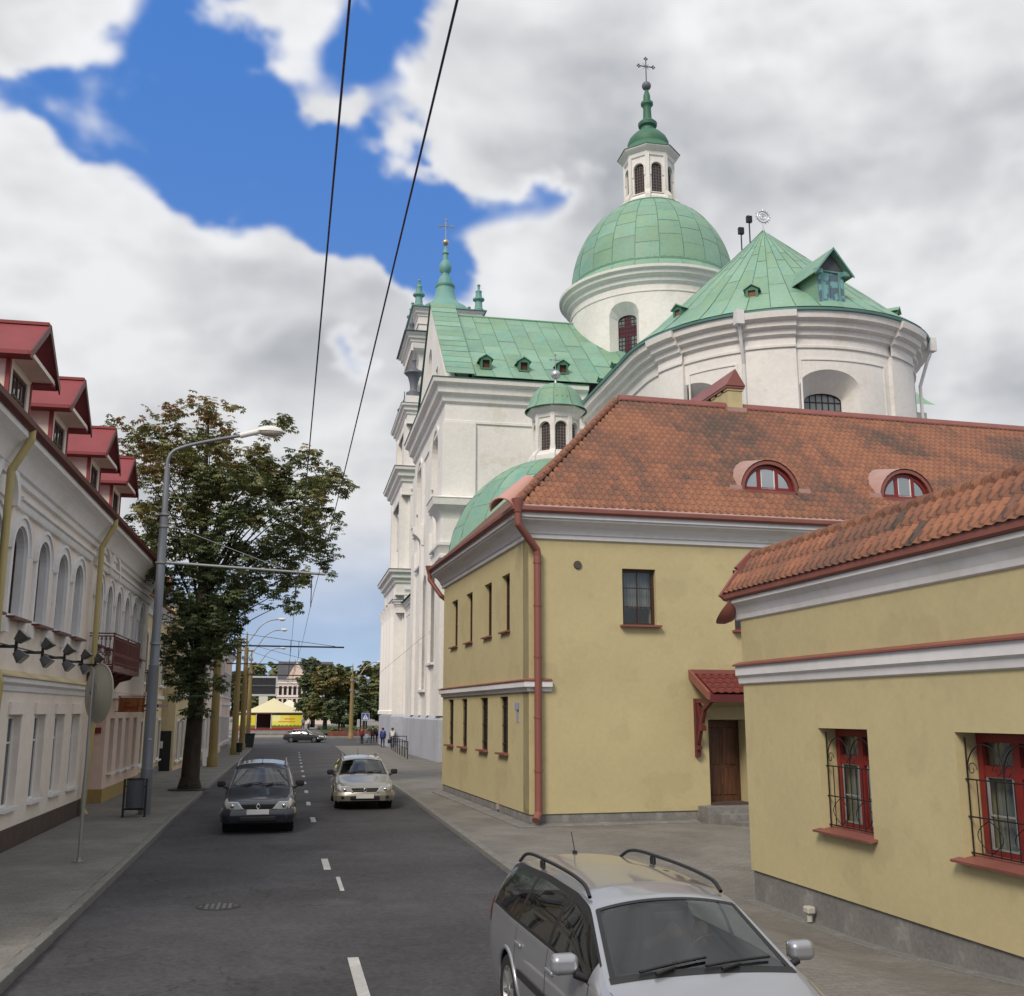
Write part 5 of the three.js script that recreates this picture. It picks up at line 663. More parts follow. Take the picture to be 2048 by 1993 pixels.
  lantern(KX, KZ, 16.95, 2.95, 1.32, 0.36, 0.8);
  const kc = (a, v) => { const t = v * 1.45, r = (v < 0.12 ? lerp(1.85, 1.62, v / 0.12) : 1.62 * Math.cos((v - 0.12) / 0.88 * 1.5)), y = v < 0.12 ? lerp(20.2, 20.45, v / 0.12) : 20.45 + 1.5 * Math.sin((v - 0.12) / 0.88 * 1.5); return V3(KX + r * Math.cos(a), y, KZ + r * Math.sin(a)); };
  const kp = part('chapel_lantern_cap', bed(kc, 0, 2 * Math.PI, 0, 1, 32, 12), M.copperUnder, C); sheets(kp, kc, steps(0, 2 * Math.PI, 10), steps(0, 1, 2), 0.035, 0.02, false);
  part('ball', merge([new THREE.SphereGeometry(0.3, 18, 12), cyl(0.1, 0.06, 0.5, 0, -0.7, 0, 8)]), M.silverBall, C, [KX, 22.55, KZ]); part('cross', crossGeo(0.45), M.zinc, C, [KX, 22.8, KZ]);
  // ---- nave and aisle between transept and tower ----
  part('nave', b6(-8, 8, -0.6, 24, -25, zn), M.white, C); part('nave_roof', bed((u, v) => V3(v < 0.5 ? lerp(-9, 0, v * 2) : lerp(0, 9, v * 2 - 1), 24.2 + 8 * (1 - Math.abs(v - 0.5) * 2), lerp(-25, zn + 6, u)), 0, 1, 0, 1, 1, 2), M.copperUnder, C);
  part('aisle_wall', ext(R4(0, 16, -0.6, 12.4), [archPts(6, 9, 4.2, 10, 1.5)], 0.5, -0.5), M.white, C, [-16.4, 0, -25], W); part('aisle_back', b6(-15.9, -8, -0.6, 12.3, -25, zn), M.white, C);
  part('aisle_cornice', sweep(corn(12.9, 0.45), [[-16.4, -25], [-16.4, zn]]), M.white, C); part('aisle_roof', bed((u, v) => V3(lerp(-17, -8, v), lerp(12.9, 17.5, v), lerp(-25, zn, u)), 0, 1, 0, 1, 2, 2), M.copperDark, C);
  part('aisle_base', sweep([[0, -0.8], [0.2, -0.8], [0.2, 2.3], [0, 2.5]], [[-16.4, -25], [-16.4, zn]]), M.churchBase, C); part('window_ledge', b6(-16.7, -16.41, 4.0, 4.2, -19.2, -15.8), M.whiteTrim, C);
  // ---- corner tower ----
  const tx = -12.3, tz = -31.5;
  function tier(hx, hz, y0, y1, ck, wy) {
    const b = part('tower_stage', merge([b6(tx - hx, tx + hx, y0, y1, tz - hz, tz + hz)]), M.white, C);
    for (const sx of [-1, 1]) for (const sz of [-1, 1]) { part('tower_pilaster', b6(tx + sx * hx - 0.72, tx + sx * hx + 0.72, y0, y1 - 2.0 * ck, tz + sz * (hz - 0.9) - 0.7 + 0.0, tz + sz * (hz - 0.9) + 0.7), M.white, b); part('tower_pilaster', b6(tx + sx * (hx - 0.9) - 0.7, tx + sx * (hx - 0.9) + 0.7, y0, y1 - 2.0 * ck, tz + sz * hz - 0.5, tz + sz * hz + 0.5), M.white, b); for (const k of [0, 1]) part('capital', lathe([[0.75, 0], [0.78, 0.15], [0.72, 0.2], [0.9, 0.75], [1.02, 0.85], [1.02, 1.0], [0.7, 1.0]], 4).rotateY(Math.PI / 4), M.whiteTrim, b, [tx + sx * (k ? hx - 0.9 : hx - 0.1), y1 - 2.9 * ck - 0.3, tz + sz * (k ? hz - 0.1 : hz - 0.9)]); }
    if (wy) { for (const [px, pz, pr] of [[tx - hx, tz, W], [tx, tz + hz, 0]]) { part('tower_window', ext(archPts(-0.55, 0.55, wy, wy + 2.6, 0.55), [], 0.05, 0.003), M.leaded, b, [px, 0, pz], pr); part('window_surround', ext(archPts(-0.85, 0.85, wy - 0.3, wy + 2.6, 0.85), [archPts(-0.56, 0.56, wy, wy + 2.6, 0.56)], 0.42, 0.004), M.white, b, [px, 0, pz], pr); } }
    part('tower_cornice', sweep(corn(y1, ck), rect(tx - hx - 0.55, tx + hx + 0.55, tz - hz - 0.45, tz + hz + 0.45), true), M.white, b); part('cornice_top', b6(tx - hx - 0.55, tx + hx + 0.55, y1 - 0.25, y1 - 0.002, tz - hz - 0.45, tz + hz + 0.45), M.whiteTrim, b);
    part('cornice_flashing', sweep([[0.0, y1 + 0.003], [1.0 * ck, y1 - 0.06 * ck], [1.0 * ck, y1], [0, y1 + 0.12]], rect(tx - hx - 0.55, tx + hx + 0.55, tz - hz - 0.45, tz + hz + 0.45), true), M.slateBlue, b);
    return b;
  }
  tier(4.5, 6.0, -0.6, 13.2, 0.42, 0); tier(4.55, 6.0, 13.2, 16.1, 0.85, 0); tier(4.1, 5.5, 16.1, 26.2, 0.95, 19.2); tier(3.75, 5.0, 26.2, 32.8, 0.7, 27.8);
  part('tower_base', sweep([[0, -0.8], [0.35, -0.8], [0.35, 2.4], [0.1, 2.6]], rect(tx - 5.1, tx + 5.1, tz - 6.5, tz + 6.5), true), M.churchBase, C);
  for (let i = 0; i < 4; i++) part('tower_column', lathe([[0.62, 2.6], [0.62, 2.9], [0.5, 3.0], [0.5, 11.6], [0.46, 11.8], [0.7, 12.6], [0.75, 12.9]], 16), M.white, C, [tx - 5.1, 0, tz - 5.2 + i * 3.45]);
  // upper stages with hollow flanks
  { const b = part('belfry_stage', lathe([[5.3, 32.8], [4.9, 33.6], [4.45, 35.5], [4.3, 38.2], [4.5, 38.6], [4.5, 38.8], [5.3, 39.2], [5.4, 39.6]], 4).rotateY(Math.PI / 4), M.white, C, [tx, 0, tz]); b.scale.z = 1.1;
    part('tower_cornice', sweep(corn(40.9, 0.66), rect(tx - 3.85, tx + 3.85, tz - 3.85, tz + 3.85), true), M.white, C); part('cornice_top', b6(tx - 3.85, tx + 3.85, 40.6, 40.88, tz - 3.85, tz + 3.85), M.whiteTrim, C); part('cornice_flashing', sweep([[0, 40.905], [0.84, 40.86], [0.84, 40.92], [0, 41.05]], rect(tx - 3.85, tx + 3.85, tz - 3.85, tz + 3.85), true), M.slateBlue, C); part('tower_stage', b6(tx - 3.1, tx + 3.1, 39, 43.4, tz - 3.1, tz + 3.1), M.white, C); part('tower_cornice', sweep(corn(43.9, 0.6), rect(tx - 3.15, tx + 3.15, tz - 3.15, tz + 3.15), true), M.white, C); part('cornice_flashing', sweep([[0, 43.905], [0.78, 43.86], [0.78, 43.92], [0, 44.05]], rect(tx - 3.15, tx + 3.15, tz - 3.15, tz + 3.15), true), M.copperBlue, C); part('tower_roof', b6(tx - 3.14, tx + 3.14, 43.6, 43.95, tz - 3.14, tz + 3.14), M.copperBlue, C);
    for (const [sx, sz] of [[-1, 1], [-1, -1]]) for (const y of [40.7]) part('corner_finial', lathe([[0.3, 0], [0.34, 0.3], [0.2, 0.45], [0.3, 0.9], [0.12, 1.2], [0.1, 1.6], [0.02, 1.7]], 10), M.slateBlue, C, [tx + sx * 3.9, y + 0.2, tz + sz * 3.9]);
  }
  part('tower_cap', lathe([[3.3, 43.5], [3.05, 44.4], [2.5, 45.2], [1.7, 45.7], [1.25, 46.2], [1.05, 47.0], [0.95, 47.6], [1.05, 47.7], [1.08, 47.9], [0.8, 48.0], [0.72, 48.6], [0.6, 48.9], [0.4, 49.0], [0.38, 49.3], [0.62, 49.6], [0.68, 50.0], [0.6, 50.4], [0.36, 50.8], [0.3, 50.85], [0.26, 51.5], [0.38, 51.65], [0.26, 51.85], [0.16, 52.3], [0.06, 52.5]], 24), M.copperBlue, C, [tx, 0, tz]);
  part('ball', new THREE.SphereGeometry(0.36, 18, 12), M.gold, C, [tx, 52.95, tz]); part('cross', crossGeo(1.1), M.zinc, C, [tx, 53.2, tz]);
  const fin = lathe([[0.55, 0], [0.6, 0.2], [0.42, 0.35], [0.36, 1.1], [0.62, 1.3], [0.62, 1.45], [0.36, 1.6], [0.3, 2.1], [0.36, 2.25], [0.12, 2.5], [0.12, 2.8], [0.2, 2.95], [0.02, 3.15]], 14);
  for (const [sx, sz] of [[-1, 1], [1, 1], [-1, -1], [1, -1]]) part('corner_finial', fin, M.copperBlue, C, [tx + sx * 3.15, 43.95, tz + sz * 3.15]);
  const urn = lathe([[0.75, 0], [0.75, 0.5], [0.45, 0.65], [0.35, 0.9], [0.42, 1.5], [0.62, 2.2], [0.95, 2.5], [0.9, 2.7], [0.5, 2.9], [0.2, 3.2], [0.16, 3.7], [0.24, 3.9], [0.1, 4.2], [0.06, 5.2], [0.01, 5.3]], 16);
  part('urn', urn, M.slateBlue, C, [tx - 3.7, 33.6, tz + 5.0]); part('urn', urn, M.slateBlue, C, [tx - 3.7, 33.0, tz - 4.6]); C.children[C.children.length - 1].scale.setScalar(0.8); part('urn_pedestal', b6(tx - 4.5, tx - 2.9, 32.8, 33.6, tz + 4.2, tz + 5.8), M.white, C);
}
{ // ramp railing beside the church wall
  const r = thing('ramp_railing', 'black tubular handrail along the foot of the church wall', 'railing', [0, 0, 0]);
  const pts = []; for (let i = 0; i <= 7; i++) { const d = 71 + i * 3.1, x = 7.35 + i * 0.12; pts.push([x, gy(-d), -d]); }
  for (const p of pts) part('post', bar([p[0], p[1], p[2]], [p[0], p[1] + 1.25, p[2]], 0.035), M.iron, r);
  for (let i = 0; i + 1 < pts.length; i++) { for (const h of [1.22, 0.75]) part('rail', bar([pts[i][0], pts[i][1] + h, pts[i][2]], [pts[i + 1][0], pts[i + 1][1] + h, pts[i + 1][2]], 0.03), M.iron, r); }
  const e = pts[7]; part('rail', merge([bar([e[0], e[1] + 1.22, e[2]], [e[0] + 1.3, e[1] + 1.22, e[2]], 0.035), bar([e[0], e[1] + 0.75, e[2]], [e[0] + 1.3, e[1] + 0.75, e[2]], 0.03), bar([e[0] + 1.3, e[1], e[2]], [e[0] + 1.3, e[1] + 1.25, e[2]], 0.035)]), M.iron, r);
}
// ---------- street furniture on the left pavement ----------
{
  const s = thing('traffic_mirror', 'large cream round traffic mirror seen from behind on a thin grey pole', 'traffic mirror', [-3.86, 0.12, -21.7]);
  part('pole', cyl(0.032, 0.028, 3.55, 0, 0, 0, 12), M.zinc, s);
  part('base_plate', merge([cyl(0.1, 0.1, 0.015, 0, 0, 0, 14), cyl(0.05, 0.035, 0.07, 0, 0, 0, 12)]), M.zinc, s);
  const shell = mat([0.46, 0.44, 0.36], { map: T.metal, roughness: 0.5 });
  const d = part('disc', lathe([[0.001, 0.13], [0.12, 0.13], [0.15, 0.115], [0.2, 0.118], [0.22, 0.1], [0.33, 0.085], [0.345, 0.07], [0.43, 0.055], [0.445, 0.04], [0.52, 0.02], [0.55, 0.0], [0.56, -0.02], [0.53, -0.035], [0.001, 0.02]], 44), shell, s, [0.1, 3.1, -0.16]);
  d.rotation.set(Math.PI / 2, 0, 0); d.rotation.order = 'YXZ'; d.rotation.set(Math.PI / 2, -0.95, 0);
  part('clamp', merge([bx(0.16, 0.02, 0.16, 0, 0.145, 0), bx(0.06, 0.1, 0.06, 0, 0.17, 0)]), M.zinc, d); part('rim', new THREE.TorusGeometry(0.555, 0.018, 8, 48).rotateX(Math.PI / 2), shell, d);
  part('mirror_face', lathe([[0.001, -0.01], [0.3, -0.02], [0.52, -0.04]], 40), M.chrome, d);
}
{
  const b = thing('litter_bin', 'grey drum litter bin in a black frame beside the grey lamp post', 'litter bin', [-4.12, 0.12, -30.4]);
  part('drum', lathe([[0.001, 0.24], [0.22, 0.24], [0.225, 0.25], [0.225, 0.95], [0.235, 0.97], [0.22, 0.98], [0.205, 0.95], [0.2, 0.3], [0.001, 0.3]], 28), mat([0.16, 0.18, 0.215], { map: T.metal, roughness: 0.5, metalness: 0.2 }), b);
  for (const x of [-0.28, 0.28]) part('leg', merge([bx(0.05, 0.98, 0.06, x, 0.49, 0), bx(0.05, 0.03, 0.26, x, 0.015, 0)]), M.black, b);
  part('crossbar', bx(0.53, 0.05, 0.05, 0, 0.2, 0), M.black, b); part('pivot', bar([-0.27, 0.78, 0], [0.27, 0.78, 0], 0.018), M.black, b);
  part('rim', new THREE.TorusGeometry(0.225, 0.018, 8, 28).rotateX(Math.PI / 2), M.black, b, [0, 0.975, 0]); part('liner', cyl(0.19, 0.19, 0.02, 0, 0.86, 0, 20), M.voidDark, b);
}
{
  const l = thing('street_lamp', 'tall grey lamp post with curved arm in front of the chestnut tree', 'street lamp', [-3.95, 0.12, -31.15]);
  part('pole', merge([cyl(0.165, 0.165, 1.2, 0, 0, 0, 20), lathe([[0.165, 1.2], [0.15, 1.25], [0.145, 4.0], [0.15, 4.02], [0.125, 4.06], [0.12, 8.2], [0.09, 8.35], [0.08, 9.7]], 20)]), M.poleGrey, l);
  part('arm', tube([[0, 9.6, 0], [0.0, 9.95, 0], [0.12, 10.2, 0], [0.4, 10.36, 0], [1.4, 10.65, 0], [2.5, 10.9, 0]], 0.05, 40, 10), M.poleGrey, l);
  const h = part('lamp_head', (() => { const g = new THREE.SphereGeometry(0.5, 24, 12, 0, Math.PI * 2, 0, Math.PI / 2); g.scale(0.8, 0.36, 0.36); g.translate(2.86, 10.96, 0); return g; })(), M.lampWhite, l); part('lamp_glass', (() => { const g = new THREE.SphereGeometry(0.5, 24, 10, 0, Math.PI * 2, Math.PI / 2, Math.PI / 2); g.scale(0.72, 0.3, 0.33); g.translate(2.88, 10.955, 0); return g; })(), M.lampGlass, h); part('lamp_neck', bar([2.0, 10.79, 0], [2.6, 10.97, 0], 0.085, 10), M.lampWhite, h);
  for (const y of [6.9, 7.95, 8.3, 4.6]) part('collar', cyl(0.155, 0.155, 0.06, 0, y, 0, 18), M.zinc, l);
  part('wire_bracket', bar([0.1, 6.94, 0], [4.65, 6.71, 0], 0.04, 10), M.zinc, l); part('stay_wire', bar([0.1, 8.05, 0], [3.4, 6.85, 0], 0.012, 5), M.zinc, l);
  part('notice', bx(0.09, 0.02, 0.02, 0.05, 2.0, 0.16), M.plate, l);
  part('hook', merge([bar([-0.15, 2.9, 0], [-0.36, 2.9, 0], 0.012), bar([-0.36, 2.82, 0], [-0.36, 2.98, 0], 0.012)]), M.iron, l);
}
function ochrePole(x, z, label, o = {}) {
  const l = thing('street_lamp', label, 'street lamp', [x, gy(z) + 0.1, z], o.ry || 0, 'ochre lamp posts along the street'), h = o.h || 8.7, P0 = M.poleOchre;
  part('pole', lathe([[0.30, 0], [0.30, 0.5], [0.25, 0.6], [0.24, 1.0], [0.2, 5.5], [0.17, h - 0.1], [0.19, h], [0.08, h + 0.06], [0.07, h + 1.0], [0.02, h + 1.35]], 16), P0, l);
  if (!o.noArm) {
    part('cross_arm', merge([bar([-0.7, h - 0.25, 0], [0.7, h - 0.25, 0], 0.06, 8), bar([-0.55, h - 0.7, 0], [0, h - 1.3, 0], 0.03, 6), bar([0.55, h - 0.3, 0], [0, h - 1.2, 0], 0.03, 6)]), P0, l);
    part('arm', tube([[0.1, h - 0.3, 0], [0.55, h - 0.25, 0], [1.05, h + 0.35, 0], [1.55, h + 1.05, 0], [2.2, h + 1.45, 0], [2.85, h + 1.55, 0]], 0.045, 36, 8), M.zinc, l);
    const hd = part('lamp_head', (() => { const g = new THREE.SphereGeometry(0.5, 18, 10); g.scale(0.6, 0.2, 0.26); g.translate(3.1, h + 1.58, 0); return g; })(), M.lampWhite, l); part('lamp_glass', (() => { const g = new THREE.SphereGeometry(0.4, 14, 8); g.scale(0.5, 0.2, 0.26); g.translate(3.12, h + 1.5, 0); return g; })(), M.lampGlass, hd);
  }
  if (o.bracket) { part('wire_bracket', bar([-0.9, o.bracket, 0], [o.len || 6.9, o.bracket - 0.05, 0], 0.045, 8), M.iron, l); part('stay_wire', bar([0, h - 0.2, 0], [(o.len || 6.9) - 0.5, o.bracket, 0], 0.014, 5), M.iron, l); }
  for (const [y, s] of o.spots || []) part('floodlight', rb(0.36, 0.26, 0.22, 0.04, s * 0.42, y, 0.1), M.zinc, l);
  return l;
}
ochrePole(-4.34, -60.8, 'ochre post nearest the camera, behind the tree trunk', { h: 7.6, noArm: true, bracket: 6.6 });
ochrePole(-4.41, -83.1, 'tallest-looking ochre lamp post of the left row', { h: 8.6, bracket: 6.75, spots: [[7.5, -1], [7.2, 1]] });
ochrePole(-4.35, -93.5, 'ochre lamp post in the middle of the left row', { h: 8.6, bracket: 6.3, spots: [[7.6, 1], [6.5, 1]] });
ochrePole(-4.6, -110.3, 'last ochre lamp post of the left row, at the crossing', { h: 8.0, bracket: 5.6, len: 5.5 });
ochrePole(6.33, -124.8, 'lone ochre lamp post on the far side of the crossing', { h: 7.2, spots: [[6.6, -0.2], [6.4, 1.4], [5.3, 1.3], [5.5, -0.3]] });
// trolley wires and the cable to the church
{
  for (const [x0, i] of [[0.145, 0], [0.60, 1]]) {
    const pts = []; for (let d = -12; d <= 130; d += 4) pts.push([x0 - 0.0094 * Math.max(d, 0), 5.85 + 0.05 * Math.cos(d / 31 * 2 * Math.PI), -d]);
    tag(part('overhead_wire', tube(pts, 0.0065, 150, 6), M.wire, scene), i ? 'dark trolley wire on the right, above the road' : 'dark trolley wire on the left, above the road', 'wire', 'trolley wires above the road');
  }
  tag(part('wire_hangers', merge([31.15, 60.8, 83.1, 93.5, 110.3].flatMap((d) => [0.145, 0.6].map((x) => bar([x - 0.0094 * d, 5.86, -d], [x - 0.0094 * d, 6.78, -d], 0.014, 5)))), M.iron, scene), 'short droppers joining the trolley wires to their brackets', 'wire hangers', null, 'stuff');
  tag(part('overhead_cable', bar([6.3, 4.6, -124.8], [8.7, 8.2, -71], 0.014, 5), M.zinc, scene), 'thin cable from the far ochre post to the church wall', 'cable');
}
{ // hanging shop sign
  const s = thing('hanging_sign', 'small orange wooden shop sign hung from the pink wall', 'sign', [-5.76, 2.84, -36.6]);
  part('board', merge([bx(0.74, 0.44, 0.05, 0.5, 0.26, 0), bx(0.8, 0.05, 0.07, 0.5, 0.035, 0), bx(0.05, 0.48, 0.07, 0.12, 0.26, 0), bx(0.05, 0.48, 0.07, 0.88, 0.26, 0)]), mat([0.42, 0.14, 0.02], { map: T.wood, roughness: 0.6 }), s);
  part('print', merge([bx(0.44, 0.1, 0.01, 0.5, 0.16, 0.031), bx(0.2, 0.05, 0.01, 0.38, 0.3, 0.031)]), mat([0.2, 0.045, 0.012]), s);
  part('bracket', merge([bar([0, 0.52, 0], [1.0, 0.52, 0], 0.015), bar([0, 0.03, 0], [0.15, 0.03, 0], 0.012)]), M.iron, s);
}
{ // folding pavement board and wheeled bin up the street
  const a = thing('pavement_board', 'white folding advertising board on the left pavement', 'sign', [-4.75, gy(-62) + 0.12, -62.5], 0.35);
  for (const q of [-1, 1]) { const p = part('panel', bx(0.62, 0.95, 0.03, 0, 0.47, 0), M.lampWhite, a, [0, 0, q * 0.2]); p.rotation.x = -q * 0.22; }
  const w = thing('wheeled_bin', 'dark wheeled bin by the last ochre lamp posts', 'bin', [-4.1, gy(-100) + 0.1, -99]);
  part('body', ext([V2(-0.45, 0.12), V2(0.45, 0.12), V2(0.55, 1.15), V2(-0.55, 1.15)], [], 0.9, -0.45, 0.03), mat([0.03, 0.035, 0.04]), w); part('lid', rb(1.25, 0.12, 1.05, 0.05, 0, 1.24, 0), mat([0.035, 0.04, 0.045]), w); for (const x of [-0.4, 0.4]) part('wheel', cyl(0.12, 0.12, 0.08, 0, 0, 0, 14).rotateZ(Math.PI / 2), M.rubber, w, [x, 0.13, 0.4]);
  const n = thing('litter_bin', 'small dark litter bin at the foot of the tall ochre post', 'litter bin', [-4.0, gy(-82) + 0.1, -82.3]); part('drum', lathe([[0.001, 0.2], [0.2, 0.2], [0.24, 0.85], [0.25, 0.88], [0.2, 0.88], [0.001, 0.6]], 18), M.rubber, n); part('stand', bar([0, 0, 0], [0, 0.25, 0], 0.04), M.black, n);
}
// ---------- trees ----------
const leafCols = [[0.075, 0.115, 0.040], [0.105, 0.145, 0.045], [0.14, 0.165, 0.048], [0.20, 0.19, 0.050], [0.30, 0.185, 0.050], [0.25, 0.125, 0.040]];
const leafMat = new THREE.MeshPhysicalMaterial({ color: 0xffffff, roughness: 0.75, side: THREE.DoubleSide, transmission: 0.32, thickness: 0 });
function palmLeaf(n, len, wid) { // drooping fan of leaflets
  const pos = []; for (let i = 0; i < n; i++) { const a = (i / (n - 1) - 0.5) * 4.0, l = len * (1 - 0.28 * Math.abs(i / (n - 1) - 0.5) * 2), c = Math.cos(a), s = Math.sin(a), q = (r, w, dy) => [r * s + w * c, dy, r * c - w * s]; const A = q(0.02, 0, 0), B = q(l * 0.62, wid, -0.03 * len), T2 = q(l, 0, -0.28 * len), D = q(l * 0.62, -wid, -0.03 * len), Mi = q(l * 0.6, 0, -0.11 * len); pos.push(...A, ...B, ...Mi, ...B, ...T2, ...Mi, ...A, ...Mi, ...D, ...Mi, ...T2, ...D); }
  const g = new THREE.BufferGeometry(); g.setAttribute('position', new THREE.Float32BufferAttribute(pos, 3)); g.setAttribute('uv', new THREE.Float32BufferAttribute(new Float32Array(pos.length / 3 * 2), 2)); g.computeVertexNormals(); return g;
}
function foliage(tree, clumps, per, leaf, seed, tone, smin = 0.75, smax = 1.3) {
  const R = rng(seed), inst = []; const N = () => (R() + R() + R() - 1.5) / 1.5;
  for (const [x, y, z, r, t = 0] of clumps) { const n = Math.round(per * Math.pow(r, 2.2)), sub = []; for (let i = 0; i < 5 + r * 5; i++) { const d = V3(N(), N() * 0.8, N()).normalize().multiplyScalar(r * (0.45 + 0.5 * R())); sub.push([d, r * (0.22 + 0.2 * R()), R()]); } for (let i = 0; i < n; i++) { const s = sub[Math.floor(R() * sub.length)], p = V3(N(), N() * 0.8, N()).multiplyScalar(s[1] * 1.35).add(s[0]); inst.push([p.x + x, p.y + y, p.z + z, s[2], t]); } }
  const im = new THREE.InstancedMesh(leaf, leafMat, inst.length), o = new THREE.Object3D(), c = new THREE.Color();
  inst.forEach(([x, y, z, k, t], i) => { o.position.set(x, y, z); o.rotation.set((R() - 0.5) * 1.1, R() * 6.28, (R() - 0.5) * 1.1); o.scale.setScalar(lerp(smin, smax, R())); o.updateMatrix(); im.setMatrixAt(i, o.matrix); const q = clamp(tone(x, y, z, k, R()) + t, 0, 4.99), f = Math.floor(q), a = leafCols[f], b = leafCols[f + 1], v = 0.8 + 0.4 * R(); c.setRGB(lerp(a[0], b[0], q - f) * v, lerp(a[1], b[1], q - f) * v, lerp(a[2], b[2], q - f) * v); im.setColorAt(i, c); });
  im.name = 'crown'; im.userData.kind = 'stuff'; tree.add(im); return inst.length;
}
function taper(pts, r0, r1, rs = 9) { const cv = new THREE.CatmullRomCurve3(pts.map((p) => V3(...p))), n = 14, g = new THREE.TubeGeometry(cv, n, 1, rs), p = g.attributes.position; for (let i = 0; i <= n; i++) { const c = cv.getPointAt(i / n), r = lerp(r0, r1, i / n); for (let j = 0; j <= rs; j++) { const k = i * (rs + 1) + j; p.setXYZ(k, c.x + (p.getX(k) - c.x) * r, c.y + (p.getY(k) - c.y) * r, c.z + (p.getZ(k) - c.z) * r); } } g.computeVertexNormals(); return g; }
{
  const t = thing('chestnut_tree', 'tall horse chestnut tree with browning leaves on the left pavement', 'tree', [-3.66, 0.0, -40.7]), R = rng(77);
  part('trunk', merge([taper([[0, 0, 0], [0.02, 1.2, 0], [0.06, 3, 0.03], [0.1, 6, 0], [0.0, 9, 0.1], [-0.1, 12, 0], [-0.1, 14.3, 0]], 0.34, 0.04, 12), taper([[0, 0, 0], [0, 0.25, 0], [0, 0.6, 0]], 0.48, 0.31, 12)]), M.bark, t);
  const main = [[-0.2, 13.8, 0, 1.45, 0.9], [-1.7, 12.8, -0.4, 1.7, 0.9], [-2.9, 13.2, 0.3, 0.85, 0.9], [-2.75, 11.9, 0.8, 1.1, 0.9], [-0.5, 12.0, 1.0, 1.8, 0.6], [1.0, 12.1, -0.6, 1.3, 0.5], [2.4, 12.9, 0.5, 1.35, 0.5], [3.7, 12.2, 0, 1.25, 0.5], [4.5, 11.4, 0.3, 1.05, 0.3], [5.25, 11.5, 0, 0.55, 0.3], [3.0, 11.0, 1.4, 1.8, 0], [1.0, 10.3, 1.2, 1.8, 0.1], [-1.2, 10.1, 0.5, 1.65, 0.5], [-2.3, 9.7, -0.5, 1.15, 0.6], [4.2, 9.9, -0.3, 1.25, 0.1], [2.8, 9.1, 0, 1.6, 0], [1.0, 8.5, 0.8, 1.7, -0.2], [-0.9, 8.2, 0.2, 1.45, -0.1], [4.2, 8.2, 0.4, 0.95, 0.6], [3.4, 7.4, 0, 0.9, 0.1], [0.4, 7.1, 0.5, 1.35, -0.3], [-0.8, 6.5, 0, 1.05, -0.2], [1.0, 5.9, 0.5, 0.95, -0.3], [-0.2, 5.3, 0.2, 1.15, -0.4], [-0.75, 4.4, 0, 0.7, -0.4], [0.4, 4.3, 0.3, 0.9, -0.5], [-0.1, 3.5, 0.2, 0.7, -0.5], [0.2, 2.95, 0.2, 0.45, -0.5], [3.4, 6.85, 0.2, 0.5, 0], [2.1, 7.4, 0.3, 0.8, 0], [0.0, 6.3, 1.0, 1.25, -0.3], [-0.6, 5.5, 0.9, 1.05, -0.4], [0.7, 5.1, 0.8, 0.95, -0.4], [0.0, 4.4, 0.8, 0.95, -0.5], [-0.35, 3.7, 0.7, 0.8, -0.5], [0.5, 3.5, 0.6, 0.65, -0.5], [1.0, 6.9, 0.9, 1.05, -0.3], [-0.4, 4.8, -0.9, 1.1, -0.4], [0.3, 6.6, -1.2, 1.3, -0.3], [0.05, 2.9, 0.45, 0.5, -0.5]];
  const back = main.filter((c) => c[3] > 1.2 && c[1] > 6).map((c) => [c[0] * 0.85, c[1] - 0.4, c[2] - 2.2, c[3] * 0.95, c[4]]);
  const limbs = []; for (const c of [...main, ...back]) if (c[1] > 4) { const y0 = clamp(c[1] * 0.62, 2.6, 9.5); limbs.push(taper([[0.05, y0, 0], [c[0] * 0.45, lerp(y0, c[1], 0.55) + 0.3, c[2] * 0.4], [c[0] * 0.95, c[1] + 0.1, c[2]]], 0.025 + 0.025 * c[3], 0.01, 6)); } part('limbs', merge(limbs), M.bark, t);
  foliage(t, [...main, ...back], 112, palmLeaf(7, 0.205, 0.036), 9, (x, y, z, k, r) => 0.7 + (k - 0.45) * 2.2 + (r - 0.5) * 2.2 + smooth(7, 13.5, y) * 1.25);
  part('tree_grate_soil', cyl(0.75, 0.75, 0.015, 0, 0.115, 0, 24), mat([0.07, 0.06, 0.05], { map: T.concrete }), t);
}
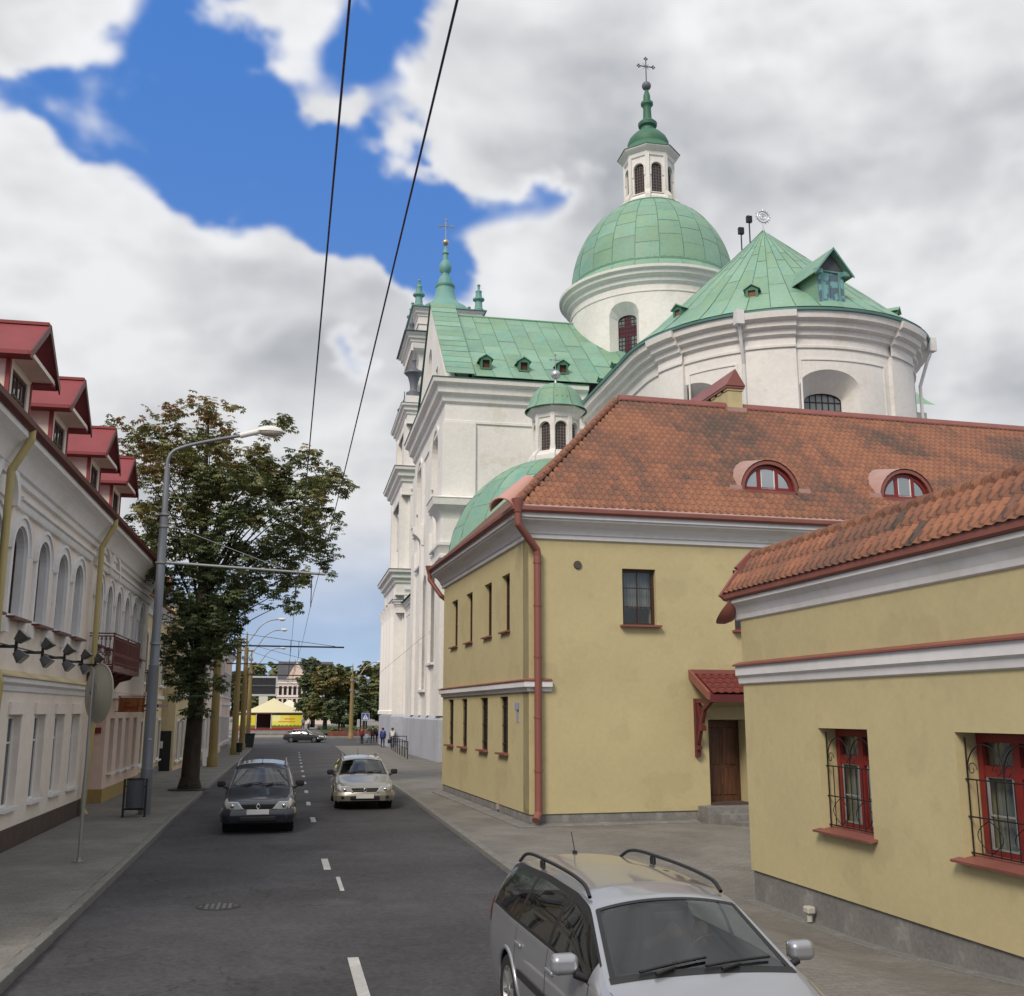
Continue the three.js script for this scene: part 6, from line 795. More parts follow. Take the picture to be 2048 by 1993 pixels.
// ---------- cars ----------
const linp = (pts) => { const f = (d) => { if (d <= pts[0][0]) return pts[0][1]; for (let i = 0; i + 1 < pts.length; i++) if (d <= pts[i + 1][0]) return lerp(pts[i][1], pts[i + 1][1], (d - pts[i][0]) / (pts[i + 1][0] - pts[i][0])); return pts[pts.length - 1][1]; }; const L = pts[pts.length - 1][0]; return (d) => { const k = Math.min(0.07, d, L - d); return (f(d - k) + 2 * f(d) + f(d + k) + f(d - k / 2) + f(d + k / 2)) / 6; }; };
function makeCar(o) {
  const C = thing('car', o.label, 'car', [0, 0, 0], o.ry || 0, 'cars on the street'); C.position.set(...o.pos);
  const { L, W } = o, top = linp(o.top), edge = linp(o.edge), belt = linp(o.belt), wb = linp(o.wb), we = linp(o.we), sill = (d) => 0.2 + 0.12 * smooth(0.35, 0, d) + 0.14 * smooth(L - 0.35, L, d);
  const S = (d, t) => { const b = wb(d), ys = sill(d), yb = belt(d), ye = edge(d), yt = top(d), ym = lerp(ys, yb, 0.52), wB = b * 0.962, e = Math.min(we(d), wB - 0.005); let w, y, s; if (t < 1) { w = lerp(b * 0.93, b, Math.sin(t * Math.PI / 2)); y = lerp(ys, ym, t); } else if (t < 2) { s = t - 1; w = lerp(b, wB, s * s); y = lerp(ym, yb, s); } else if (t < 3) { s = t - 2; w = lerp(wB, e, s) + 0.035 * Math.sin(Math.PI * s) * (wB - e) / 0.3; y = lerp(yb, ye, s); } else { s = t - 3; w = e * (1 - s); y = ye + (yt - ye) * (1 - (1 - s) ** 2.2); } return [w, y, L / 2 - d]; };
  const uniq = (a) => [...new Set(a.map((v) => +v.toFixed(4)))].sort((p, q) => p - q);
  const T0 = 2.1, T1 = 2.9, TW = 3.07;
  const ds = uniq([...Array.from({ length: Math.round(L / 0.045) + 1 }, (_, i) => Math.min(L, i * 0.045)), L, ...o.side.flat(), ...o.wind, ...o.rear, o.side[0][0] - 0.05, o.side[o.side.length - 1][1] + 0.04].filter((d) => d >= 0 && d <= L)), ts = uniq([...Array.from({ length: 33 }, (_, i) => i / 8), T0, T1, TW, T0 - 0.06]);
  const paint = [], trim = [], panes = o.side.map(() => [[], []]), wind = [], rear = [];
  const sideLo = o.side[0][0], sideHi = o.side[o.side.length - 1][1];
  for (let i = 0; i + 1 < ds.length; i++) for (let j = 0; j + 1 < ts.length; j++) {
    const a = ds[i], b = ds[i + 1], p = ts[j], q = ts[j + 1], dm = (a + b) / 2, tm = (p + q) / 2; let dst = paint, k = -1;
    if (tm > T0 && tm < T1 && dm > sideLo && dm < sideHi) { k = o.side.findIndex((s) => dm > s[0] && dm < s[1]); dst = k < 0 ? trim : null; }
    else if (tm > T0 - 0.06 && tm < 3.0 && dm > sideLo - 0.05 && dm < sideHi + 0.04 && (tm < T0 || tm > T1)) dst = trim;
    else if (tm > TW && dm > o.wind[0] && dm < o.wind[1]) dst = wind; else if (tm > TW && dm > o.rear[0] && dm < o.rear[1]) dst = rear;
    if (tm < 2) { const y = S(dm, tm)[1]; if (o.wheels.some((w) => Math.hypot(dm - w, y - o.wr) < o.wr + 0.055)) continue; }
    const A = S(a, p), B = S(b, p), D = S(b, q), E = S(a, q);
    for (const sg of [1, -1]) { const m = ([x, y, z]) => [x * sg, y, z], tri = sg > 0 ? [A, B, D, A, D, E] : [A, D, B, A, E, D], out = dst || panes[k][sg > 0 ? 0 : 1]; for (const v of tri) out.push(...m(v)); }
  }
  for (const d of [0, L]) { const poly = []; for (const t of ts) poly.push(S(d, t)); const c = [0, (poly[0][1] + poly[poly.length - 1][1]) / 2, poly[0][2]]; for (let i = 0; i + 1 < poly.length; i++) for (const sg of [1, -1]) { const A = poly[i], B = poly[i + 1], m = ([x, y, z]) => [x * sg, y, z]; const f = (sg > 0) === (d === 0) ? [c, A, B] : [c, B, A]; for (const v of f) paint.push(...m(v)); } }
  const mk = (arr, cr = 0.5) => { let g = new THREE.BufferGeometry(); g.setAttribute('position', new THREE.Float32BufferAttribute(arr, 3)); g.computeVertexNormals(); return boxUV(toCreasedNormals(g, cr)); };
  const patch = (d0, d1, t0, t1, off, n = 6, both = true, fn) => { const pos = []; for (const sg of both === true ? [1, -1] : [both]) for (let i = 0; i < n; i++) for (let j = 0; j < n; j++) { const P3 = (u, v) => { const d = fn ? fn(u, v) : lerp(d0, d1, u), t = lerp(t0, t1, v), e = 0.004, X = V3(...S(d, t)), du = V3(...S(Math.min(L, d + e), t)).sub(V3(...S(Math.max(0, d - e), t))), dv = V3(...S(d, Math.min(4, t + e))).sub(V3(...S(d, Math.max(0, t - e)))), nn = du.cross(dv).normalize(); if (nn.x < 0 && Math.abs(nn.x) > 0.2 || (Math.abs(nn.x) <= 0.2 && nn.y < 0)) nn.negate(); X.addScaledVector(nn, off); return [X.x * sg, X.y, X.z]; }; const A = P3(i / n, j / n), B = P3((i + 1) / n, j / n), D = P3((i + 1) / n, (j + 1) / n), E = P3(i / n, (j + 1) / n); pos.push(...(sg > 0 ? [A, B, D, A, D, E] : [A, D, B, A, E, D]).flat()); } return mk(pos, 0.9); };
  const pm = new THREE.MeshPhysicalMaterial({ color: lin(...o.color), roughness: o.rough ?? 0.32, metalness: o.metal ?? 0.45, clearcoat: 0.9, clearcoatRoughness: 0.06 });
  const body = part('body', mk(paint), pm, C); part('window_trim', mk(trim), M.black, C);
  part('windscreen', mk(wind, 0.9), o.glass || M.carGlass, C); part('rear_window', mk(rear, 0.9), o.glass || M.carGlass, C); for (const pr of panes) for (const q of pr) part('side_window', mk(q, 0.9), o.glass || M.carGlass, C);
  // panel gaps, side strip
  for (const d of o.seams) part('door_seam', patch(d - 0.006, d + 0.006, 0.25, 2.02, 0.0025, 4), M.black, body);
  part('bonnet_seam', patch(0.3, o.wind[0] - 0.12, 2.97, 3.0, 0.003, 8), M.black, body); part('side_strip', patch(o.wheels[0] + 0.42, o.wheels[1] - 0.42, 0.86, 1.04, 0.012, 6), o.strip || pm, body); part('sill_trim', patch(o.wheels[0] + 0.4, o.wheels[1] - 0.4, 0.0, 0.25, 0.008, 6), M.rubber, body);
  // windscreen surround and wipers
  part('screen_surround', merge([patch(o.wind[0] - 0.035, o.wind[0] + 0.03, 3.04, 4, 0.004, 8), patch(o.wind[0], o.wind[1], TW - 0.02, TW + 0.035, 0.004, 8), patch(o.wind[1] - 0.02, o.wind[1] + 0.012, 3.06, 4, 0.004, 8)]), M.black, C);
  { const pt = (d, s) => { const t = 4 - Math.abs(s) / we(d), v = S(d, Math.max(3.05, t)); return [s, v[1] + 0.022, v[2] + 0.012]; }; for (const [s0, s1] of [[-0.5, 0.06], [0.02, 0.58]]) part('wiper', merge([tube([pt(o.wind[0] + 0.02, s0), pt(o.wind[0] + 0.06, (s0 + s1) / 2), pt(o.wind[0] + 0.1, s1)], 0.011, 12, 5), tube([pt(o.wind[0] - 0.02, s1 * 0.2 + s0 * 0.8), pt(o.wind[0] + 0.03, (s0 + s1) / 2)], 0.014, 6, 5)]), M.black, C); }
  // wheels
  for (const d of o.wheels) for (const sg of [1, -1]) {
    const x = sg * (wb(d) - 0.115), r = o.wr, t = part('tyre', lathe([[r * 0.66, -0.1], [r * 0.92, -0.105], [r * 0.985, -0.08], [r, -0.03], [r, 0.03], [r * 0.985, 0.08], [r * 0.92, 0.105], [r * 0.66, 0.1]], 36).rotateZ(Math.PI / 2), M.rubber, C, [x, r, L / 2 - d]); const sp = [lathe([[r * 0.6, 0.03], [r * 0.66, 0.09], [r * 0.68, 0.1], [r * 0.64, 0.1], [r * 0.58, 0.05]], 30).rotateZ(-Math.PI / 2 * sg), cyl(0.06, 0.05, 0.06, 0, 0.04, 0, 14).rotateZ(-Math.PI / 2 * sg)]; for (let i = 0; i < 7; i++) { const a = i * 2 * Math.PI / 7; sp.push(beam([sg * 0.07, 0.03 * Math.cos(a), 0.03 * Math.sin(a)], [sg * 0.075, r * 0.63 * Math.cos(a), r * 0.63 * Math.sin(a)], 0.045, 0.03)); } part('rim', merge(sp), M.zinc, t); part('brake_disc', cyl(r * 0.55, r * 0.55, 0.02, 0, 0, 0, 20).rotateZ(Math.PI / 2), M.iron, t);
    part('wheel_well', new THREE.CylinderGeometry(r + 0.07, r + 0.07, 0.34, 28, 1, true, 0, Math.PI * 2).rotateZ(Math.PI / 2), new THREE.MeshStandardMaterial({ color: lin(0.012, 0.012, 0.012), side: THREE.DoubleSide }), C, [sg * (wb(d) - 0.2), r, L / 2 - d]); part('wheel_well', cyl(r + 0.07, r + 0.07, 0.02, 0, 0, 0, 28).rotateZ(Math.PI / 2), M.rubber, C, [sg * (wb(d) - 0.36), r, L / 2 - d]);
    { const n = 22, pts = []; for (let i = 0; i <= n; i++) { const a = lerp(-0.25, Math.PI + 0.25, i / n), dd = d - (r + 0.055) * Math.cos(a), y = r + (r + 0.055) * Math.sin(a); let t = 0.0; for (let q = 0; q < 2; q += 0.02) if (S(dd, q)[1] <= y) t = q; const v = S(dd, t); pts.push([sg * (v[0] - 0.004), y, L / 2 - dd]); } part('arch_lip', tube(pts, 0.022, 44, 6), pm, body); }
  }
  part('underbody', b6(-W * 0.82, W * 0.82, 0.2, 0.42, -L / 2 + 0.25, L / 2 - 0.25), M.rubber, C);
  // cabin
  const cz = L / 2 - o.wind[0], by = belt(o.wind[1]);
  part('dashboard', merge([rb(W * 1.62, 0.22, 0.42, 0.08, 0, by - 0.14, cz - 0.38), rb(W * 1.62, 0.04, 0.5, 0.02, 0, by - 0.03, cz - 0.18)]), M.seat, C); part('cabin_floor', b6(-W * 0.86, W * 0.86, 0.4, 0.46, L / 2 - sideHi, cz - 0.2), M.seat, C);
  for (const x of [-0.36, 0.36]) { const s = part('front_seat', merge([rb(0.5, 0.16, 0.5, 0.06, x, 0.62, cz - 1.35), rb(0.48, 0.62, 0.14, 0.06, x, 0.92, cz - 1.68)]), M.seat, C); part('headrest', rb(0.26, 0.18, 0.1, 0.04, x, by + 0.4, cz - 1.72), M.seat, s); } part('rear_seat', merge([rb(W * 1.5, 0.16, 0.5, 0.06, 0, 0.62, cz - 2.3), rb(W * 1.5, 0.55, 0.14, 0.06, 0, 0.9, cz - 2.6)]), M.seat, C);
  part('steering_wheel', new THREE.TorusGeometry(0.18, 0.016, 8, 24).rotateX(0.4), M.black, C, [0.36, by + 0.02, cz - 0.72]); part('inside_mirror', rb(0.24, 0.065, 0.03, 0.015, 0, top(o.wind[1]) - 0.12, L / 2 - o.wind[1] + 0.06), M.black, C);
  // mirrors
  for (const sg of [1, -1]) { const m = part('wing_mirror', (() => { const g = rb(0.21, 0.15, 0.14, 0.055, 0, 0, 0, 3); g.translate(sg * (W + 0.1), belt(o.side[0][0]) + 0.13, L / 2 - o.side[0][0] - 0.12); return g; })(), o.mirror || pm, C); part('mirror_foot', bar([sg * (W - 0.06), belt(o.side[0][0]) + 0.03, L / 2 - o.side[0][0] - 0.05], [sg * (W + 0.04), belt(o.side[0][0]) + 0.07, L / 2 - o.side[0][0] - 0.06], 0.03, 8), M.black, m); part('mirror_glass', bx(0.17, 0.11, 0.01, sg * (W + 0.1), belt(o.side[0][0]) + 0.13, L / 2 - o.side[0][0] - 0.188), M.chrome, m); }
  for (const sd of o.side.slice(0, 2)) for (const sg of [1, -1]) { const d = sd[1] - 0.1, v = S(d, 1.62); part('door_handle', rb(0.025, 0.035, 0.2, 0.012, sg * (v[0] + 0.012), v[1], L / 2 - d), pm, body); }
  // roof rails
  if (o.rails) for (const sg of [1, -1]) { const y = (d) => edge(d) + 0.05, pts = [[o.rails[0], 0], [o.rails[0] + 0.1, 0.045], [o.rails[0] + 0.35, 0.06], [lerp(o.rails[0], o.rails[1], 0.5), 0.065], [o.rails[1] - 0.3, 0.06], [o.rails[1], 0]].map(([d, h]) => [sg * (we(d) - 0.035), y(d) + h - 0.02, L / 2 - d]); const r = part('roof_rail', tube(pts, 0.017, 50, 8), o.railM || M.black, C); for (const f of [0.62]) { const d = lerp(o.rails[0], o.rails[1], f); part('rail_foot', rb(0.034, 0.075, 0.1, 0.014, sg * (we(d) - 0.035), y(d) + 0.0, L / 2 - d), o.railM || M.black, r); } }
  part('aerial', merge([bx(0.03, 0.035, 0.07, 0, top(o.aerial) + 0.012, L / 2 - o.aerial), bar([0, top(o.aerial) + 0.02, L / 2 - o.aerial], [0, top(o.aerial) + 0.2, L / 2 - o.aerial - 0.12], 0.006, 5)]), M.black, C);
  // front: lamps, grille, bumper, plate
  const fz = L / 2, H0 = sill(0), hy = belt(0.15);
  part('front_bumper', (() => { const n = 20, pos = []; const g = sweep([[0, H0 - 0.06], [0.07, H0 - 0.05], [0.1, H0 + 0.1], [0.1, hy - 0.2], [0.05, hy - 0.1], [0, hy - 0.09]], [[-wb(0.5) + 0.02, fz - 0.5], [-wb(0.28), fz - 0.28], [-wb(0.12), fz - 0.1], [-wb(0.0) + 0.05, fz - 0.0], [wb(0.0) - 0.05, fz - 0.0], [wb(0.12), fz - 0.1], [wb(0.28), fz - 0.28], [wb(0.5) - 0.02, fz - 0.5]]); return g; })(), o.bumper || pm, C);
  part('air_intake', rb(0.86, 0.12, 0.06, 0.03, 0, H0 + 0.04, fz + 0.085), M.black, C); for (const sg of [1, -1]) part('fog_lamp_recess', rb(0.2, 0.09, 0.05, 0.03, sg * 0.6, H0 + 0.06, fz + 0.06), M.black, C);
  part('grille', merge([rb(0.8, 0.12, 0.04, 0.02, 0, hy - 0.045, fz + 0.0)]), M.black, C); part('grille_bar', merge([bx(0.78, 0.014, 0.03, 0, hy - 0.045, fz + 0.015)]), o.grilleBar || M.black, C);
  for (const sg of [1, -1]) { const h = part('headlight', (() => { const p = [V2(0.36, hy - 0.09), V2(0.66, hy - 0.1), V2(0.72, hy - 0.02), V2(0.7, hy + 0.06), V2(0.5, hy + 0.06)].map((v) => V2(v.x * sg, v.y)); const g = ext(p, [], 0.06, -0.04, 0.012); g.rotateY(sg * 0.22); g.translate(0, 0, fz + (0.13)); return g; })(), M.headlight, C); part('headlight_wrap', patch(0.06, 0.36, 1.75, 2.75, 0.006, 6, sg), M.headlight, h); part('lamp_bulb', new THREE.SphereGeometry(0.05, 12, 8).translate(sg * 0.6, hy - 0.02, fz + 0.04), M.chrome, h); }
  part('number_plate', rb(0.52, 0.115, 0.015, 0.006, 0, o.plateY || H0 + 0.18, fz + 0.112), M.plate, C);
  if (o.badge === 'diamond') { const g = new THREE.TorusGeometry(0.052, 0.02, 6, 4); g.scale(0.85, 1.2, 1); part('badge', g, M.chrome, C, [0, hy - 0.04, fz + 0.05]); } else if (o.badge === 'ring') part('badge', merge([new THREE.TorusGeometry(0.05, 0.012, 8, 20), bx(0.16, 0.016, 0.016)]), M.chrome, C, [0, hy - 0.045, fz + 0.05]);
  // rear lamps, bumper
  for (const sg of [1, -1]) part('tail_lamp', patch(L - 0.3, L - 0.06, 1.5, 2.4, 0.006, 5, sg), mat([0.25, 0.01, 0.01], { roughness: 0.2 }), C);
  part('rear_bumper', rb(wb(L) * 2 + 0.04, 0.22, 0.14, 0.05, 0, 0.46, -L / 2 + 0.02), o.bumper || pm, C);
  return { C, S, top, edge, we };
}
const estate = (k) => ({ // silver estate: profile points along the length
  top: [[0, 0.60], [0.08, 0.68], [0.35, 0.77], [1.0, 0.93], [1.17, 0.98], [1.92, 1.40], [2.3, 1.455], [3.2, 1.475], [4.3, 1.44], [4.62, 1.385], [4.88, 0.98], [4.95, 0.72]],
  edge: [[0, 0.58], [0.1, 0.66], [0.4, 0.745], [1.0, 0.90], [1.17, 0.945], [1.95, 1.335], [2.3, 1.385], [3.2, 1.405], [4.3, 1.37], [4.6, 1.31], [4.88, 0.96], [4.95, 0.7]],
  belt: [[0, 0.5], [0.15, 0.62], [0.5, 0.74], [1.1, 0.88], [2.0, 0.92], [4.5, 0.95], [4.88, 0.90], [4.95, 0.66]],
  wb: [[0, 0.62], [0.06, 0.70], [0.25, 0.80], [0.6, 0.855], [1.2, 0.875], [3.7, 0.875], [4.5, 0.85], [4.82, 0.80], [4.95, 0.72]],
  we: [[0, 0.5], [0.1, 0.6], [0.5, 0.72], [1.1, 0.775], [1.2, 0.765], [1.95, 0.62], [2.4, 0.60], [4.0, 0.59], [4.6, 0.575], [4.88, 0.7], [4.95, 0.6]] });
makeCar({ label: 'silver estate car with black roof rails closest to the camera', pos: [2.97, 0, -9.1], ry: 0.045, L: 4.95, W: 0.875, ...estate(), side: [[1.4, 2.4], [2.48, 3.42], [3.5, 4.5]], wind: [1.19, 1.9], rear: [4.64, 4.86], wheels: [0.93, 3.75], wr: 0.315, seams: [1.36, 2.44, 3.46], color: [0.37, 0.385, 0.42], rough: 0.32, metal: 0.6, rails: [2.1, 4.5], aerial: 4.35, strip: M.rubber });
makeCar({ label: 'dark blue family car with roof rails driving towards the camera on the left', pos: [-0.79, gy(-29), -28.95], L: 4.45, W: 0.87, top: [[0, 0.66], [0.08, 0.75], [0.4, 0.86], [0.95, 0.99], [1.1, 1.03], [1.85, 1.5], [2.2, 1.57], [3.4, 1.6], [4.1, 1.57], [4.3, 1.5], [4.4, 1.0], [4.45, 0.75]], edge: [[0, 0.64], [0.1, 0.73], [0.4, 0.83], [1.0, 0.96], [1.12, 1.0], [1.88, 1.43], [2.2, 1.5], [3.4, 1.53], [4.1, 1.5], [4.28, 1.42], [4.4, 0.98], [4.45, 0.73]], belt: [[0, 0.54], [0.15, 0.69], [0.5, 0.82], [1.1, 0.94], [2.0, 0.97], [4.2, 1.0], [4.4, 0.95], [4.45, 0.7]], wb: [[0, 0.66], [0.06, 0.74], [0.25, 0.81], [0.6, 0.85], [1.2, 0.87], [3.5, 0.87], [4.2, 0.84], [4.45, 0.76]], we: [[0, 0.56], [0.1, 0.66], [0.5, 0.74], [1.05, 0.78], [1.15, 0.77], [1.88, 0.65], [2.3, 0.63], [4.0, 0.62], [4.28, 0.6], [4.42, 0.7], [4.45, 0.6]], side: [[1.35, 2.2], [2.28, 3.1], [3.18, 4.1]], wind: [1.13, 1.83], rear: [4.29, 4.4], wheels: [0.8, 3.55], wr: 0.31, seams: [1.3, 2.24, 3.14], color: [0.010, 0.012, 0.022], rough: 0.45, metal: 0.0, rails: [1.95, 4.0], railM: M.zinc, aerial: 1.98, mirror: M.rubber, badge: 'diamond', plateY: 0.52 });
makeCar({ label: 'beige silver estate car driving behind the dark one on the right lane', pos: [2.12, gy(-34), -34.95], L: 4.8, W: 0.885, top: estate().top.map(([d, y]) => [Math.min(4.8, d * 0.97), y * 1.01]), edge: estate().edge.map(([d, y]) => [Math.min(4.8, d * 0.97), y * 1.01]), belt: estate().belt.map(([d, y]) => [Math.min(4.8, d * 0.97), y * 1.01]), wb: estate().wb.map(([d, y]) => [Math.min(4.8, d * 0.97), y * 1.012]), we: estate().we.map(([d, y]) => [Math.min(4.8, d * 0.97), y * 1.012]), side: [[1.36, 2.32], [2.4, 3.3], [3.4, 4.35]], wind: [1.16, 1.84], rear: [4.5, 4.7], wheels: [0.92, 3.62], wr: 0.31, seams: [1.32, 2.36, 3.35], color: [0.30, 0.285, 0.24], rough: 0.35, metal: 0.5, rails: [2.2, 4.2], railM: M.zinc, aerial: 4.2, mirror: M.rubber, badge: 'ring', grilleBar: M.chrome, plateY: 0.4 });
makeCar({ label: 'dark hatchback turning at the far crossing', pos: [1.05, gy(-118), -118], ry: Math.PI / 2 - 0.3, L: 4.3, W: 0.84, top: [[0, 0.6], [0.1, 0.7], [1.05, 0.93], [1.15, 0.96], [1.9, 1.37], [2.4, 1.42], [3.3, 1.38], [4.0, 1.02], [4.2, 0.95], [4.3, 0.7]], edge: [[0, 0.58], [0.1, 0.68], [1.05, 0.9], [1.17, 0.93], [1.95, 1.31], [2.4, 1.35], [3.3, 1.31], [4.0, 0.99], [4.2, 0.93], [4.3, 0.68]], belt: [[0, 0.5], [0.15, 0.63], [1.1, 0.86], [4.1, 0.92], [4.3, 0.66]], wb: [[0, 0.62], [0.2, 0.78], [0.7, 0.83], [1.2, 0.84], [3.5, 0.84], [4.15, 0.79], [4.3, 0.72]], we: [[0, 0.5], [0.4, 0.7], [1.1, 0.74], [1.95, 0.6], [2.4, 0.58], [3.4, 0.57], [4.0, 0.66], [4.3, 0.6]], side: [[1.4, 2.3], [2.38, 3.4]], wind: [1.2, 1.9], rear: [3.4, 3.98], wheels: [0.85, 3.4], wr: 0.3, seams: [1.36, 2.34], color: [0.04, 0.05, 0.06], aerial: 3.0 });

// ---------- people ----------
function bodyGeo(bones, res, size, cy) { // bones: [ax, ay, az, bx, by, bz, ra, rb, colour]
  const mc = new MarchingCubes(res, M.skin, false, false, 60000); mc.isolation = 0; const N = res, h = N / 2;
  const dist = (x, y, z, b) => { const [ax, ay, az, bx2, by2, bz2, ra, rb2] = b, dx = bx2 - ax, dy = by2 - ay, dz = bz2 - az, t = clamp(((x - ax) * dx + (y - ay) * dy + (z - az) * dz) / (dx * dx + dy * dy + dz * dz + 1e-9)); return Math.hypot(x - ax - t * dx, y - ay - t * dy, z - az - t * dz) - lerp(ra, rb2, t); };
  const field = (x, y, z) => { let s = 0; const k = 38; for (const b of bones) s += Math.exp(-k * dist(x, y, z, b)); return -Math.log(s + 1e-30) / k; };
  for (let k = 0; k < N; k++) for (let j = 0; j < N; j++) for (let i = 0; i < N; i++) mc.field[k * N * N + j * N + i] = -clamp(field((i - h) / h * size, (j - h) / h * size + cy, (k - h) / h * size), -0.5, 0.5);
  mc.update(); const n = mc.count, pos = new Float32Array(n * 3), col = new Float32Array(n * 3);
  for (let i = 0; i < n; i++) { const x = mc.positionArray[i * 3] * size, y = mc.positionArray[i * 3 + 1] * size + cy, z = mc.positionArray[i * 3 + 2] * size; pos.set([x, y, z], i * 3); let best = 9, c = [1, 1, 1]; for (const b of bones) { const d = dist(x, y, z, b); if (d < best) { best = d; c = b[8]; } } col.set(c, i * 3); }
  let g = new THREE.BufferGeometry(); g.setAttribute('position', new THREE.BufferAttribute(pos, 3)); g.setAttribute('color', new THREE.BufferAttribute(col, 3)); g.computeVertexNormals(); return toCreasedNormals(g, 1.2);
}
const skinC = [0.45, 0.26, 0.18], personMat = new THREE.MeshStandardMaterial({ color: 0xffffff, vertexColors: true, roughness: 0.85 });
function person(label, x, z, ry, coat, legs, hair, o = {}) {
  const s = o.h || 1, st = o.stride || 0.16, p = thing('person', label, 'person', [x, gy(z) + 0.1, z], ry, 'people near the crossing'), sh = [0.03, 0.03, 0.03], B = [];
  const a = (ax, ay, az, bx2, by2, bz2, ra, rb2, c) => B.push([ax * s, ay * s, az * s, bx2 * s, by2 * s, bz2 * s, ra * s, rb2 * s, c]);
  a(0, 0.98, 0, 0, 1.12, 0, 0.15, 0.14, coat); a(-0.06, 1.14, 0, -0.13, 1.38, 0, 0.115, 0.095, coat); a(0.06, 1.14, 0, 0.13, 1.38, 0, 0.115, 0.095, coat); a(0, 1.42, 0, 0, 1.52, 0.01, 0.062, 0.055, skinC); a(0, 1.60, 0.02, 0, 1.64, 0.02, 0.092, 0.1, skinC); a(0, 1.66, -0.01, 0, 1.68, -0.02, 0.1, 0.098, hair); a(0, 1.6, 0.11, 0, 1.585, 0.125, 0.018, 0.016, skinC);
  for (const q of [-1, 1]) { const k = q * st; a(q * 0.09, 0.94, 0, q * 0.1, 0.5, k * 0.6 + 0.03, 0.1, 0.065, legs); a(q * 0.1, 0.5, k * 0.6 + 0.03, q * 0.1, 0.1, k, 0.065, 0.045, legs); a(q * 0.1, 0.05, k - 0.03, q * 0.11, 0.04, k + 0.15, 0.045, 0.035, sh); a(q * 0.19, 1.4, 0, q * 0.25, 1.12, -k * 0.5, 0.06, 0.046, o.sleeve || coat); a(q * 0.25, 1.12, -k * 0.5, q * 0.24, 0.87, -k * 0.9 + 0.06, 0.046, 0.036, o.sleeve || coat); a(q * 0.24, 0.86, -k * 0.9 + 0.07, q * 0.235, 0.76, -k + 0.1, 0.038, 0.026, skinC); }
  part('body', bodyGeo(B, 60, 0.95 * s, 0.88 * s), personMat, p);
  if (o.bag) part('bag', rb(0.3, 0.36, 0.14, 0.04, 0.27, 0.55, 0), M.black, p);
  return p;
}
const dark = [0.02, 0.02, 0.025], jean = [0.05, 0.07, 0.11];
person('person in a blue jacket and dark trousers walking away beside the church', 7.9, -98.5, Math.PI, [0.025, 0.05, 0.2], [0.018, 0.024, 0.07], [0.03, 0.022, 0.018]);
person('person in a white top and jeans walking away beside the church', 8.75, -98.2, Math.PI - 0.1, [0.62, 0.64, 0.66], jean, [0.05, 0.035, 0.025], { sleeve: [0.1, 0.13, 0.18], bag: true });
person('person in dark red clothes standing at the kerb of the crossing', 6.7, -110, Math.PI * 0.8, [0.16, 0.02, 0.018], [0.03, 0.008, 0.01], [0.25, 0.12, 0.05], { stride: 0.04, h: 0.96 });
person('person in black behind the pram at the crossing', 8.0, -113, Math.PI + 0.2, dark, dark, [0.03, 0.02, 0.02], { h: 0.97 });
person('person in a dark coat right of the pram at the crossing', 8.55, -113.6, Math.PI, [0.04, 0.025, 0.03], dark, [0.2, 0.17, 0.12], { h: 0.97 });
person('person with a light cap half hidden by the church corner', 8.75, -106, Math.PI, [0.03, 0.035, 0.09], dark, [0.6, 0.6, 0.5]);
person('person in a grey top in front of the tent', 1.1, -158, 0.3, [0.2, 0.2, 0.22], dark, dark);
person('person in a white shirt in front of the tent', 1.9, -157.5, -0.5, [0.6, 0.58, 0.56], dark, dark);
{
  const p = thing('pram', 'light blue pram pushed towards the crossing', 'pram', [7.35, gy(-112) + 0.1, -112], 0.5);
  part('hood', (() => { const g = new THREE.SphereGeometry(0.3, 16, 10, 0, Math.PI * 2, 0, Math.PI / 2); g.scale(0.9, 1, 1.1); g.translate(0, 0.62, 0); return g; })(), mat([0.16, 0.22, 0.27]), p); part('cot', rb(0.48, 0.26, 0.8, 0.09, 0, 0.55, 0), mat([0.22, 0.28, 0.32]), p); part('frame', merge([bar([-0.22, 0.15, 0.3], [-0.22, 0.95, -0.55], 0.018), bar([0.22, 0.15, 0.3], [0.22, 0.95, -0.55], 0.018), bar([-0.22, 0.95, -0.55], [0.22, 0.95, -0.55], 0.02), bar([-0.22, 0.15, -0.3], [-0.22, 0.5, 0.2], 0.018), bar([0.22, 0.15, -0.3], [0.22, 0.5, 0.2], 0.018)]), M.zinc, p); for (const [x, z] of [[-0.25, 0.3], [0.25, 0.3], [-0.25, -0.3], [0.25, -0.3]]) part('wheel', new THREE.TorusGeometry(0.12, 0.022, 6, 16).rotateY(Math.PI / 2), M.rubber, p, [x, 0.14, z]);
}
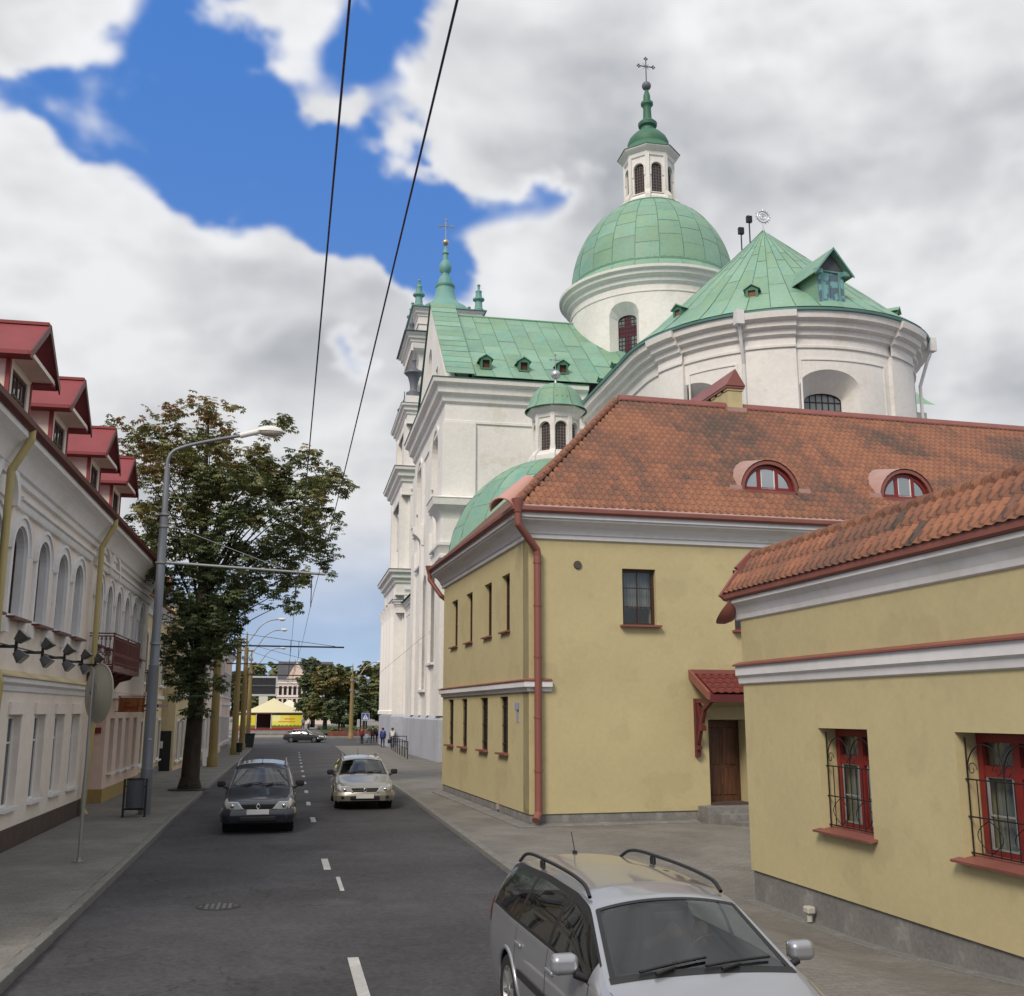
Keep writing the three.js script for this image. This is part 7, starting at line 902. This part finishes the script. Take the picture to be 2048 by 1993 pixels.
{ // driver of the silver estate
  const p = thing('person', 'driver in a grey top behind the windscreen of the silver estate', 'person', [3.39, 0, -9.3]), c = [0.16, 0.16, 0.17], B = [[0, 0.72, -0.35, 0, 1.05, -0.4, 0.15, 0.14, c], [-0.12, 1.06, -0.38, 0.12, 1.06, -0.38, 0.09, 0.09, c], [0, 1.1, -0.38, 0, 1.2, -0.36, 0.055, 0.05, skinC], [0, 1.27, -0.34, 0, 1.31, -0.34, 0.088, 0.095, skinC], [0, 1.34, -0.37, 0, 1.33, -0.38, 0.09, 0.09, [0.04, 0.03, 0.02]], [0, 1.27, -0.25, 0, 1.26, -0.235, 0.018, 0.015, skinC]];
  for (const q of [-1, 1]) { B.push([q * 0.19, 1.05, -0.38, q * 0.24, 0.85, -0.15, 0.055, 0.045, c], [q * 0.24, 0.85, -0.15, q * 0.14, 0.97, 0.1, 0.043, 0.034, skinC], [q * 0.14, 0.98, 0.12, q * 0.13, 1.02, 0.17, 0.036, 0.03, skinC], [q * 0.09, 0.7, -0.35, q * 0.12, 0.66, 0.1, 0.09, 0.07, dark]); for (let i = 0; i < 4; i++) B.push([q * (0.15 - i * 0.018), 1.03, 0.17, q * (0.14 - i * 0.018), 1.01, 0.215, 0.011, 0.009, skinC]); }
  part('body', bodyGeo(B, 76, 0.5, 1.0), personMat, p);
}
// ---------- the square at the end of the street ----------
{
  const R = rng(31), broad = palmLeaf(5, 0.5, 0.16);
  const lawn = struct('lawn', ribbon(3.5, 80, -136, -190, 0.32), mat([0.06, 0.105, 0.02], { map: T.concrete }));
  tag(part('garden_wall', bx(76, 0.6, 0.5, 42, gy(-135) + 0.3, -135), mat([0.22, 0.075, 0.055], { map: T.concrete }), scene), 'long low red wall in front of the park lawn', 'wall');
  // park trees
  const trees = [[4.0, -150, 9.6, 3.1, 2.3, 'bright yellow-green lime tree at the left edge of the park'], [9.6, -152, 9.9, 3.5, 2.1, 'broad brownish tree beside the church at the park edge'], [2.6, -168, 11.6, 2.8, 0.8, 'dark tall tree behind the yellow-green lime'], [7.0, -162, 9.8, 3.2, 0.9, 'dark green tree between the lime and the brownish one'], [14.5, -158, 10.8, 3.8, 1.5, 'olive tree mostly hidden behind the church tower'], [5.6, -142, 4.6, 1.7, 0.4, 'small round dark tree at the front of the lawn'], [8.4, -143, 4.9, 1.8, 0.5, 'second small round tree at the front of the lawn, by the post'], [11.2, -144, 5.2, 1.9, 0.2, 'small dark tree nearest the church tower'], [1.9, -160, 5.2, 1.6, 0.6, 'slim young tree beside the striped tent']];
  for (const [x, z, h, r, tn, label] of trees) {
    const t = thing('park_tree', label, 'tree', [x, gy(z) + 0.3, z], 0, 'trees in the park');
    part('trunk', taper([[0, 0, 0], [0.05, h * 0.3, 0], [0, h * 0.75, 0]], 0.035 * h, 0.04), M.bark, t);
    const cl = []; for (let i = 0; i < 16; i++) { const a = R() * 6.28, q = Math.sqrt(R()), yy = h * (0.36 + 0.6 * R()), k = Math.sin(clamp((yy / h - 0.22) / 0.82) * Math.PI) * 0.9 + 0.1; cl.push([r * q * k * Math.cos(a), yy - r * 0.2, r * q * k * Math.sin(a), r * (0.32 + 0.16 * R()), tn > 1 && yy > h * 0.7 ? 0.5 : 0]); }
    const limbs = cl.slice(0, 8).map((c) => taper([[0, h * 0.3, 0], [c[0] * 0.5, lerp(h * 0.3, c[1], 0.6), c[2] * 0.5], [c[0], c[1], c[2]]], 0.09, 0.02, 5)); part('limbs', merge(limbs), M.bark, t);
    foliage(t, cl, 95, broad, 100 + Math.floor(x * 7), (X, Y, Z, k, r2) => tn + (k - 0.5) * 1.6 + (r2 - 0.5) * 1.1, 0.7, 1.4);
  }
  { // far wood that reads as one mass
    const g = new THREE.Group(); g.name = numbered('far_wood'); scene.add(g); tag(g, 'far line of dark trees behind the big screen', 'wood', null, 'stuff'); g.position.set(-14, 0, -300);
    const cl = []; for (let i = 0; i < 70; i++) cl.push([(R() - 0.5) * 56, 5 + 7 * R() + 2 * Math.sin(i), (R() - 0.5) * 12, 2.4 + 1.6 * R(), R()]); foliage(g, cl, 22, palmLeaf(5, 1.1, 0.4), 55, (x, y, z, k, r) => 0.4 + k * 1.3 + r, 0.7, 1.5); g.children[0].name = 'foliage';
  }
  for (let i = 0; i < 7; i++) { const x = 5 + i * 2.3, h = thing('flower_bush', ['reddish flowering bush behind the low red wall, nearest the tent', 'second reddish bush along the low red wall', 'third reddish bush along the low red wall', 'fourth reddish bush along the low red wall', 'fifth reddish bush along the low red wall, near the post', 'sixth reddish bush along the low red wall', 'last reddish bush along the wall, beside the church'][i], 'bush', [x, gy(-138) + 0.3, -138.5 - (i % 2)], 0, 'bushes along the low wall'); foliage(h, [[0, 0.35, 0, 0.55, 0], [0.6, 0.3, 0.1, 0.45, i % 3 ? 0.5 : 3]], 150, palmLeaf(5, 0.22, 0.07), 300 + i, (a, b, c, k, r) => 1 + k * 1.5 + r); h.children[0].name = 'foliage'; }
}
{ // party tent with printed side panels
  const z = -168, t = thing('party_tent', 'cream pointed tent with yellow printed side panels on the square', 'tent', [-2.65, gy(z), z]);
  const cream = mat([0.66, 0.61, 0.40], { roughness: 0.9, side: THREE.DoubleSide });
  const roof = (cx, hw, hd, y0, y1) => { const n = 10, pos = [], q = [[-hw, hd], [hw, hd], [hw, -hd], [-hw, -hd]]; for (let s = 0; s < 4; s++) { const a = q[s], b = q[(s + 1) % 4]; for (let k = 0; k < n; k++) { const f = (u) => [1 - u, lerp(y0, y1, Math.pow(u, 1.35))]; const [r0, h0] = f(k / n), [r1, h1] = f((k + 1) / n); const A = [cx + a[0] * r0, h0, a[1] * r0], B = [cx + b[0] * r0, h0, b[1] * r0], C = [cx + b[0] * r1, h1, b[1] * r1], D = [cx + a[0] * r1, h1, a[1] * r1]; pos.push(...A, ...B, ...C, ...A, ...C, ...D); } } const g = new THREE.BufferGeometry(); g.setAttribute('position', new THREE.Float32BufferAttribute(pos, 3)); g.computeVertexNormals(); return boxUV(g); };
  part('roof', roof(-0.7, 5.1, 3.6, 2.55, 4.75), cream, t); part('roof', roof(1.6, 4.0, 3.4, 2.5, 4.6).translate(0, 0, -5), mat([0.78, 0.75, 0.62], { side: THREE.DoubleSide }), t);
  part('valance', b6(-5.8, 4.4, 2.36, 2.56, 3.56, 3.6), M.brown, t);
  const cv = document.createElement('canvas'); cv.width = 256; cv.height = 128; const c2 = cv.getContext('2d'); c2.fillStyle = '#e8e06a'; c2.fillRect(0, 0, 256, 128); c2.fillStyle = '#d8cf3a'; c2.fillRect(150, 0, 106, 128); c2.fillStyle = '#f0eca8'; c2.fillRect(0, 0, 70, 60);
  c2.fillStyle = '#c8552f'; { const q = rng(3); for (let x = 108; x < 190; x += 9) c2.fillRect(x, 30 + q() * 2, 6, 13); for (let x = 56; x < 200; x += 8) c2.fillRect(x, 56 + q() * 3, 5, 12); } c2.fillStyle = '#2f8a3a'; for (let x = 0; x < 256; x += 6) c2.fillRect(x, 92 + (x * 7 % 11), 6, 22); c2.fillStyle = '#c03a2a'; c2.fillRect(0, 114, 256, 14);
  const ct = new THREE.CanvasTexture(cv); ct.colorSpace = THREE.SRGBColorSpace; const bm = new THREE.MeshStandardMaterial({ map: ct, roughness: 0.8 });
  const panel = (x0, x1) => { const g = new THREE.BoxGeometry(x1 - x0, 2.0, 0.04); g.translate((x0 + x1) / 2, 1.2, 3.4); return g; };
  part('side_panel', panel(-5.6, -3.2), bm, t); part('side_panel', panel(-0.8, 3.6), bm, t); part('side_wall', b6(3.7, 3.76, 0.2, 2.5, -3.3, 3.4), mat([0.42, 0.33, 0.22]), t); part('back_wall', b6(-5.6, 3.7, 0.2, 2.5, -3.34, -3.3), mat([0.1, 0.05, 0.04]), t);
  for (const x of [-5.7, -3.1, -0.9, 3.7]) part('post', bar([x, 0, 3.45], [x, 2.6, 3.45], 0.06), M.lampWhite, t); part('floor_edge', b6(-5.8, 3.8, 0, 0.18, -3.5, 3.62), mat([0.25, 0.02, 0.02]), t);
}
{
  const s = thing('video_screen', 'big dark video screen in a grey frame above the tent', 'screen', [-5.3, gy(-180), -180]);
  part('frame', ext(R4(-2.15, 2.15, 5.2, 8.45), [R4(-1.9, 1.9, 5.5, 8.15)], 0.5, -0.25), mat([0.42, 0.44, 0.47]), s); for (let i = 0; i < 5; i++) part('screen_panel', b6(-1.9, 1.9, 5.5 + i * 0.53, 6.0 + i * 0.53, -0.1, 0.08), mat([0.022, 0.022, 0.028], { roughness: 0.35 }), s); part('stand', merge([b6(-0.7, 0.7, 0, 5.2, -0.3, 0.2)]), mat([0.6, 0.58, 0.52]), s); part('crossbar', b6(-1.9, 1.9, 6.9, 6.96, 0.09, 0.13), M.zinc, s);
}
{ // pale town house closing the view
  const z = -236, b = thing('town_house', 'pale four-storey town house with gable far across the square', 'house', [-4.2, gy(z), z]), rows = [[0.8, 2.6], [3.4, 5.4], [6.2, 8.1]], h = [];
  for (const [y0, y1] of rows) for (let i = 0; i < 11; i++) h.push([0.45 + i * 1.02, 1.1 + i * 1.02, y0, y1]);
  part('front_wall', ext(R4(0, 12, 0, 9.4), h.map((q) => R4(...q)), 0.4, -0.4), mat([0.74, 0.63, 0.57], { map: T.stain }), b); for (const q of h) part('window', b6(q[0], q[1], q[2], q[3], -0.35, -0.28), M.glassDark, b);
  for (const y of [3.0, 5.8, 8.7, 9.3]) part('string_course', b6(-0.1, 12.1, y, y + 0.22, 0.001, 0.2), M.lampWhite, b); part('gable', ext([V2(1.9, 9.5), V2(6.2, 9.5), V2(5.4, 11.3), V2(4.1, 13.4), V2(2.9, 11.4)], [], 0.5, -0.45), mat([0.72, 0.58, 0.50], { map: T.stain }), b);
  part('side_wall', b6(0.003, 0.4, 0, 9.4, -10, -0.41), M.cream, b); part('roof', profX([V2(-0.3, 9.5), V2(0.3, 9.5), V2(-4.5, 13.6), V2(-9.5, 9.5)], 12), mat([0.10, 0.10, 0.115], { map: T.metal }), b);
}
{ // crossing sign
  const s = thing('crossing_sign', 'blue square pedestrian crossing sign on a thin post', 'sign', [7.2, gy(-113) + 0.1, -113]);
  part('post', cyl(0.035, 0.035, 2.4, 0, 0, 0, 10), M.zinc, s); const p = part('panel', rb(0.8, 0.8, 0.03, 0.012, 0, 2.65, 0), mat([0.03, 0.09, 0.42], { roughness: 0.4 }), s);
  part('triangle', ext([V2(-0.3, 2.38), V2(0.3, 2.38), V2(0, 2.95)], [], 0.008, 0.017), M.lampWhite, p); part('walker', merge([bar([0, 2.62, 0.03], [-0.08, 2.42, 0.03], 0.018, 5), bar([0, 2.62, 0.03], [0.09, 2.44, 0.03], 0.018, 5), bar([0, 2.62, 0.03], [0.01, 2.75, 0.03], 0.028, 5), new THREE.SphereGeometry(0.028, 8, 6).translate(0.015, 2.8, 0.03)]), M.black, p);
  part('sign_edge', frameGeo(-0.4, 0.4, 2.25, 3.05, 0, 0.035, 0.006, 0.016), M.lampWhite, p);
  const s2 = thing('traffic_light', 'small grey signal head on a post beside the crossing sign', 'traffic light', [6.55, gy(-114) + 0.1, -114]); part('post', cyl(0.05, 0.05, 1.6, 0, 0, 0, 8), M.zinc, s2); part('signal_head', rb(0.3, 0.85, 0.25, 0.05, 0, 1.95, 0), mat([0.4, 0.41, 0.42]), s2);
}
scene.traverse((o) => { if (o.isMesh) { o.castShadow = true; o.receiveShadow = true; } });
renderer.render(scene, camera);
